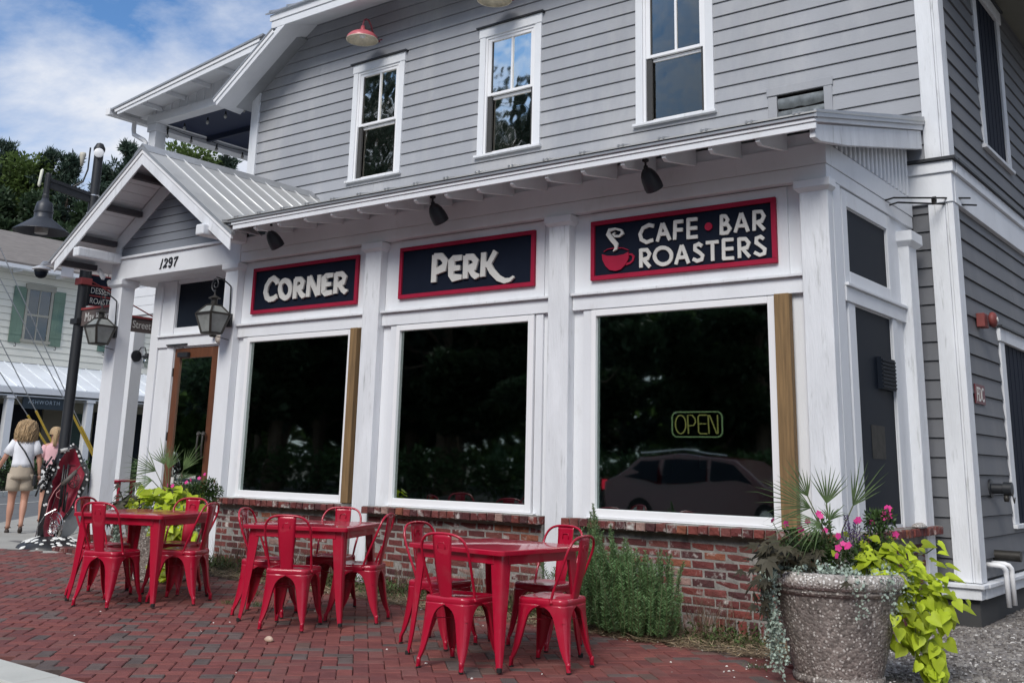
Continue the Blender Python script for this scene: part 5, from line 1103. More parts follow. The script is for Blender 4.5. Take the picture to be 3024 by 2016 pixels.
def make_chair():
    """pressed steel chair; faces +Y, back towards -Y"""
    t = thing('cafe_chair', 'x', 'chair')
    n = 7
    def rr(wf, wb, d, z, rad, sag=0):
        """rounded trapezoid: front half width wf, rear wb, half depth d"""
        pts = []
        cor = ((wf, d, 0), (-wf, d, 90), (-wb, -d, 180), (wb, -d, 270))
        for cx, cy, a0 in cor:
            sx, sy = (1 if cx > 0 else -1), (1 if cy > 0 else -1)
            for i in range(n+1):
                a = R(a0+90*i/n); pts.append((cx-sx*rad+rad*math.cos(a), cy-sy*rad+rad*math.sin(a), z))
        return pts
    W, WB, Dp = .182, .170, .180
    rings = [rr(W-.012, WB-.012, Dp-.012, .385, .05), rr(W+.001, WB+.001, Dp+.001, .405, .055), rr(W+.002, WB+.002, Dp+.002, .428, .055), rr(W-.001, WB-.001, Dp-.001, .440, .055), rr(W-.010, WB-.010, Dp-.010, .446, .05), rr(W-.026, WB-.026, Dp-.026, .444, .045), rr(W-.05, WB-.05, Dp-.05, .436, .04), rr(W-.11, WB-.11, Dp-.11, .433, .03)]
    k = len(rings[0]); vs = sum(rings, [])
    fs = [(a*k+i, a*k+(i+1) % k, (a+1)*k+(i+1) % k, (a+1)*k+i) for a in range(len(rings)-1) for i in range(k)]+[tuple((len(rings)-1)*k+i for i in range(k))]
    m = MB(); m.add(vs, fs)
    st = part('seat', m, RED, t, smooth=True, sharp=60, local=True)
    # legs: folded corner sheets that flare into arches under the seat
    for sx in (-1, 1):
        for sy in (-1, 1):
            top = ((W if sy > 0 else WB)-.002, Dp-.002); bot = (.192 if sy > 0 else .178, .225)
            prof = []
            for z, wd, f in ((.404,.178,0),(.392,.160,.01),(.380,.135,.02),(.362,.112,.035),(.335,.094,.06),(.29,.080,.12),(.22,.068,.28),(.15,.055,.46),(.095,.040,.66),(.070,.030,.78),(.055,.025,.84),(.012,.023,1.0)):
                prof.append((z, wd, top[0]+(bot[0]-top[0])*f, top[1]+(bot[1]-top[1])*f))
            vs = []
            for z, wd, ox, oy in prof:
                c_ = min(.045, wd*.5); e = c_*.293
                lipx = .006 if z < .39 else .0
                q = [(ox-wd, oy-lipx-.004), (ox-wd+.006, oy), (ox-c_, oy), (ox-e, oy-e), (ox, oy-c_), (ox, oy-wd+.006), (ox-lipx-.004, oy-wd)]
                vs += [(sx*x, sy*y, z) for x, y in q]
            kk = 7; L_ = len(prof)
            fs = [(i*kk+j, i*kk+j+1, (i+1)*kk+j+1, (i+1)*kk+j) for i in range(L_-1) for j in range(kk-1)]
            fs.append(tuple((L_-1)*kk+j for j in range(kk)))
            if sx*sy > 0: fs = [tuple(reversed(f)) for f in fs]
            m = MB(); m.add(vs, fs); lg = part('leg', m, RED, t, smooth=True, sharp=50, local=True)
            so_ = lg.modifiers.new('thickness', 'SOLIDIFY'); so_.thickness = .003; so_.offset = -1
            m = MB(); m.lathe([(.006,.0),(.0145,.002),(.0145,.045),(.013,.062)], 10, (sx*(bot[0]-.014), sy*(bot[1]-.014), .006)); part('foot_tube', m, RED, lg, smooth=True, local=True)
            m = MB(); m.lathe([(.010,.0),(.0155,.001),(.0155,.012),(.010,.014)], 10, (sx*(bot[0]-.014), sy*(bot[1]-.014), 0)); part('rubber_foot', m, RUBBER, lg, local=True)
    m = MB()
    for s in (-1, 1): m.beam((-.165*s, -.17, .30), (.165*s, .17, .30), .02, .004)
    part('cross_brace', m, RED, t, local=True)
    # back: bent tube hoop and a wide splat
    def hoop(q):
        """q from 0 (left foot) to 1 (right foot)"""
        ctl = [(-.168,-.075,.425),(-.172,-.100,.50),(-.180,-.145,.60),(-.184,-.188,.70),(-.176,-.212,.765),(-.145,-.228,.812),(-.09,-.238,.835),(0,-.242,.842)]
        ctl = ctl+[(-x, y, z) for x, y, z in reversed(ctl[:-1])]
        f = q*(len(ctl)-1); i = min(int(f), len(ctl)-2); u = f-i
        p0 = Vector(ctl[max(i-1, 0)]); p1 = Vector(ctl[i]); p2 = Vector(ctl[i+1]); p3 = Vector(ctl[min(i+2, len(ctl)-1)])
        return .5*((2*p1)+(-p0+p2)*u+(2*p0-5*p1+4*p2-p3)*u*u+(-p0+3*p1-3*p2+p3)*u**3)
    m = MB(); m.tube([hoop(i/44) for i in range(45)], .0092, 10); part('back_hoop', m, RED, t, smooth=True, local=True)
    for s in (-1, 1): m = MB(); m.tube([(s*.168,-.060,.445),(s*.170,-.080,.43),(s*.182,-.085,.415)], [.004,.012,.010], 8); part('hoop_bracket', m, RED, t, smooth=True, local=True)
    m = MB(); vs = []; cols = 7; lv = 16
    for i in range(lv+1):
        q = i/lv; z = .425+q*.412; hw = .046+.030*q**.8; yb = -.168-.075*math.sin(q*1.35)**1.1 if q > 0 else -.168
        for j in range(cols):
            u = -1+2*j/(cols-1); crease = .0045 if abs(u) > .75 else 0
            vs.append((u*hw, yb+crease+.012*(1-u*u)*-.4, z))
    m.add(vs, [(i*cols+j, i*cols+j+1, (i+1)*cols+j+1, (i+1)*cols+j) for i in range(lv) for j in range(cols-1)])
    sp_ = part('back_splat', m, RED, t, smooth=True, sharp=50, local=True); so_ = sp_.modifiers.new('thickness', 'SOLIDIFY'); so_.thickness = .003; so_.offset = 0
    m = MB(); yy = -.233; m.tube([(-.028,yy-.006,.745),(-.028,yy-.008,.775),(-.020,yy-.009,.785),(.020,yy-.009,.785),(.028,yy-.008,.775),(.028,yy-.006,.745)], .003, 6)
    m.tube([(-.028,yy+.002,.745),(-.028,yy,.775),(-.020,yy-.001,.785),(.020,yy-.001,.785),(.028,yy,.775),(.028,yy+.002,.745)], .003, 6)
    part('embossed_tab', m, RED, sp_, smooth=True, local=True)
    return t
T0, C0_ = make_table(), make_chair()
used = {'t': False, 'c': False}
def put(proto, key, x, y, rz, label, group):
    o = proto if not used[key] else copy_tree(proto); used[key] = True
    o.location = (x, y, G(x)+.001); o.rotation_euler = (0, 0, rz); o['label'] = label; o['group'] = group
    return o
tg, cg = 'red square cafe tables', 'red metal chairs around the tables'
TB = [((-4.787,6.19), -4.2, 'nearest'), ((-6.88,6.385), 26, 'middle'), ((-8.60,5.94), 21.5, 'far left')]
put(T0, 't', *TB[0][0], R(-4.2), 'red square metal table nearest the rosemary bush, front right', tg)
put(T0, 't', *TB[1][0], R(26), 'red square metal table in the middle, under the PERK window ledge', tg)
put(T0, 't', *TB[2][0], R(21.5), 'red square metal table at far left, before the lime green planter', tg)
def yaw_of(fx, fy): return math.atan2(-fx, fy)
CH = [
 (-4.745,5.74,(-.055,.465),'red chair in front of the right table with its back to the street'),
 (-4.30,6.19,(-1,-.10),'red chair on the right side of the right table beside the rosemary bush'),
 (-5.36,6.25,(1,.05),'red chair on the left side of the right table, its hoop behind the front chair'),
 (-4.79,6.80,(-.06,-1),'red chair on the wall side of the right table, splat facing the street'),
 (-6.60,5.93,(-.235,.41),'red chair in front of the middle table with its back square to the street'),
 (-6.515,6.58,(-.89,-.45),'red chair on the right side of the middle table, seen from the side'),
 (-7.22,6.20,(.87,.49),'red chair on the left side of the middle table'),
 (-7.12,6.83,(.44,-.9),'red chair on the wall side of the middle table below the brick ledge'),
 (-8.455,5.525,(-.15,.41),'red chair in front of the left table with its back to the street'),
 (-8.235,6.10,(-.88,-.46),'red chair on the right side of the left table, before the brick wall'),
 (-9.00,5.79,(.91,.42),'red chair at the far left end of the left table, leftmost of all'),
 (-8.79,6.42,(.39,-.9),'red chair behind the left table, its splat bright against the lime leaves')]
for x, y, f, l_ in CH: put(C0_, 'c', x, y, yaw_of(*f), l_, cg)
# bar height table under the porch
t = thing('bar_table', 'tall red metal table half hidden behind the white porch column', 'table', (-13.75, 9.3, .1))
m = MB(); m.box(-14.33, 8.95, .925, -13.72, 9.6, .95); part('table_top', m, RED, t, bevel=.004)
for (sx, sy) in ((-1,-1), (1,-1), (1,1), (-1,1)):
    m = MB(); m.beam((-14.02+sx*.24, 9.27+sy*.26, .925), (-14.02+sx*.33, 9.27+sy*.33, .1), .04, .04); m.beam((-14.02+sx*.24, 9.27+sy*.26, .90), (-14.02+sx*.10, 9.27+sy*.26, .915), .03, .03); part('leg', m, RED, t)

# ------------------------------------------------------------------ foliage helpers
def leaf_mesh(name, pos, dr, nr, ln, wd, tones, mt):
    """diamond leaves; pos (N,3) stem end, dr direction, nr normal hint"""
    pos = np.asarray(pos, float); dr = np.asarray(dr, float); nr = np.asarray(nr, float)
    dr /= np.linalg.norm(dr, axis=1, keepdims=True)+1e-9
    sd_ = np.cross(dr, nr); sd_ /= np.linalg.norm(sd_, axis=1, keepdims=True)+1e-9
    up_ = np.cross(sd_, dr)
    ln = np.asarray(ln)[:, None]; wd = np.asarray(wd)[:, None]; n = len(pos)
    v = np.empty((n, 4, 3)); v[:, 0] = pos; v[:, 1] = pos+dr*ln*.45+sd_*wd*.5+up_*wd*.12; v[:, 2] = pos+dr*ln; v[:, 3] = pos+dr*ln*.45-sd_*wd*.5+up_*wd*.12
    me = bpy.data.meshes.new(name); me.vertices.add(n*4); me.vertices.foreach_set('co', v.reshape(-1))
    me.loops.add(n*4); me.loops.foreach_set('vertex_index', np.arange(n*4)); me.polygons.add(n)
    me.polygons.foreach_set('loop_start', np.arange(n)*4); me.polygons.foreach_set('loop_total', np.full(n, 4))
    me.update(calc_edges=True); me.materials.append(mt)
    at = me.attributes.new('tone', 'FLOAT', 'FACE'); at.data.foreach_set('value', np.asarray(tones, dtype=np.float32)); return me
rng = np.random.default_rng(3)
def rdir(n, zb=0.0):
    d = rng.normal(size=(n, 3)); d[:, 2] += zb; return d/np.linalg.norm(d, axis=1, keepdims=True)
def add_mesh(name, me, parent=None, loc=None, rz=0, sc_=1, kind=None):
    o = bpy.data.objects.new(name, me); COL.objects.link(o)
    if parent is not None: o.parent = parent
    if loc is not None: o.location = loc
    o.rotation_euler = (0,0,rz); o.scale = (sc_,)*3
    if kind: o['kind'] = kind
    return o

# ------------------------------------------------------------------ planters
def planter(x, y, z, label):
    m = MB(); prof = [(.0,.0),(.270,.0),(.286,.012),(.288,.04),(.276,.055),(.290,.10),(.355,.36),(.395,.52),(.402,.545),(.415,.550),(.425,.566),(.418,.580),(.428,.588),(.452,.605),(.462,.632),(.458,.662),(.438,.682),(.405,.686),(.385,.672),(.375,.62),(.372,.60)]
    t = thing('planter', label, 'planter', (x, y, z), group='large round aggregate planters')
    m.lathe(prof[:13], 56, (x, y, z), cap=False); body = part('pot_body', m, POTM, t, smooth=True, sharp=50)
    m = MB(); m.lathe(prof[12:], 56, (x, y, z), cap=False); part('pot_rim', m, RIMM, t, smooth=True)
    m = MB(); m.lathe([(.0,.60),(.20,.625),(.374,.605)], 24, (x, y, z), cap=False); part('potting_soil', m, SOIL, t)
    # proud pebbles
    rs = random.Random(int(x*100)); m = MB()
    for i in range(2600):
        a = rs.uniform(0, 2*math.pi); q = rs.random()
        zz = .03+q*.65; 
        if zz < .545: rad = np.interp(zz, [.03,.055,.10,.36,.52,.545], [.288,.277,.290,.355,.395,.402])
        else: rad = np.interp(zz, [.545,.566,.588,.605,.632,.662,.682], [.402,.425,.428,.452,.462,.458,.438])
        s_ = rs.uniform(.003, .0065); c = Vector((x+rad*math.cos(a), y+rad*math.sin(a), z+zz)); u = Vector((-math.sin(a), math.cos(a), 0)); n_ = Vector((math.cos(a), math.sin(a), .1)); w_ = Vector((0,0,1))
        e = rs.uniform(.6, 1.3)
        m.add([c+u*s_*e, c+w_*s_, c-u*s_*e, c-w_*s_, c+n_*s_*.6], [(0,1,4),(1,2,4),(2,3,4),(3,0,4)], rs.random())
    part('pebbles', m, PEB, t, kind='stuff', smooth=True)
    return t
PEB = mat('pebble_chips', (.5,.46,.42), .7, tones=[(0,(.08,.066,.058)), (.6,(.19,.16,.14)), (.93,(.30,.27,.245)), (1,(.52,.48,.45))], var=.15, vscale=40)
RP = (-2.705, 7.13, -.005); LP = (-9.68, 6.92, G(-9.7)-.005)
planter(*RP, 'large exposed aggregate planter at the right corner beside the gravel')
planter(*LP, 'large aggregate planter behind the left table near the porch')

def heart_leaf(k):
    """lobed heart leaf about 1 long, stem end at the origin, in the xy plane, tip towards +y"""
    pts = [(0,0),(.20,-.14),(.42,-.10),(.52,.12),(.44,.38),(.24,.66),(.0,1.0),(-.24,.66),(-.44,.38),(-.52,.12),(-.42,-.10),(-.20,-.14)]
    rs = random.Random(k); vs = [(0,.22,-.05)]+[(x*rs.uniform(.92,1.08), y, .16*abs(x)**1.3*2-.10*(y**2)+rs.uniform(-.03,.03)) for x, y in pts]
    n = len(pts); mb = MB(); mb.add(vs, [(0, i+1, (i+1) % n+1) for i in range(n)]); return mb
def palmate_leaf(k):
    mb = MB(); rs = random.Random(k)
    for a, l_ in ((0,1),(38,.82),(-38,.82),(78,.62),(-78,.62)):
        c, s = math.sin(R(a)), math.cos(R(a)); w_ = .14
        mb.add([(0,0,0),(c*l_*.45+s*w_, s*l_*.45-c*w_, .03),(c*l_, s*l_, -.12*l_+rs.uniform(-.05,.05)),(c*l_*.45-s*w_, s*l_*.45+c*w_, .03)], [(0,1,2,3)])
    return mb
HL = [heart_leaf(k).mesh('leaf', LF_LIME, True) for k in range(4)]; PLM = [palmate_leaf(k).mesh('leaf', LF_DARK, True) for k in range(3)]
def orient(p, d, nrm, s, roll=0):
    d = Vector(d).normalized(); x_ = d.cross(Vector(nrm)); x_ = x_.normalized() if x_.length > 1e-4 else d.orthogonal().normalized(); z_ = x_.cross(d)
    return Matrix(((x_.x*s, d.x*s, z_.x*s, p[0]), (x_.y*s, d.y*s, z_.y*s, p[1]), (x_.z*s, d.z*s, z_.z*s, p[2]), (0,0,0,1)))
def leafy(root, meshes, items):
    o0 = Vector(root.location)
    for (p, d, nrm, s) in items: share('leaf', random.choice(meshes), root, Matrix.Translation(-o0) @ orient(p, d, nrm, s))
CR = Vector((.795, .607, 0)); CF = Vector((-.607, .795, 0))       # across and away from the street
def tow(v): return -v
# --- palm fans
def fan(root, base, hub, tipc, n, spread, ln, up_n, droop=.12):
    """petiole from base to hub, then a fan of leaflets around the direction hub->tipc"""
    m = MB(); base = Vector(base); hub = Vector(hub); mid = (base+hub)/2+Vector((0,0,.03)); m.tube([base, mid, hub], [.006,.0045,.004], 6); part('petiole', m, STEMM, root)
    d0 = (Vector(tipc)-hub).normalized(); ax = Vector(up_n).normalized(); m = MB(); rs = random.Random(int(hub.x*991))
    for i in range(n):
        a = -spread/2+spread*i/(n-1)+rs.uniform(-.03, .03); d = (Matrix.Rotation(a, 3, ax) @ d0).normalized()
        l_ = ln*(1-.25*abs(2*i/(n-1)-1)**2)*rs.uniform(.72, 1.16); sd_ = d.cross(ax).normalized(); w_ = .0066
        pr = None; sg = 5
        for j in range(sg+1):
            q = j/sg; c = hub+d*l_*q*1.08+Vector((0,0,-droop*l_*q*q*rs.uniform(.6, 1.3)))+ax*.004*math.sin(q*3)
            ww = w_*(.35+1.2*q if q < .4 else (1-q)*1.38+.02); f_ = ax*ww*.5
            cur = (c+sd_*ww+f_, c, c-sd_*ww+f_)
            if pr: m.add([pr[0], pr[1], pr[2], cur[0], cur[1], cur[2]], [(0,1,4,3),(1,2,5,4)], rs.random())
            pr = cur
    part('fan_leaf', m, LF_PALM, root, smooth=True)
def palm(P, label, flip=1, s=1.0):
    x, y, z = P; t = thing('fan_palm', label, 'palm', (x, y, z+.60), group='small fan palms in the planters')
    m = MB(); m.lathe([(.035,0),(.04,.05),(.028,.12),(.012,.17)], 10, (x, y, z+.60)); part('trunk', m, BARK, t)
    b = Vector((x, y, z+.74))
    def W(u, h, f=0): return Vector((x, y, 0))+CR*u*s*flip+CF*f*s+Vector((0,0,z+h))
    nrm = -CF
    fan(t, b, W(-.03,1.10,.0), W(.03,1.42,.05), 11, R(80), .27*s, nrm+Vector((0,0,.3)), .03)
    fan(t, b, W(.14,1.09,-.02), W(.32,1.40,.0), 9, R(62), .32*s, nrm+Vector((0,0,.2)), .04)
    fan(t, b, W(-.15,1.07,-.05), W(-.50,1.20,-.10), 12, R(95), .40*s, nrm+Vector((0,0,.9)), .10)
    fan(t, b, W(-.13,.98,-.20), W(-.55,.93,-.26), 12, R(105), .38*s, nrm*.7+Vector((0,0,.8)), .28)
    fan(t, b, W(-.12,1.14,.12), W(-.26,1.42,.18), 9, R(80), .28*s, nrm+Vector((0,0,.5)), .06)
    fan(t, b, W(.05,.98,.22), W(.2,1.15,.45), 12, R(90), .26*s, nrm*.3+Vector((0,0,1)), .2)
palm(RP, 'small fan palm with spiky leaves rising from the right corner planter')
palm(LP, 'small fan palm with spiky leaves in the planter behind the left table', 1, .95)
# --- lime sweet potato vines
def vine(root, P, spots, n, smin, smax, seed):
    rs = random.Random(seed); items = []
    for i in range(n):
        (u, h, f), (du, dh, df) = rs.choice(spots)
        p = Vector((P[0], P[1], P[2]))+CR*(u+rs.gauss(0, du))+CF*(f+rs.gauss(0, df))+Vector((0,0,h+rs.gauss(0, dh)))
        out = (p-Vector((P[0], P[1], p.z))); out = out.normalized() if out.length > .01 else Vector((0,-1,0))
        hi = h > .60
        d = out*.35-CF*(.45 if hi else .10)+CR*rs.gauss(0,.8 if hi else .42)+CF*rs.gauss(0,.35 if hi else .1)+Vector((0,0,(-.30 if hi else -.75)+rs.gauss(0,.22)))
        nrm = out*.3+Vector((0,0,1.0 if hi else .45))-CF*.6+CR*rs.gauss(0,.28)+Vector((0,0,rs.gauss(0,.25)))
        items.append((p, d, nrm, rs.uniform(smin, smax)))
    leafy(root, HL, items)
def stems(root, P, paths):
    m = MB()
    for pth in paths: m.tube([Vector(P)+CR*u+CF*f+Vector((0,0,h)) for u, h, f in pth], .004, 5)
    part('vine_stem', m, STEMM, root)
t = thing('sweet_potato_vine', 'lime green sweet potato vine spilling down the right side of the corner planter', 'vine', (RP[0], RP[1], RP[2]+.65), group='lime sweet potato vines')
sp1 = [((0.18,.77,-.18),(.07,.04,.06)), ((0.24,.82,-.12),(.07,.05,.07)), ((0.34,.78,-.10),(.07,.05,.07)), ((0.47,.76,-.08),(.07,.05,.07)), ((0.32,.67,-.16),(.07,.05,.07)), ((0.45,.63,-.12),(.07,.05,.07)), ((0.58,.62,-.10),(.07,.06,.07)), ((0.64,.50,-.10),(.06,.06,.06)), ((0.49,.50,-.14),(.07,.06,.06)), ((0.36,.52,-.16),(.06,.06,.06)), ((0.39,.38,-.15),(.07,.06,.06)), ((0.53,.38,-.13),(.07,.06,.06)), ((0.47,.26,-.13),(.07,.06,.05)), ((0.53,.16,-.12),(.05,.05,.05)), ((0.57,.08,-.12),(.04,.03,.04))]
vine(t, RP, sp1, 340, .050, .096, 2)
leafy(t, HL, [(Vector(RP)+CR*u+CF*f+Vector((0,0,h)), d, (0,-.3,1), s_) for (u,h,f,d,s_) in ((.70,.86,0,(.5,.2,-.5),.09),(.75,.72,0,(.7,.3,-.2),.09),(.76,.64,-.03,(.9,.2,-.1),.09),(.80,.47,-.05,(.8,.2,-.3),.10),(.13,.76,-.28,(-.4,-.5,-.5),.10),(.10,.73,-.30,(-.6,-.4,-.4),.09),(.2,.70,-.3,(-.1,-.5,-.7),.10))])
stems(t, RP, [[(.1,.64,0),(.35,.75,-.1),(.62,.80,0),(.68,.84,0)], [(.1,.64,0),(.45,.68,-.1),(.5,.45,-.12),(.55,.2,-.12),(.6,.05,-.12)], [(.2,.64,-.1),(.44,.62,-.2),(.44,.3,-.2),(.42,.12,-.2)], [(.5,.5,-.1),(.7,.6,0),(.75,.64,0)]])
t = thing('sweet_potato_vine', 'lime green sweet potato vine mounding over the planter behind the left table', 'vine', (LP[0], LP[1], LP[2]+.65), group='lime sweet potato vines')
sp2 = [((-.02,.83,-.18),(.11,.04,.08)), ((.14,.84,-.15),(.10,.04,.08)), ((.24,.78,-.12),(.09,.05,.08)), ((-.18,.76,-.22),(.09,.03,.07)), ((.02,.75,-.32),(.14,.04,.05)), ((.20,.70,-.32),(.11,.05,.05)), ((.33,.66,-.2),(.06,.05,.06)), ((.12,.56,-.40),(.14,.05,.04)), ((.24,.50,-.38),(.10,.05,.04)), ((.12,.16,-.36),(.05,.05,.03)), ((.26,.42,-.36),(.08,.05,.04))]
vine(t, LP, sp2, 190, .080, .125, 5)
stems(t, LP, [[(0,.64,0),(.1,.78,-.2),(.2,.5,-.42),(.2,.15,-.4)], [(.1,.64,0),(.4,.68,-.2),(.45,.3,-.25),(.45,.05,-.22)]])
# --- bronze vines on the left of each pot
for P, lb, seed in ((RP, 'bronze leaved sweet potato vine on the left edge of the corner planter', 3), (LP, 'dark leaved vine on the left edge of the planter behind the left table', 4)):
    t = thing('bronze_vine', lb, 'vine', (P[0], P[1], P[2]+.65), group='bronze leaved vines'); rs = random.Random(seed); items = []
    for i in range(95):
        u, h, f = rs.gauss(-.34, .13), rs.gauss(.755, .055), rs.gauss(-.10, .12)
        if u < -.46: h -= (-.46-u)*.8
        p = Vector(P)+CR*u+CF*f+Vector((0,0,h)); items.append((p, Vector((rs.gauss(-.3,.6), rs.gauss(-.3,.6), -.35+rs.gauss(0,.3))), Vector((rs.gauss(0,.3), -.5, 1)), rs.uniform(.07, .13)))
    for i in range(14):
        p = Vector(P)+CR*rs.gauss(-.49,.02)+CF*rs.gauss(-.1,.05)+Vector((0,0,rs.uniform(.42,.66))); items.append((p, Vector((rs.gauss(-.2,.4), rs.gauss(-.3,.4), -.9)), Vector((-.3,-.8,.4)), rs.uniform(.06,.10)))
    leafy(t, PLM, items)
# --- silver dichondra
def strand_leaves(P, strands, seed, rad=.011, jit=.014, step=.010):
    rs = np.random.default_rng(seed); pos = []; nr = []
    for st in strands:
        pts = [np.array(Vector(P)+CR*u+CF*f+Vector((0,0,h))) for u, h, f in st]
        for a, b in zip(pts, pts[1:]):
            k = max(2, int(np.linalg.norm(b-a)/step))
            for i in range(k): pos.append(a+(b-a)*i/k+rs.normal(0, jit, 3)); nr.append(rs.normal(size=3)+np.array([0,-.6,.8]))
    pos = np.array(pos); n = len(pos); d = rs.normal(size=(n,3))
    return leaf_mesh('silver_foliage', pos-np.array([P[0],P[1],P[2]+.65]), d, np.array(nr), rs.uniform(rad*1.2, rad*2.4, n), rs.uniform(rad*1.4, rad*2.2, n), rs.random(n), LF_SILV)
rs = random.Random(12)
for P, lb in ((RP, 'silver dichondra trailing over the rim of the corner planter'), (LP, 'silver dichondra at the rim of the planter behind the left table')):
    t = thing('silver_dichondra', lb, 'trailing plant', (P[0], P[1], P[2]+.65), group='silver trailing plants'); S = []
    for i in range(62):
        a = R(rs.uniform(180, 352)); r0 = rs.uniform(.30, .44); u, f = r0*math.cos(a), r0*math.sin(a); S.append([(u*.8, .66+rs.uniform(0,.04), f*.8), (u, .70+rs.uniform(-.01,.04), f), (u*1.06+rs.gauss(0,.03), .66, f*1.06)])
    for i in range(12):
        a = R(rs.uniform(250, 335)); ln = rs.uniform(.03, .20); u, f = .462*math.cos(a), .462*math.sin(a); S.append([(u*.9, .69, f*.9), (u*1.02, .66, f*1.02), (u*1.02, .58, f*1.02), (u*.99+.01, .60-ln, f*.99)])
    for i in range(34):
        a = R(rs.uniform(183, 205)); u, f = .47*math.cos(a), .47*math.sin(a); bt = rs.uniform(.02, .30); S.append([(u*.9, .69, f*.9), (u*1.03, .66, f*1.03), (u*1.02+rs.gauss(0,.015), .45, f*1.02), (u*.93+rs.gauss(0,.02), bt, f*.95-.04)])
    add_mesh('silver_foliage', strand_leaves(P, S, 4), t, kind='stuff')
# --- vinca with pink flowers, salvia
def bush_mesh(name, blobs, n, ln, wd, mt, seed, zb=.3):
    rs = np.random.default_rng(seed); b = np.array([q[:3] for q in blobs]); rad = np.array([q[3:6] for q in blobs]); wgt = np.prod(rad, axis=1)**.6; idx = rs.choice(len(blobs), n, p=wgt/wgt.sum())
    d = rs.normal(size=(n,3)); d /= np.linalg.norm(d, axis=1, keepdims=True); q = rs.random(n)**.45
    pos = b[idx]+d*rad[idx]*q[:,None]; dr = d*.7+rs.normal(size=(n,3))*.5+np.array([0,0,zb]); nr = rs.normal(size=(n,3))*.5+np.array([0,-.2,1])
    return leaf_mesh(name, pos, dr, nr, rs.uniform(ln*.6, ln*1.3, n), rs.uniform(wd*.7, wd*1.3, n), np.clip(rs.random(n)*.7+.3*(d[:,2]*.5+.5), 0, 1), mt)
fl = MB()
for i in range(5):
    a = 2*math.pi*i/5; c, s = math.cos(a), math.sin(a)
    fl.add([(0,0,0), (c*.6-s*.42, s*.6+c*.42, .10), (c*1.0, s*1.0, .05), (c*.6+s*.42, s*.6-c*.42, .10)], [(0,3,2,1)])
FLW = fl.mesh('flower', PINKF, True)
def vinca(P, label, blobs, flowers, seed):
    t = thing('vinca_plant', label, 'flowering plant', (P[0], P[1], P[2]+.65), group='pink flowering vincas')
    o0 = Vector(t.location); bl = []
    for (u, h, f, r_) in blobs: v = Vector(P)+CR*u+CF*f+Vector((0,0,h))-o0; bl.append((v.x, v.y, v.z, r_, r_, r_*.9))
    add_mesh('leaf_mass', bush_mesh('leaf_mass', bl, 2600, .034, .016, LF_VINCA, seed), t, kind='stuff')
    rs = random.Random(seed)
    m = MB()
    for (u, h, f) in flowers:
        p = Vector(P)+CR*u+CF*f+Vector((0,0,h)); m.tube([Vector(P)+CR*u*.55+CF*f*.5+Vector((0,0,.66)), p-Vector((0,0,.01))], .0022, 4)
        share('flower', FLW, t, Matrix.Translation(-o0) @ orient(p, (rs.gauss(0,.5), rs.gauss(0,.4), 1), (rs.gauss(.2,.4), -1, .7), rs.uniform(.020, .027)))
    part('flower_stem', m, STEMM, t)
vinca(RP, 'pink vinca flowers on leafy stems in the corner planter', [(-.25,.80,.0,.10), (-.12,.82,-.05,.11), (.0,.76,-.1,.10), (.12,.75,-.15,.11), (.22,.80,-.05,.10), (.30,.90,.0,.10), (.36,1.0,.0,.075), (.28,1.0,.0,.07), (-.05,.80,.1,.12), (-.30,.9,-.1,.05), (-.06,.95,0,.06)],
      [(-.10,1.035,-.05),(-.09,1.02,-.06),(-.33,.97,-.1),(-.22,.93,-.05),(-.16,.985,0),(-.06,.93,-.05),(.16,.99,0),(.18,1.0,0),(.37,1.085,0),(.39,1.075,.01),(.355,1.045,0),(.34,1.02,-.02),(.39,1.03,0),(.27,.985,0),(.41,.915,-.03),(-.04,.835,-.25),(.0,.86,-.22),(.04,.85,-.2),(-.06,.79,-.28),(.01,.90,-.1),(-.42,.99,-.1),(-.23,.94,-.06),(.02,.84,-.23)], 5)
vinca(LP, 'pink vinca flowers on leafy stems in the planter behind the left table', [(.20,.86,.1,.12), (.32,.86,.08,.12), (.42,.80,.05,.10), (.40,.95,.05,.07), (.05,.85,.15,.12), (.48,.88,.05,.06)],
      [(.12,1.03,.0),(.22,.99,-.02),(.17,.965,0),(-.02,.93,0),(.03,.925,0),(.13,.92,0),(.34,1.05,.05),(.30,1.01,0),(.45,.98,.05)], 6)
t = thing('salvia_plant', 'small purple salvia spikes in the middle of the corner planter', 'flowering plant', (RP[0], RP[1], RP[2]+.65)); rs = random.Random(4); m = MB(); ms = MB()
for i in range(16):
    u, f = rs.gauss(.10,.06), rs.gauss(-.05,.05); h = rs.uniform(.86, .98) if i > 1 else 1.02; b = Vector(RP)+CR*u+CF*f
    ms.tube([b+Vector((0,0,.66)), b+Vector((0,0,h))], .002, 4)
    for j in range(14): c = b+Vector((rs.gauss(0,.006), rs.gauss(0,.006), h-.09+j*.0075)); m.lathe([(.0,-.005),(.006,0),(.0,.006)], 5, c)
part('flower_spikes', m, PURPF, t, kind='stuff'); part('stems', ms, STEMM, t, kind='stuff')

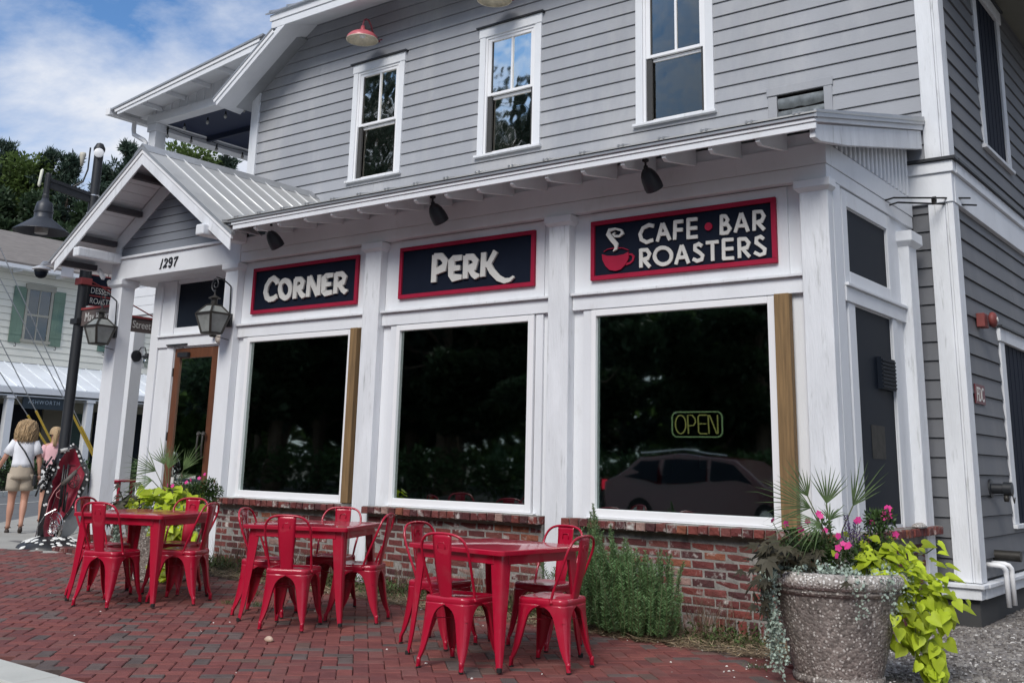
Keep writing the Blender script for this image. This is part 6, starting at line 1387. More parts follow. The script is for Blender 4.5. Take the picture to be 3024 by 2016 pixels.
# ------------------------------------------------------------------ rosemary, weeds, straw
def rosemary(loc, label, stems_, seed):
    t = thing('rosemary_bush', label, 'shrub', loc); rs = np.random.default_rng(seed); P_ = []; D_ = []; Nn = []; Ln = []; T_ = []; m = MB()
    for (bx, by, lx, ly, h) in stems_:
        b = np.array([bx, by, 0.0]); tip = np.array([bx+lx, by+ly, h]); k = int(h*260); tn = rs.random()
        cv = rs.normal(0, .03, 3)
        pts = []
        for i in range(k):
            q = .12+.88*i/k; p = b+(tip-b)*q+cv*math.sin(q*3.1)+np.array([lx, ly, 0])*.3*(q*q-q)
            if i % 8 == 0: pts.append(tuple(p))
            a = i*2.4; e = np.array([math.cos(a), math.sin(a), .45+.5*rs.random()]); P_.append(p); D_.append(e); Nn.append(rs.normal(size=3)); Ln.append(rs.uniform(.024,.042)*(1.1-.5*(q > .93))); T_.append(.25+.55*tn+.2*q)
        pts.append(tuple(tip)); m.tube(pts, .0035, 4)
    me = leaf_mesh('needles', P_, D_, Nn, Ln, np.full(len(P_), .0085), np.clip(T_, 0, 1), LF_ROSE)
    add_mesh('needle_sprays', me, t, kind='stuff'); part('stems', m, STEMM, t, local=True, kind='stuff')
rs = random.Random(77); ST_ = []
for i in range(270):
    bx = rs.gauss(.02, .25); bx = max(-.48, min(.50, bx)); h = rs.uniform(.25, .62)+max(0, .20-abs(bx+.12)*.7)*rs.random(); ST_.append((bx, rs.uniform(-.22,.16), bx*.12+rs.gauss(0,.05), rs.gauss(-.05,.06), h*1.08))
for bx, h in ((-.22,1.0),(-.21,.97),(-.24,.93),(-.20,.80),(-.45,.70),(-.38,.72),(.2,.62),(.35,.58),(-.25,.88),(-.19,.90),(-.40,.80),(-.43,.74),(-.16,.74),(-.05,.72),(-.30,.80)): ST_.append((bx, .0, bx*.15, 0, h))
rosemary((-4.72, 7.72, .0), 'upright green rosemary bush against the brick base right of the tables', ST_, 3)
def strips(name, n, region, ln, wd, mt, up_=(0,.3), seed=1, flat=.1, parent=None):
    rs = np.random.default_rng(seed); pos = region(rs, n); a = rs.uniform(0, 2*np.pi, n); z = rs.uniform(up_[0], up_[1], n)
    d = np.stack([np.cos(a), np.sin(a), z], 1); me = leaf_mesh(name, pos, d, np.stack([rs.normal(0,.3,n), rs.normal(0,.3,n), np.ones(n)], 1), rs.uniform(ln*.5, ln*1.4, n), rs.uniform(wd*.6, wd*1.4, n), rs.random(n), mt)
    return me
def bed(rs, n):
    x = rs.uniform(-11.0, -3.0, n); y = 7.46+rs.random(n)**1.1*.78; 
    z = np.array([G(a) for a in x])+np.clip((y-7.25)/.7, 0, 1)*.012+rs.random(n)*.022; return np.stack([x,y,z],1)
tag(add_mesh('dry_straw', strips('dry_straw', 22000, bed, .095, .0050, STRAW, (-.1,.3), 1)), 'dry tan straw and clippings strewn along the foot of the brick wall', 'straw', kind='stuff')
def bed2(rs, n):
    c = rs.choice(9, n, p=[.16,.14,.1,.1,.12,.1,.12,.08,.08]); cx = np.array([-10.1,-9.0,-8.1,-7.4,-6.6,-6.0,-8.6,-3.9,-5.6])[c]; x = cx+rs.normal(0,.22,n); y = 7.95+rs.normal(0,.14,n); y = np.clip(y, 7.5, 8.24)
    return np.stack([x, y, np.array([G(a) for a in x])+rs.random(n)**2*.12], 1)
tag(add_mesh('low_weeds', strips('low_weeds', 9000, bed2, .045, .016, LF_WEED, (.1,1.2), 2)), 'low green weeds growing at the foot of the brick wall', 'weeds', kind='stuff')
def bed3(rs, n):
    c = rs.choice(8, n); cx = np.array([-9.8,-8.9,-7.2,-5.9,-5.75,-6.5,-8.3,-4.1])[c]; x = cx+rs.normal(0,.15,n); y = np.clip(7.95+rs.normal(0,.12,n), 7.55, 8.22)
    return np.stack([x, y, np.array([G(a) for a in x])], 1)
tag(add_mesh('dead_stalks', strips('dead_stalks', 1500, bed3, .34, .004, leafmat('dead_stalk', (.16,.11,.075), tone=.5), (.9,4), 5)), 'thin brown dead stalks standing against the brick wall', 'dry stalks', kind='stuff')
def tuft(rs, n): 
    c = rs.choice(4, n); cx = np.array([-7.86,-7.6,-3.25,-8.2])[c]; cy = np.array([6.35,6.45,7.12,6.9])[c]; return np.stack([cx+rs.normal(0,.05,n), cy+rs.normal(0,.04,n), np.array([G(a) for a in cx])], 1)
tag(add_mesh('joint_grass', strips('joint_grass', 420, tuft, .05, .003, LF_WEED, (.5,2.5), 6)), 'small grass tufts growing in the paving joints', 'grass', kind='stuff')
# gravel stones and shell bits
def stones(name, pts, smin, smax, mt, seed, label, cat):
    rs = random.Random(seed); m = MB()
    for (x, y, z) in pts:
        s_ = rs.uniform(smin, smax); a = rs.uniform(0, 6.3); c, s = math.cos(a), math.sin(a); e = rs.uniform(.5, 1); h = rs.uniform(.35, .8)
        q = [(1,0),(.35,.8*e),(-.7,.6*e),(-.9,-.3*e),(.1,-.85*e)]
        m.add([(x+(u*c-v*s)*s_, y+(u*s+v*c)*s_, z) for u, v in q]+[(x+(u*c-v*s)*s_*.6, y+(u*s+v*c)*s_*.6, z+s_*h) for u, v in q], [(0,1,6,5),(1,2,7,6),(2,3,8,7),(3,4,9,8),(4,0,5,9),(5,6,7,8,9)], rs.random())
    o = part(name, m, mt); tag(o, label, cat, kind='stuff')
rs = random.Random(6); gz = lambda x, y: -0.058+(0.04+0.06*noise.noise(Vector((x*.9, y*.9, 3))))*min(max((x+3.4)/.9, 0), 1)
pts = []
while len(pts) < 24000:
    x, y = rs.uniform(-3.1, .6), 7.0+rs.random()**1.2*5.6
    if x < -2.6 and y < 7.3: continue
    if x < -3.0+.02*y and y < 10.6 and y > 8.3 and x < -3.0: continue
    pts.append((x, y, gz(x, y)-.002))
stones('gravel', pts, .006, .027, mat('gravel_stone', (.3,.28,.26), .85, tones=[(0,(.08,.07,.064)), (.45,(.18,.162,.15)), (.9,(.29,.27,.25)), (.975,(.42,.40,.38)), (1,(.7,.68,.65))], var=.15, vscale=30), 2, 'loose grey gravel right of the planter', 'gravel')
rs = random.Random(9); pts = []
for i in range(620):
    k = rs.random()*.9
    if k < .45: x, y = rs.uniform(-10.5, -3.2), rs.uniform(7.42, 8.2)
    elif k < .85: x, y = rs.uniform(-3.4, -1.2), rs.uniform(6.7, 9)
    else: x, y = rs.uniform(-10, -2.2), rs.uniform(4.5, 7.4)
    pts.append((x, y, max(G(x), gz(x, y)+.0 if x > -2.3 else 0)+.001))
stones('shell_bits', pts, .004, .012, mat('shell_white', (.68,.64,.60), .6, var=.15, vscale=40), 4, 'white broken shell bits scattered on the mulch and paving', 'shell bits')
t = MB(); n = 12; vs = []
for j, (r_, z) in enumerate(((.0,.035),(.5,.03),(1.0,.012),(.8,.0))):
    for i in range(n): a = 2*math.pi*i/n; vs.append((-6.226+.045*r_*math.cos(a), 5.409+.026*r_*math.sin(a), G(-6.2)+.004+z))
t.add(vs, [(j*n+i, j*n+(i+1) % n, (j+1)*n+(i+1) % n, (j+1)*n+i) for j in range(3) for i in range(n)])
tag(part('snail_shell', t, mat('tan_shell', (.50,.36,.27), .5), loc=(-6.226,5.409,.03), smooth=True), 'small tan shell lying on the paving before the middle table', 'shell')

# ------------------------------------------------------------------ people
def skin_body(name, nodes, edges, mt, parent, root, sub=2):
    me = bpy.data.meshes.new(name); me.from_pydata([n[0] for n in nodes], edges, []); o = bpy.data.objects.new(name, me); COL.objects.link(o); o.parent = parent
    o.modifiers.new('skin', 'SKIN'); 
    for i, n in enumerate(nodes):
        sv = me.skin_vertices[0].data[i]; r = n[1]; sv.radius = (r, r) if not isinstance(r, tuple) else r; sv.use_root = (i == root)
    s = o.modifiers.new('sub', 'SUBSURF'); s.levels = sub; s.render_levels = sub
    me.materials.append(mt); o.modifiers['skin'].use_smooth_shade = True
    return o
def loft(rings, n=20, wr=0.0, seed=0, cap=True):
    """rings: (cx, cy, cz, rx, ry)"""
    m = MB(); vs = []
    for i, (cx, cy, cz, rx, ry) in enumerate(rings):
        for j in range(n):
            a = 2*math.pi*j/n; k = 1+wr*noise.noise(Vector((math.cos(a)*2.2+seed, math.sin(a)*2.2, cz*9)))
            vs.append((cx+rx*k*math.cos(a), cy+ry*k*math.sin(a), cz))
    k = len(rings); m.add(vs, [(i*n+j, i*n+(j+1) % n, (i+1)*n+(j+1) % n, (i+1)*n+j) for i in range(k-1) for j in range(n)]+([tuple(reversed(range(n))), tuple((k-1)*n+j for j in range(n))] if cap else [])); return m
def hand(m, w, d, side):
    """palm and five curled fingers at wrist w, pointing along d"""
    w = Vector(w); d = Vector(d).normalized(); s = Vector((side, 0, 0)); s = (s-d*s.dot(d)).normalized(); f = d.cross(s)
    m.tube([w, w+d*.035, w+d*.075], [.020,.028,.026], 8)
    for i, (o_, l_) in enumerate(((-.027,.055),(-.009,.068),(.009,.064),(.026,.050))):
        b = w+d*.075+f*o_; m.tube([b-d*.01, b+d*l_*.5-s*.006, b+d*l_-s*.020], [.0085,.008,.006], 6)
    b = w+d*.03-f*.026; m.tube([b, b-f*.02+d*.02, b-f*.026+d*.048], [.010,.009,.007], 6)
def person(loc, heading, label, p):
    """local frame: +Y the way the person walks, X to their right"""
    t = thing('person', label, 'person', loc, heading, None)
    nd = [((0,0,.93),(.125,.10)), ((0,.005,1.06),(.11,.09)), ((0,.01,1.22),(.13,.095)), ((0,.0,1.36),(.095,.07)), ((0,.01,1.44),.048), ((0,.03,1.52),.072), ((0,.035,1.61),.085), ((0,.03,1.665),.055)]
    ed = [(0,1),(1,2),(2,3),(3,4),(4,5),(5,6),(6,7)]
    def chain(st, pts):
        pr = st
        for q in pts: nd.append(q); ed.append((pr, len(nd)-1)); pr = len(nd)-1
        return pr
    L_, R_ = p['left_arm'], p['right_arm']
    chain(3, [((-.15,0,1.365),.055), (L_[0],.040), (L_[1],.026)]); chain(3, [((.15,0,1.365),.055), (R_[0],.040), (R_[1],.026)])
    for sgn, (kn, an, toe) in ((-1, p['left_leg']), (1, p['right_leg'])):
        hip = Vector((sgn*.088,0,.86)); kn, an, toe = Vector(kn), Vector(an), Vector(toe)
        chain(0, [(tuple(hip),.098), (tuple((hip+kn)/2+Vector((0,.01,0))),.082), (tuple(kn),.056), (tuple(kn.lerp(an,.35)+Vector((0,-.018,0))),.058), (tuple(kn.lerp(an,.75)),.038), (tuple(an),.034), (tuple(toe),.030)])
    b = skin_body('body', nd, ed, SKIN, t, 0)
    m = MB()
    hand(m, L_[1], Vector(L_[1])-Vector(L_[0]), -1); part('hand', m, SKIN, b, smooth=True, local=True); m = MB(); hand(m, R_[1], Vector(R_[1])-Vector(R_[0]), 1); part('hand', m, SKIN, b, smooth=True, local=True)
    # face on the far side, ears
    m = MB(); m.lathe([(.0,-.012),(.018,0),(.0,.03)], 8, (0,.125,1.585), axis='y'); m.tube([(-.025,.115,1.55),(0,.122,1.548),(.025,.115,1.55)], .005, 6)
    for s in (-1, 1): m.lathe([(.0,-.006),(.011,0),(.0,.006)], 8, (s*.032,.112,1.615), axis='y'); m.lathe([(.0,-.01),(.022,0),(.0,.01)], 8, (s*.083,.03,1.60), axis='x')
    part('face_features', m, SKIN, b, smooth=True, local=True)
    top = loft([(0,.0,p['hem'],.165,.125),(0,.0,p['hem']+.06,.160,.122),(0,.005,1.10,.150,.115),(0,.008,1.20,.165,.125),(0,.005,1.30,.178,.120),(0,.0,1.37,.160,.095),(0,.0,1.405,.105,.075),(0,.005,1.42,.07,.062)], 26, .07, 3)
    for sg, A in ((-1, L_), (1, R_)):
        s0 = Vector((sg*.13,0,1.365)); e0 = Vector(A[0]); q = [s0, s0.lerp(e0,.35), s0.lerp(e0,.72)]; top.tube(q, [.068,.074,.076], 14)
    part('shirt', top, p['shirt'], b, smooth=True, local=True)
    sh = loft([(0,.0,.80,.185,.145),(0,.0,.86,.182,.142),(0,.0,.95,.165,.128),(0,.0,1.03,.145,.112),(0,.0,1.05,.142,.11)], 26, .05, 7)
    for sg, K in ((-1, p['left_leg'][0]), (1, p['right_leg'][0])):
        h0 = Vector((sg*.085,0,.88)); k0 = Vector(K); sh.tube([h0, h0.lerp(k0,.22), h0.lerp(k0,.45), h0.lerp(k0,.62)], [.110,.112,.110,.112], 16)
    part('shorts', sh, KHAKI if p['shirt'] is TEE else mat('white_shorts', (.6,.6,.6), .8), b, smooth=True, local=True)
    m = MB()
    for K in (p['left_leg'], p['right_leg']):
        an, toe = Vector(K[1]), Vector(K[2]); d = (toe-an); d.z *= 1
        a0 = an+Vector((0,-.055,-.055)); a1 = toe+Vector((0,.05,-.035)); m.tube([a0, a0.lerp(a1,.5)+Vector((0,0,-.006)), a1], [.030,.036,.026], 10); m.tube([an+Vector((-.04,0,-.01)), an+Vector((0,.05,.0)), an+Vector((.04,0,-.01))], .009, 6)
    part('sandals', m, mat('dark_leather', (.05,.035,.03), .6) if 'dark_leather' not in bpy.data.materials else bpy.data.materials['dark_leather'], b, smooth=True, local=True)
    # hair
    rs = random.Random(5); m = MB()
    cap = [(.0,.115),(.05,.108),(.088,.075),(.107,.02),(.108,-.03)]
    m.lathe([(r_, z) for r_, z in reversed(cap)], 18, (0,.015,1.60), cap=False)
    if p['hair'] == 'long':
        for i in range(900):
            a = R(rs.uniform(150, 390)); r0 = rs.uniform(.02, .105); x, y = r0*math.cos(a), .02+r0*math.sin(a)
            if y > .08: y = .08
            k = rs.uniform(.9, 1.25); ln = rs.uniform(.20, .34); out = rs.uniform(.10, .155)
            ph = rs.uniform(0, 6); pts = []
            for j in range(7):
                q = j/6; rr = max(r0, .105*min(1, q*3+.6))+(out-.105)*min(1, q*1.6)-(.03*max(0, q-.7)); pts.append((rr*math.cos(a)*1.08+.012*math.sin(ph+q*11), .015+rr*math.sin(a)*.95+.012*math.cos(ph+q*10), 1.70-.02*(r0*10)-q*ln*1.05+(.0)))
            m.tube(pts, [.003,.006,.007,.007,.007,.006,.002], 4)
    else:
        for i in range(90):
            ph = rs.uniform(0, 6); a = rs.uniform(0, 6.3); r0 = rs.uniform(0, .025); pts = [(r0*math.cos(a), -.085+r0*math.sin(a)*.4, 1.66)]
            for j in range(1, 7): q = j/6; pts.append((r0*math.cos(a)*1.2+.008*math.sin(ph+q*8), -.125-.02*math.sin(q*3)+r0*.5*math.sin(a), 1.66-.30*q))
            m.tube(pts, [.008,.012,.013,.013,.011,.009,.004], 5)
    part('hair', m, HAIR, b, smooth=True, local=True)
    if p.get('bag'):
        m = MB(); m.tube([(-.13,-.02,1.40),(-.09,-.105,1.33),(.0,-.135,1.22),(.10,-.135,1.06),(.17,-.10,.92),(.185,-.05,.86)], .011, 6); part('bag_strap', m, BLACKM, b, local=True)
        m = MB(); m.box(.17, -.13, .70, .215, .06, .87); part('shoulder_bag', m, BLACKM, b, bevel=.015, seg=2, local=True)
    return t
W1 = dict(left_arm=((-.27,.03,1.10),(-.36,.16,.90)), right_arm=((.235,-.02,1.10),(.255,.02,.86)), left_leg=((-.095,.05,.48),(-.10,.05,.085),(-.11,.16,.045)), right_leg=((.085,.03,.48),(.075,-.13,.13),(.075,-.05,.045)), hem=.98, shirt=TEE, hair='long', bag=True)
person((-16.25, 8.90, .10), math.atan2(.885, .465), 'woman with blonde shoulder length hair walking away in white tee and khaki shorts', W1)
W2 = dict(left_arm=((-.24,.0,1.10),(-.20,.18,1.0)), right_arm=((.24,.0,1.10),(.20,.18,1.0)), left_leg=((-.095,.05,.48),(-.10,.05,.085),(-.11,.16,.045)), right_leg=((.085,.03,.48),(.075,-.10,.12),(.075,-.02,.045)), hem=.95, shirt=PINKSH, hair='tail')
person((-18.45, 10.66, .06), math.atan2(.86, .5), 'woman with a blonde ponytail in a pink shirt, half hidden behind the oyster sculpture', W2)

# ------------------------------------------------------------------ oyster and bicycle sculpture
SC = Vector((-13.52, 7.98, .10)); SU = Vector((.509, .861, 0)); SN = Vector((.861, -.509, 0))   # SU to the photo's right, SN towards the street
SR = mat('crimson_shell_paint', (.27,.022,.045), .35, coat=.3, var=.35, vscale=3, col2=(.50,.13,.16), c2lo=.5, c2hi=.8, c2scale=3); SB = mat('black_gloss_paint', (.016,.016,.018), .4, var=.2); SGY = mat('grey_shell_concrete', (.20,.21,.215), .7, var=.3, vscale=3, bump=.6, bscale=7); SIL = mat('chrome_part', (.65,.65,.66), .25, metal=1, var=.1)
t = thing('oyster_sculpture', 'upright oyster shell sculpture with crimson inside and bicycle gears on a pebbled black base', 'sculpture', SC)
k_ = .001338
def sw(gx, gy, d=0): return SC+SU*((gx-600)*k_)+Vector((0,0,(1385-gy)*k_))+SN*d
OUT = [(440,1345),(428,1180),(440,960),(462,800),(478,640),(500,560),(560,465),(620,418),(680,400),(722,450),(772,560),(832,650),(836,760),(802,860),(762,960),(702,1070),(642,1165),(600,1260),(560,1345)]
INN = [(500,1325),(478,1180),(495,1000),(490,930),(520,850),(508,760),(540,690),(556,560),(620,450),(678,436),(705,480),(745,580),(800,680),(790,745),(765,830),(735,930),(690,1035),(635,1120),(565,1320)]
n = len(OUT); m = MB()
vs = [sw(x, y, .05+.03*math.sin(i)) for i, (x, y) in enumerate(OUT)]+[sw(x, y, .08+.02*math.sin(i*1.7)) for i, (x, y) in enumerate(INN)]+[sw(x+12, y+8, -.06) for x, y in OUT]
m.add(vs, [(i, n+i, n+(i+1) % n, (i+1) % n) for i in range(n)]+[((i+1) % n, 2*n+(i+1) % n, 2*n+i, i) for i in range(n)]); part('shell_rim', m, SB, t, smooth=True)
m = MB(); cx, cy = 640, 860; rings = [INN, [((x-cx)*.72+cx, (y-cy)*.8+cy) for x, y in INN], [((x-cx)*.35+cx, (y-cy)*.5+cy) for x, y in INN]]; vs = []
for rg, d in zip(rings, (.078, -.01, -.05)): vs += [sw(x, y, d+.012*math.sin(i*2.1)) for i, (x, y) in enumerate(rg)]
m.add(vs+[sw(cx, cy, -.055)], [(a*n+i, a*n+(i+1) % n, (a+1)*n+(i+1) % n, (a+1)*n+i) for a in range(2) for i in range(n)]+[(2*n+i, 2*n+(i+1) % n, 3*n) for i in range(n)]); part('shell_inside', m, SR, t, smooth=True)
m = MB(); vs = []; prof = [(1345,470,600),(1250,500,760),(1100,520,838),(960,540,856),(850,560,850),(700,600,836),(600,650,815)]
for (y, x0, x1) in prof:
    for j in range(9): q = j/8; vs.append(sw(x0+(x1-x0)*q, y+10*math.sin(j*1.5), .02-.34*math.sin(math.pi*q)*(.9 if y > 800 else .6)-.02))
m.add(vs, [(i*9+j, i*9+j+1, (i+1)*9+j+1, (i+1)*9+j) for i in range(len(prof)-1) for j in range(8)]+[tuple(range(9)), tuple(reversed(range(54, 63)))])
m.add([sw(600,1345,.04), sw(760,1250,.02), sw(838,1100,.0), sw(856,960,-.02), sw(836,760,.03), sw(762,960,.045), sw(702,1070,.05), sw(642,1165,.05)], [(0,1,2,7),(7,2,3,6),(6,3,5),(3,4,5)]); part('shell_back', m, SGY, t, smooth=True)
rs = random.Random(14); m = MB()
def dot(c, nrm, r_, e=1.0, tl=0):
    nrm = Vector(nrm).normalized(); a = nrm.orthogonal().normalized(); b = nrm.cross(a); q = [c+(a*math.cos(2*math.pi*i/9)*r_+b*math.sin(2*math.pi*i/9)*r_*e)+nrm*.002 for i in range(9)]; q2 = [p+nrm*.008-(p-c)*.25 for p in q]; m.add(q+q2, [tuple(range(9, 18))]+[(i, (i+1) % 9, (i+1) % 9+9, i+9) for i in range(9)])
for i in range(0, n-1):
    (x0, y0), (x1, y1) = OUT[i], INN[i]
    for q in ((.5,) if i % 2 else (.35,.7)): dot(sw(x0+(x1-x0)*q+4, y0+(y1-y0)*q+rs.uniform(-25,25), .072), SN, rs.uniform(.010,.019), 1.3)
part('painted_spots', m, mat('white_gloss_dots', (.72,.72,.70), .4), t, kind='stuff')
# left cluster of black parts with white dots
m = MB()
for i in range(26):
    x, y = rs.uniform(405,520), rs.uniform(580,830); a = sw(x, y, .02+rs.uniform(-.05,.05)); b = sw(x+rs.uniform(-50,50), y+rs.uniform(-60,60), .05+rs.uniform(-.05,.05)); m.tube([a, (a+b)/2+SN*.02, b], .012+rs.random()*.008, 7)
for (x0, y0, x1, y1) in ((600,600,600,1060),(640,590,638,1040),(620,640,615,1000),(660,860,650,1050),(400,800,375,900),(480,520,420,640),(540,450,500,620)): m.tube([sw(x0,y0,.09), sw((x0+x1)/2,(y0+y1)/2,.11), sw(x1,y1,.09)], .012, 8)
part('bicycle_tubes', m, SB, t, smooth=True)
m = MB(); m.tube([sw(605,790,.13), sw(660,730,.15), sw(720,650,.14)], [.030,.034,.02], 10); m.tube([sw(720,650,.14), sw(750,605,.12), sw(790,588,.10)], .007, 6); part('handlebar_grip', m, mat('taupe_plastic', (.10,.09,.08), .6), t, smooth=True)
def wheel(gx, gy, d, r_, tilt, mt, nm, teeth=0):
    M_ = Matrix(((SU.x, SN.x, 0, 0), (SU.y, SN.y, 0, 0), (0, 0, 1, 0), (0,0,0,1)))
    M2 = Matrix.Translation(sw(gx, gy, d)) @ Matrix.Rotation(0, 4, 'X') @ M_ @ Matrix.Rotation(R(tilt), 4, 'Z')
    mm = MB(); P_ = lambda rr, a, o=0: M2 @ Vector((rr*math.cos(a), o, rr*math.sin(a)))
    mm.tube([P_(r_, 2*math.pi*i/28) for i in range(28)], .007, 6, closed=True); mm.tube([P_(r_*.72, 2*math.pi*i/24) for i in range(24)], .005, 6, closed=True)
    for i in range(5): a = 2*math.pi*i/5; mm.tube([P_(r_*.15, a), P_(r_, a)], .006, 5)
    for i in range(teeth): a = 2*math.pi*i/teeth; mm.tube([P_(r_, a), P_(r_*1.06, a)], .003, 4)

    part(nm, mm, mt, t)
wheel(582,1165,.12,.155,55,SIL,'chainring',30); wheel(575,1190,.15,.085,50,SIL,'chainring',22); wheel(705,745,.10,.095,45,mat('dark_steel', (.12,.11,.11), .4, metal=.8),'chainring',20)
m = MB(); rs = random.Random(3)
for i in range(9): a = i*.7; c = sw(572+32*math.cos(a), 1190+45*math.sin(a), .17); m.lathe([(.0,-.014),(.014,0),(.0,.014)], 8, c)
part('gear_bolts', m, SIL, t, smooth=True)
m = MB(); m.tube([sw(595,770,.10),sw(540,850,.12),sw(505,940,.12),(sw(490,1060,.12))], .006, 6); m.tube([sw(600,830,.10),sw(560,870,.12),sw(565,900,.12),sw(600,920,.11)], .005, 6); part('cable', m, mat('pink_cable', (.5,.22,.22), .6), t)
m = MB(); m.tube([sw(575,1020,.12),sw(480,1075,.13),sw(430,1180,.12),sw(418,1300,.12),sw(432,1360,.1)], .006, 6); m.tube([sw(432,1205,.06),sw(420,1330,.07)], .007, 6); part('wire_loop', m, SIL, t)
m = MB(); m.tube([sw(640,1215,.20), sw(612,1400,.26)], .021, 12); part('support_post', m, mat('grey_bronze_post', (.13,.12,.10), .7), t, smooth=True, sharp=50)
m = MB(); m.lathe([(.0,0),(.034,.0),(.034,.032),(.0,.032)], 14, tuple(sw(612,1412,.27))); part('post_collar', m, mat('orange_collar', (.45,.22,.05), .5), t)
m = MB(); m.lathe([(.0,-.04),(.04,-.035),(.06,.0),(.04,.06),(.0,.07)], 12, tuple(sw(470,1325,.12))); m.lathe([(.0,-.03),(.03,-.02),(.04,.0),(.0,.04)], 12, tuple(sw(510,1330,.14))); part('bell_parts', m, SB, t, smooth=True)
m = MB(); m.tube([sw(545,470,.06), sw(590,455,.07), sw(630,450,.06)], .028, 10); part('saddle', m, mat('pale_saddle', (.45,.44,.42), .5), t, smooth=True)
# base mound
NB = 26; m = MB(); bo = SC+SN*.02
def bp(a, r_): return bo+SN*.14+SU*(math.cos(a)*.44*r_-.02)+SN*(math.sin(a)*.46*r_)
vs = []; lv = ((1.0,-.12),(1.0,-.005),(.93,.05),(.72,.10),(.45,.135),(.15,.15))
for r_, z in lv:
    for i in range(NB): a = 2*math.pi*i/NB; p = bp(a, r_*(1+.12*noise.noise(Vector((math.cos(a)*1.5, math.sin(a)*1.5, 1))))); vs.append((p.x, p.y, SC.z+z*1.0))
m.add(vs, [(i*NB+j, i*NB+(j+1) % NB, (i+1)*NB+(j+1) % NB, (i+1)*NB+j) for i in range(5) for j in range(NB)]+[tuple(5*NB+j for j in range(NB))]); part('pebbled_base', m, SB, t, smooth=True)
m = MB(); rs = random.Random(21)
for i in range(64):
    a = rs.uniform(0, 6.28); r_ = rs.uniform(.3, .96)**.7; p = bp(a, r_); z = np.interp(r_, [.15,.45,.72,.93,1.0], [.15,.135,.10,.05,-.005]); dot(Vector((p.x, p.y, SC.z+z+.002)), Vector((0,0,1))+(SU*math.cos(a)+SN*math.sin(a))*.35, rs.uniform(.018,.040), rs.uniform(.6,1))
part('white_pebbles', m, mat('white_pebble', (.78,.78,.75), .35), t, kind='stuff')

# ------------------------------------------------------------------ street lamp with camera, antennas
PX_, PY_ = -14.63, 8.60
t = thing('street_lamp', 'black street lamp with a large bell shade hung from its arm', 'street lamp', (PX_, PY_, .1))
m = MB(); m.lathe([(.17,.1),(.17,.16),(.11,.22),(.10,.5),(.078,.62),(.074,3.0),(.068,5.80),(.060,5.80),(.075,5.84),(.085,5.86),(.085,5.90),(.05,5.97),(.0,5.99)], 20, (PX_, PY_, 0), cap=False); pole = part('pole', m, BLACKM, t, smooth=True, sharp=40)
for z in (5.14, 4.86):
    m = MB(); m.lathe([(.074,-.012),(.079,-.008),(.079,.008),(.074,.012)], 18, (PX_, PY_, z), cap=False); part('steel_band', m, SIL, pole)
m = MB(); m.beam((PX_,PY_-.07,5.05), (PX_,7.86,5.13), .05, .05); m.beam((PX_,PY_-.07,5.15), (PX_,7.86,5.23), .05, .05); m.beam((PX_,PY_-.07,5.10), (PX_,7.90,5.18), .02, .07); m.lathe([(.0,5.32),(.035,5.32),(.042,5.30),(.042,5.0),(.05,4.98),(.05,4.94),(.0,4.94)], 14, (PX_,7.84,0)); part('lamp_arm', m, BLACKM, t)
m = MB(); m.lathe([(.04,4.95),(.05,4.90),(.10,4.87),(.118,4.80),(.122,4.74),(.13,4.735),(.13,4.72),(.12,4.715),(.122,4.64),(.14,4.62),(.375,4.445),(.385,4.43)], 36, (PX_,7.84,0), cap=False); sh_ = part('lamp_shade', m, mat('dark_shade_enamel', (.028,.032,.042), .45, var=.15), t, smooth=True, sharp=50); q = sh_.modifiers.new('t', 'SOLIDIFY'); q.thickness = .006
m = MB(); m.lathe([(.0,4.66),(.085,4.66),(.095,4.48),(.09,4.41),(.0,4.40)], 20, (PX_,7.84,0)); part('lamp_lens', m, mat('frosted_lens', (.42,.41,.38), .4, var=.1), t, smooth=True, sharp=40)
def top_thing(name, label, cat, loc): return thing(name, label, cat, loc)
t = top_thing('antenna_disc', 'round white antenna disc on the top of the street lamp pole', 'antenna', (PX_+.06, PY_-.06, 5.80)); m = MB(); mm = Matrix.Translation((PX_+.08, PY_-.05, 5.80)) @ Matrix(((.861,.509,0,0),(-.509,.861,0,0),(0,0,1,0),(0,0,0,1))) @ Matrix.Rotation(R(90), 4, 'Y'); m.lathe([(.0,-.015),(.06,-.015),(.073,-.005),(.073,.018),(.06,.026),(.0,.028)], 26, m=mm); part('disc', m, WHITE2, t, smooth=True, sharp=40)
t = top_thing('cup_sensor', 'pale cup shaped sensor on a rod behind the street lamp top', 'antenna', (PX_-.15, PY_-.15, 5.7)); m = MB(); m.tube([(PX_-.09,PY_-.1,5.90),(PX_-.09,PY_-.1,5.55),(PX_-.12,PY_-.14,5.35),(PX_-.22,PY_-.25,5.25)], .014, 6); part('rod', m, BLACKM, t); m = MB(); m.lathe([(.0,-.12),(.02,-.12),(.035,.0),(.05,.05),(.045,.09),(.0,.10)], 14, (PX_-.16,PY_-.17,5.72)); part('cup', m, mat('aged_plastic', (.55,.52,.44), .5), t, smooth=True)
t = top_thing('white_antenna_bar', 'slim white antenna bar at the end of the lamp arm', 'antenna', (PX_, 7.74, 5.2)); m = MB(); m.tube([(PX_,7.745,5.36),(PX_,7.735,5.34),(PX_,7.715,5.12),(PX_,7.715,5.09)], [.012,.022,.022,.012], 10); part('bar', m, mat('ivory_plastic', (.72,.72,.60), .5), t, smooth=True)
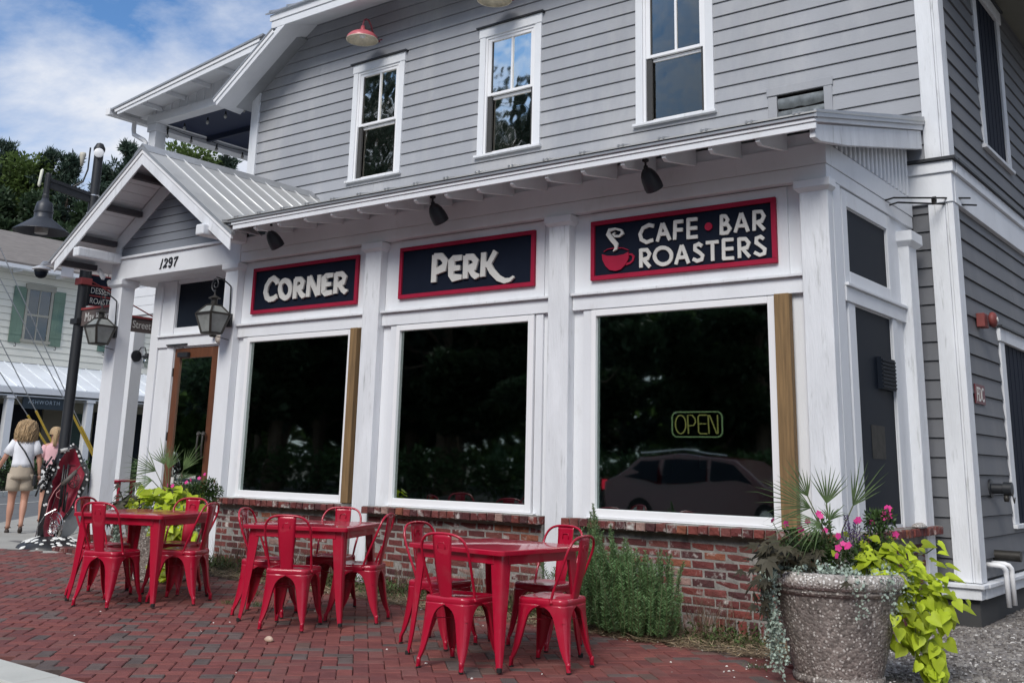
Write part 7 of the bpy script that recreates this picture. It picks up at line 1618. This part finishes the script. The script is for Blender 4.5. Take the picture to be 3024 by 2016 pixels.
# dome camera
t = top_thing('dome_camera', 'white dome security camera bracketed to the street lamp pole', 'security camera', (PX_-.1, PY_-.05, 3.95))
cu = Vector((.509, .861, 0)); P_ = lambda u, z, d=0: Vector((PX_, PY_, z))+cu*u+SN*d
m = MB(); rot = Matrix(((cu.x, SN.x, 0), (cu.y, SN.y, 0), (0,0,1))).to_4x4()
m.xbox(Matrix.Translation(P_(-.24, 3.95, .0)) @ rot, .17, .12, .20); part('junction_box', m, WHITE2, t, bevel=.008)
m = MB(); m.tube([P_(-.32,4.03), P_(-.50,4.05), P_(-.58,4.04), P_(-.60,4.0)], [.03,.032,.034,.034], 12); m.tube([P_(-.16,4.0), P_(.02,4.0)], .012, 6); part('arm', m, WHITE2, t, smooth=True)
m = MB(); m.lathe([(.03,.05),(.05,.045),(.13,.005),(.132,-.01),(.10,-.02)], 24, tuple(P_(-.60,3.955))); part('dome_hood', m, WHITE2, t, smooth=True, sharp=40)
m = MB(); m.lathe([(.098,.0),(.10,-.03),(.0,-.03)], 24, tuple(P_(-.60,3.935))); part('black_ring', m, BLACKM, t); m = MB(); m.lathe([(.088,.0),(.088,-.03),(.068,-.07),(.03,-.09),(.0,-.095)], 20, tuple(P_(-.60,3.905))); part('smoked_dome', m, DARKPAN, t, smooth=True)
# street name blades and cafe boards
t = thing('street_name_sign', 'brown street name blades May River and Street on the black lamp pole', 'street sign', (PX_, PY_, 3.2)); BRN = mat('sign_brown', (.115,.09,.085), .6, var=.1); RDR = mat('sign_red_rail', (.30,.05,.05), .5, var=.15)
m = MB(); m.box(-14.55, 8.585, 3.14, -13.80, 8.612, 3.372); part('name_blade', m, BRN, t); m = MB(); m.box(-14.57, 8.57, 3.374, -13.78, 8.625, 3.405); part('top_rail', m, RDR, t)
part('lettering', text_mb('May River', .19, lambda u, v, d: (-14.46+u, 8.584-d, 3.20+v), .0005, .003, xs=.80), LETTERW, t)
m = MB(); m.box(PX_-.013, 8.70, 3.165, PX_+.013, 9.905, 3.378); part('name_blade', m, BRN, t); m = MB(); m.box(PX_-.028, 8.68, 3.380, PX_+.028, 9.925, 3.412); part('top_rail', m, RDR, t)
part('lettering', text_mb('Street', .165, lambda u, v, d: (PX_+.013+d, 9.49+u, 3.225+v), .0005, .003, xs=.80), LETTERW, t)
m = MB(); m.tube([(PX_+.02,8.64,3.86), (PX_+.02,9.90,3.41)], .010, 6); part('tie_rod', m, RDR, t); m = MB(); m.box(PX_-.09, PY_-.09, 3.76, PX_+.09, PY_+.09, 3.86); part('clamp', m, RDR, t, bevel=.005); m = MB(); m.box(PX_-.09, PY_-.09, 3.17, PX_+.09, PY_+.09, 3.25); part('clamp', m, BLACKM, t)
t = thing('cafe_hanging_boards', 'black hanging boards lettered cafe desserts roasters behind the porch column', 'sign', (PX_, 9.05, 3.5))
for k, (tx, z0, z1) in enumerate((('CAFE', 3.79, 3.925), ('DESSERTS', 3.635, 3.765), ('ROASTERS', 3.48, 3.61))):
    m = MB(); m.box(PX_-.012, 8.70, z0, PX_+.012, 9.42, z1); part('hanging_board', m, NAVY, t); m = MB(); m.box(PX_-.016, 8.69, z1+.001, PX_+.016, 9.43, z1+.016); m.box(PX_-.016, 8.69, z0-.012, PX_+.016, 9.43, z0-.001); part('red_rail', m, RDR, t)
    part('lettering', text_mb(tx, .125, lambda u, v, d, z0=z0, k=k: (PX_+.012+d, (8.97 if k == 0 else 8.72)+u, z0+.025+v), .0005, .003, xs=.82), LETTERW, t)
m = MB(); m.tube([(PX_,9.0,3.94),(PX_,9.0,4.05)], .006, 5); m.tube([(PX_,8.6,4.06),(PX_,9.5,4.06)], .014, 6); m.box(PX_-.03, 8.66, 3.46, PX_+.03, 8.70, 4.05); part('hanger', m, BLACKM, t)
# wall lamp on the far porch column
t = thing('barn_wall_lantern', 'black round wall lantern on the far side porch column', 'wall lamp', (-16.42, 10.80, 2.98))
m = MB(); m.lathe([(.0,0),(.10,0),(.10,.02),(.0,.03)], 18, (-16.43,10.80,2.98), axis='x'); m.tube([(-16.42,10.80,3.0),(-16.36,10.84,3.13),(-16.30,10.88,3.13),(-16.28,10.90,3.03)], .01, 7); m.lathe([(.0,.05),(.04,.05),(.045,.02),(.09,.0),(.09,-.02),(.0,-.02)], 18, (-16.28,10.92,2.98)); part('lamp_body', m, BLACKM, t, smooth=True, sharp=40)
m = MB(); m.lathe([(.062,-.02),(.066,-.20),(.0,-.21)], 16, (-16.28,10.92,2.98)); part('glass_jar', m, GLASS_CL, t, smooth=True)

# ------------------------------------------------------------------ cream building across the street
bd = thing('cream_building', 'cream clapboard building with green shutters and metal porch roof across the street', 'building', (-36, 20, 0))
FC = FRY(-36)
wb = part('front_wall', panel(FC, 8, 40, 0, 7.66, [], -.3, -.01), DARKGAP, bd)
wins = [19.55, 22.95, 26.3, 16.1]
siding(wb, FC, 8, 40, [(4.32+.235*k, 4.32+.235*(k+1)) for k in range(14)], [(c-.50, c+.50, 5.13, 6.98) for c in wins], CREAM, th=.03, maxlen=12, seed=2)
for c in wins:
    m = MB(); fbox(m, FC, c-.50, c-.41, 5.15, 6.9, 0, .07); fbox(m, FC, c+.41, c+.50, 5.15, 6.9, 0, .07); fbox(m, FC, c-.56, c+.56, 6.905, 7.10, 0, .09); fbox(m, FC, c-.55, c+.55, 5.05, 5.145, 0, .12); fbox(m, FC, c-.409, c+.409, 5.98, 6.05, 0, .06); fbox(m, FC, c-.015, c+.015, 5.15, 5.979, 0, .055); fbox(m, FC, c-.015, c+.015, 6.051, 6.9, 0, .055)
    w_ = part('window', m, mat('taupe_window_frame', (.33,.32,.27), .6) if 'taupe_window_frame' not in bpy.data.materials else bpy.data.materials['taupe_window_frame'], bd)
    for z0, z1 in ((5.15,5.979), (6.051,6.9)):
        for a, b in ((c-.409, c-.016), (c+.016, c+.409)): m = MB(); fbox(m, FC, a, b, z0, z1, .03, .035); part('pane', m, GLASS_FAR, w_)
    m = MB()
    for i in range(24): fbox(m, FC, c-.40, c+.40, 5.18+i*.072, 5.18+i*.072+.045, -.03, -.015)
    part('blinds', m, mat('dark_blind', (.14,.14,.13), .7) if 'dark_blind' not in bpy.data.materials else bpy.data.materials['dark_blind'], w_)
    for sg in (-1, 1):
        a = c+sg*.74; m = MB(); fbox(m, FC, a-.22, a-.001, 5.0, 6.96, .03, .06); fbox(m, FC, a+.001, a+.22, 5.0, 6.96, .03, .06); fbox(m, FC, a-.22, a+.22, 5.28, 5.38, .061, .075); fbox(m, FC, a-.22, a+.22, 6.55, 6.66, .061, .075); s_ = part('shutter', m, GREENSH, bd)
        m = MB(); m.tube([(-35.90,a,5.0),(-35.88,a+.04,4.93),(-35.88,a+.02,4.86),(-35.88,a-.04,4.88)], .014, 5); part('shutter_dog', m, BLACKM, s_)
m = MB(); m.hexa([(-35.3,7,7.60),(-35.3,41,7.60),(-40.2,41,9.62),(-40.2,7,9.62)], [(-35.3,7,7.68),(-35.3,41,7.68),(-40.2,41,9.70),(-40.2,7,9.70)]); m.hexa([(-40.21,7,9.62),(-40.21,41,9.62),(-45,41,7.6),(-45,7,7.6)], [(-40.21,7,9.70),(-40.21,41,9.70),(-45,41,7.68),(-45,7,7.68)]); part('roof', m, SHINGLE, bd)
m = MB(); m.box(-35.36, 7, 7.47, -35.28, 41, 7.60); m.box(-35.98, 7, 7.52, -35.365, 41, 7.56); part('eave_fascia', m, WHITE, bd)
for y in (16.8, 18.4, 20.0, 21.6, 23.2): m = MB(); m.box(-35.9, y, 7.40, -35.37, y+.07, 7.51); part('rafter_tail', m, WHITE, bd)
AWM = mat('pale_metal_awning', (.74,.77,.80), .6, metal=.1, var=.12, vscale=.8)
m = MB(); m.hexa([(-33.7,8,3.34),(-33.7,40,3.34),(-36.0,40,4.28),(-36.0,8,4.28)], [(-33.7,8,3.38),(-33.7,40,3.38),(-36.0,40,4.32),(-36.0,8,4.32)]); aw = part('porch_roof', m, AWM, bd)
for i in range(52): y = 8.2+i*.61; m = MB(); m.beam((-33.7,y,3.39), (-36.0,y,4.33), .03, .035); part('roof_seam', m, AWM, aw)
m = MB(); m.box(-33.74, 8, 3.17, -33.68, 40, 3.335); part('porch_fascia', m, WHITE, bd); m = MB(); m.box(-35.98, 8, 3.08, -33.75, 40, 3.12); part('porch_ceiling', m, WHITE, bd)
for i in range(10):
    y = 15.0+(i-0)*2.82-.12
    m = MB(); m.box(-33.98, y, .2, -33.74, y+.22, 3.0); p_ = part('porch_column', m, WHITE, bd); m = MB(); m.box(-34.02, y-.04, 3.0, -33.70, y+.26, 3.075); part('capital', m, WHITE, p_)
DG = mat('dim_green_door', (.025,.06,.05), .6, var=.2)
for (a, b, z0, z1, mt_, nm) in ((20.2,20.95,.2,2.85,mat('dim_tan_door', (.20,.18,.14), .8),'door'), (18.6,20.15,.9,2.9,DARKPAN,'shop_window'), (21.2,21.9,.2,2.7,DG,'door'), (22.2,24.6,.8,2.8,DARKPAN,'shop_window'), (16.0,18.2,.8,2.8,DARKPAN,'shop_window'), (25,26,.2,2.8,DG,'door')):
    m = MB(); fbox(m, FC, a, b, z0, z1, .0, .05); part(nm, m, mt_, bd)
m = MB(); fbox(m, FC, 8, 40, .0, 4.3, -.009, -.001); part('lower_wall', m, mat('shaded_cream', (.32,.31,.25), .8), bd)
m = MB(); m.box(-36, 8, 0, -33.6, 40, .18); part('porch_floor', m, CONC, bd)
m = MB(); m.box(-44, 8, 0, -36.4, 40, 7.5); part('building_core', m, CREAM, bd)
t = thing('hanging_shop_sign', 'dark sign lettered ASHWORTH hanging under the porch roof across the street', 'sign', (-33.8, 19, 2.7)); m = MB(); m.box(-33.86, 18.25, 2.70, -33.80, 19.98, 3.06); part('board', m, mat('dark_teal_sign', (.018,.032,.045), .6), t); part('lettering', text_mb('ASHWORTH', .18, lambda u, v, d: (-33.80+d, 18.42+u, 2.86+v), .001, .006, xs=.95, space=1.25), mat('pale_blue_letter', (.30,.36,.42), .6), t)
# hedge along the far porch
hb_ = [( -32.9+random.uniform(-.15,.15), 14+.35*i, .62, .62, .42, .50+.05*random.random()) for i in range(58)]
o0 = (-32.9, 22, .2); me = bush_mesh('hedge', [(a-o0[0], b-o0[1], c-o0[2], d, e, f) for a, b, c, d, e, f in hb_], 16000, .11, .07, LF_HEDGE, 9)
h = thing('hedge', 'low dark green hedge along the porch across the street', 'hedge', o0); add_mesh('leaf_mass', me, h, kind='stuff'); m = MB(); m.box(-33.15, 14, .2, -32.6, 34.2, .75); part('inner_twigs', m, mat('dark_twigs', (.02,.025,.012), .9), h)
# guy wires with yellow guards
YG = mat('yellow_guard', (.55,.38,.05), .5, var=.1)
pos_lab = ['guy wire with yellow guard left of the lamp pole, outermost', 'guy wire with yellow guard nearest the left of the lamp pole', 'guy wire with yellow guard just right of the lamp pole', 'guy wire with a short yellow guard beside the white porch column']
for i, ((y0, z0), (y1, z1), (y2, z2)) in enumerate((((12.326,3.062),(13.113,2.139),(13.77,1.353)), ((12.226,3.778),(13.299,2.249),(13.868,1.433)), ((13.006,3.86),(14.224,2.217),(14.868,1.298)), ((13.231,3.884),(14.489,1.942),(14.869,1.39)))):
    s_ = (z1-z2)/(y2-y1); yg = y1+(z1-.1)/s_; su = (z0-z1)/(y1-y0); t = thing('guy_wire', pos_lab[i], 'guy wire', (-24, yg, .1), group='guy wires of the utility pole')
    m = MB(); m.tube([(-24,yg,.1), (-24,y1,z1), (-24,y1-4.8,z1+su*4.8)], .012, 5); part('wire', m, GALVE, t); m = MB(); m.tube([(-24,y2+.12,z2-.12*s_), (-24,y1,z1)], .028, 8); part('yellow_guard', m, YG, t)

# ------------------------------------------------------------------ trees
def pine_parts(seed, h, n=13000, low=.12):
    rs = np.random.default_rng(seed); m = MB(); m.tube([(0,0,0),(.1,.05,h*.4),(.0,.1,h*.75),(0,0,h*.97)], [h*.016,h*.012,h*.007,h*.002], 7)
    tp = []; z = h*low
    while z < h*.985:
        q = z/h; rad = h*.21*(1-q)**.95*(.65+.6*rs.random())+h*.014
        for k in range(rs.integers(3, 6)):
            a = rs.uniform(0, 6.28); L_ = rad*rs.uniform(.6, 1.15); tip = np.array([math.cos(a)*L_, math.sin(a)*L_, z+L_*rs.uniform(.1,.6)+(.35 if q > .7 else 0)]); b = np.array([0,0,z])
            m.tube([tuple(b), tuple((b+tip)/2+np.array([0,0,-.03*L_])), tuple(tip)], [.03+.01*L_,.025,.008], 4)
            for c in np.linspace(.35, 1, max(3, int(L_*2.6))): tp.append(b+(tip-b)*c+rs.normal(0,.11*L_+.05,3)*np.array([1,1,.6]))
        z += h*.022*rs.uniform(.7,1.4)
    tp.append(np.array([0,0,h])); tp = np.array(tp); idx = rs.choice(len(tp), n); c = tp[idx]; d = rs.normal(size=(n,3))+np.array([0,0,.9]); d /= np.linalg.norm(d, axis=1, keepdims=True)
    cl = rs.random(len(tp)); pos = c+rs.normal(0,.10,(n,3))
    me = leaf_mesh('needles', pos, d, rs.normal(size=(n,3)), rs.uniform(.22,.44,n), rs.uniform(.05,.10,n), np.clip(.15+.6*cl[idx]+.3*rs.random(n), 0, 1), LF_PINE)
    return m, me
def broad_parts(seed, h, mt, n=12000, wide=.32, low=.18, ls=.34):
    rs = np.random.default_rng(seed); m = MB(); tp = [(0,0,0),(.15,.1,h*.3),(0,.2,h*.55)]; m.tube(tp, [h*.022,h*.016,h*.01], 7); bl = []
    for i in range(34):
        z = h*(low+(1-low)*rs.random()**.8); q = (z/h-low)/(1-low); rad = h*wide*math.sin(math.pi*min(.97, .22+.72*q))*rs.uniform(.3, 1); a = rs.uniform(0, 6.28); c = np.array([math.cos(a)*rad, math.sin(a)*rad, z]); bl.append((*c, h*rs.uniform(.05,.11), h*rs.uniform(.05,.11), h*rs.uniform(.035,.075)))
        m.tube([(0,.1,h*.3+.2*z), tuple(c*.6+np.array([0,0,z*.2])), tuple(c)], [.06,.04,.015], 4)
    bl.append((0,0,h*.94,h*.08,h*.08,h*.06))
    return m, bush_mesh('leaf_mass', bl, n, ls, ls*.62, mt, seed+50)
PINES = [pine_parts(s, 18, 34000) for s in (1, 2, 3)]; BRD = [broad_parts(11, 12, LF_DEC, 36000, ls=.27), broad_parts(12, 18, LF_YEL, 15000, .07, .55, .26)]
pm = [(a.mesh('trunk', BARK), b) for a, b in PINES]; bm_ = [(a.mesh('trunk', BARK), b) for a, b in BRD]
def tree(kind, k, x, y, z, s, rz, label, group):
    tr_, lf = (pm if kind == 'pine' else bm_)[k]; t = thing('pine_tree' if kind == 'pine' else 'broadleaf_tree', label, 'tree', (x, y, z), rz, group); t.scale = (s,)*3
    share('trunk', tr_, t); c = share('crown', lf, t); c['kind'] = 'stuff'
    return t
g1 = 'trees behind the cream building'
for i, (k, x, y, h, lb) in enumerate((
  (1,-57.8,28.4,18.0,'tall dark pine at the left edge of the photo above the shingle roof'), (2,-55.9,29.95,17.8,'dark pine whose top stands just right of the lamp arm end'), (0,-54.95,30.75,17.6,'dark pine whose top stands left of the lamp pole'),
  (2,-52.3,32.6,18.3,'dark pine cut by the sloping edge of the porch gable'), (1,-53.6,32.1,16.9,'lower pine with bare twigs between the lamp pole and the gable'), (0,-48.0,36.0,17.7,'small pine top beside the grey wall under the string lights'))):
    tree('pine', k, x, y, 0, h/18, i*1.3, lb, g1)
for i, (k, x, y, h) in enumerate(((0,-60.5,27.0,15.8),(1,-59.5,29.5,15.6),(2,-57.5,31.2,15.5),(0,-56,33,15.4),(1,-54.6,34.6,15.2),(2,-63,25.2,16.6))): tree('pine', k, x, y, 0, h/18, i*1.9, 'shorter pine in the second row, closing the gaps behind the taller pines', g1)
tree('b', 1, -56.8, 29.1, 0, 17.3/18, .7, 'yellow green leafy treetop between the two leftmost pines', g1)
tree('b', 1, -49.6, 34.6, 0, 18.1/18, .5, 'yellow green leafy treetop seen through the side porch opening', g1)
for i, (x, y, h, lb) in enumerate(((-55.8,26.9,14.2,'leafy tree directly above the left end of the shingle roof'),(-53.6,28.6,14.0,'leafy tree behind the big bell lamp shade'),(-52.0,30.6,13.8,'leafy tree low between the lamp shade and the gable edge'),(-50.2,32.4,13.2,'leafy tree mostly hidden behind the porch gable'),(-58.2,25.0,14.0,'leafy tree just outside the left edge, its crown reaching into the photo'))):
    tree('b', 0, x, y, 0, h/12, i*2.1, lb, g1)
# the far side of the street, seen mirrored in the glass
g2 = 'trees on the near side of the street mirrored in the glass'
for i, (x, y, s, kd, k) in enumerate(((-16,-19,.95,'b',0),(-22,-15,1.0,'b',0),(-29,-17,1.15,'b',0),(-35,-13,1.05,'b',0),(-42,-18,1.3,'b',0),(-9,-20,1.0,'b',0),(-2,-19,1.1,'b',0),(6,-17,1.2,'b',0),(-19,-25,.86,'pine',1),(-26,-26,.78,'pine',0),(-34,-24,.9,'pine',2),(-46,-26,1.05,'pine',1),(-52,-12,1.2,'b',0),(-12,-28,.8,'pine',2),(-60,-20,1.3,'b',0),(-31,-20,1.14,'pine',0),(-34.5,-21,1.22,'pine',1),(-38.5,-19,1.32,'pine',2),(-42.5,-20,1.36,'pine',0),(-47,-21,1.34,'pine',1),(-37,-24,1.3,'pine',0))):
    tree(kd, k, x, y, 0, s, i*1.7, 'tree behind the street, out of frame and mirrored in the windows', g2)
for i, (x, y, s, kd, k) in enumerate(((12,9,1.0,'b',0),(14,18,1.0,'b',0),(13,28,1.1,'b',0),(17,13,.9,'pine',0))):  # unseen trees, added to keep light off the side wall
    tree(kd, k, x, y, 0, s, i*2.3+1, 'unseen tree added to darken the side wall, right of the frame', 'unseen trees added for shade')
wb_ = [(-95+i*4.0+random.uniform(-1.5,1.5), -33+random.uniform(-3,3), z_, 3.6, 2.5, 2.6) for i in range(34) for z_ in (2.2, 5.4, 8.6+random.uniform(-1,1.5))]
me = bush_mesh('woods', wb_, 34000, 1.0, .62, LF_WOODS, 77); tag(add_mesh('far_woods', me), 'dense dark woods beyond the street behind the photographer', 'woods', kind='stuff')
wb_ = [(-62+random.uniform(-3,3), -34+i*3.6, z_, 2.5, 3.4, 2.6) for i in range(9) for z_ in (2.2, 5.4, 8.6+random.uniform(-1,1.5))]
me = bush_mesh('woods', wb_, 9000, 1.0, .62, LF_WOODS, 78); tag(add_mesh('end_woods', me), 'dense dark woods at the far end of the street', 'woods', kind='stuff')
for i in range(4):
    o_ = [(-12+3.2*j-24*(i % 2), -11.5-.8*i, .9, 1.9, .9, .9) for j in range(8)]
    c0 = (o_[3][0], o_[0][1], 0); h = thing('hedge', 'clipped hedge behind the street, mirrored in the windows', 'hedge', c0, group='mirrored hedges'); add_mesh('leaf_mass', bush_mesh('hedge', [(a-c0[0], b-c0[1], c, d, e, f) for a, b, c, d, e, f in o_], 5000, .2, .12, LF_HEDGE, 20+i), h, kind='stuff')
# parked maroon car mirrored in the right window
cx, cy = -10.6, -4.6
t = thing('parked_car', 'maroon car parked behind the photographer, mirrored in the right window', 'car', (cx, cy, 0)); CP = mat('maroon_car_paint', (.10,.006,.014), .25, coat=1, var=.03)
body = [(-2.3,.35),(2.3,.35),(2.38,.62),(2.25,.88),(1.45,1.0),(.75,1.46),(-.2,1.56),(-1.5,1.50),(-2.1,1.08),(-2.36,.95),(-2.4,.6)]
m = MB(); vs = []; prof_w = lambda z: .88 if z < 1.0 else .88-(z-1.0)*.42
k = len(body)
for s in (-1, 1):
    for u, z in body: vs.append((cx+u, cy+s*prof_w(z), z))
m.add(vs, [tuple(range(k)), tuple(reversed(range(k, 2*k)))]+[(i, i+k, (i+1) % k+k, (i+1) % k) for i in range(k)]); part('car_body', m, CP, t, smooth=True, sharp=28, bevel=.05, seg=3)
for s in (-1, 1):
    for q in ([(-1.95,1.08),(-.95,1.05),(-.95,1.43),(-1.45,1.42)], [(-.85,1.05),(.15,1.04),(.1,1.46),(-.85,1.44)], [(.25,1.04),(1.15,1.02),(.72,1.36),(.22,1.45)]):
        m = MB(); m.add([(cx+u, cy+s*(prof_w(z)+.008), z) for u, z in q], [(0,1,2,3)]); part('side_window', m, DARKPAN, t)
    for u in (-1.45, 1.42): m = MB(); m.lathe([(.0,-.1),(.33,-.1),(.34,-.05),(.34,.08),(.30,.1),(.0,.1)], 24, (cx+u, cy+s*.80, .34), axis='y'); w_ = part('wheel', m, RUBBER, t, smooth=True, sharp=40); m = MB(); m.lathe([(.0,-.112),(.20,-.106),(.21,.106),(.0,.112)], 18, (cx+u, cy+s*.80, .34), axis='y'); part('rim', m, SIL, w_)
m = MB(); m.box(cx-2.42, cy+.45, .78, cx-2.30, cy+.86, .98); part('tail_light', m, mat('tail_red', (.5,.01,.03), .3, emit=((1,.03,.08), .6)), t); m = MB(); m.box(cx-2.42, cy-.86, .78, cx-2.30, cy-.45, .98); part('tail_light', m, bpy.data.materials['tail_red'], t)
m = MB(); m.tube([(cx-1.5,cy+.62,1.57),(cx-.2,cy+.62,1.64),(cx+.5,cy+.62,1.56)], .02, 6); part('roof_rail', m, SIL, t)
bpy.context.view_layer.update()
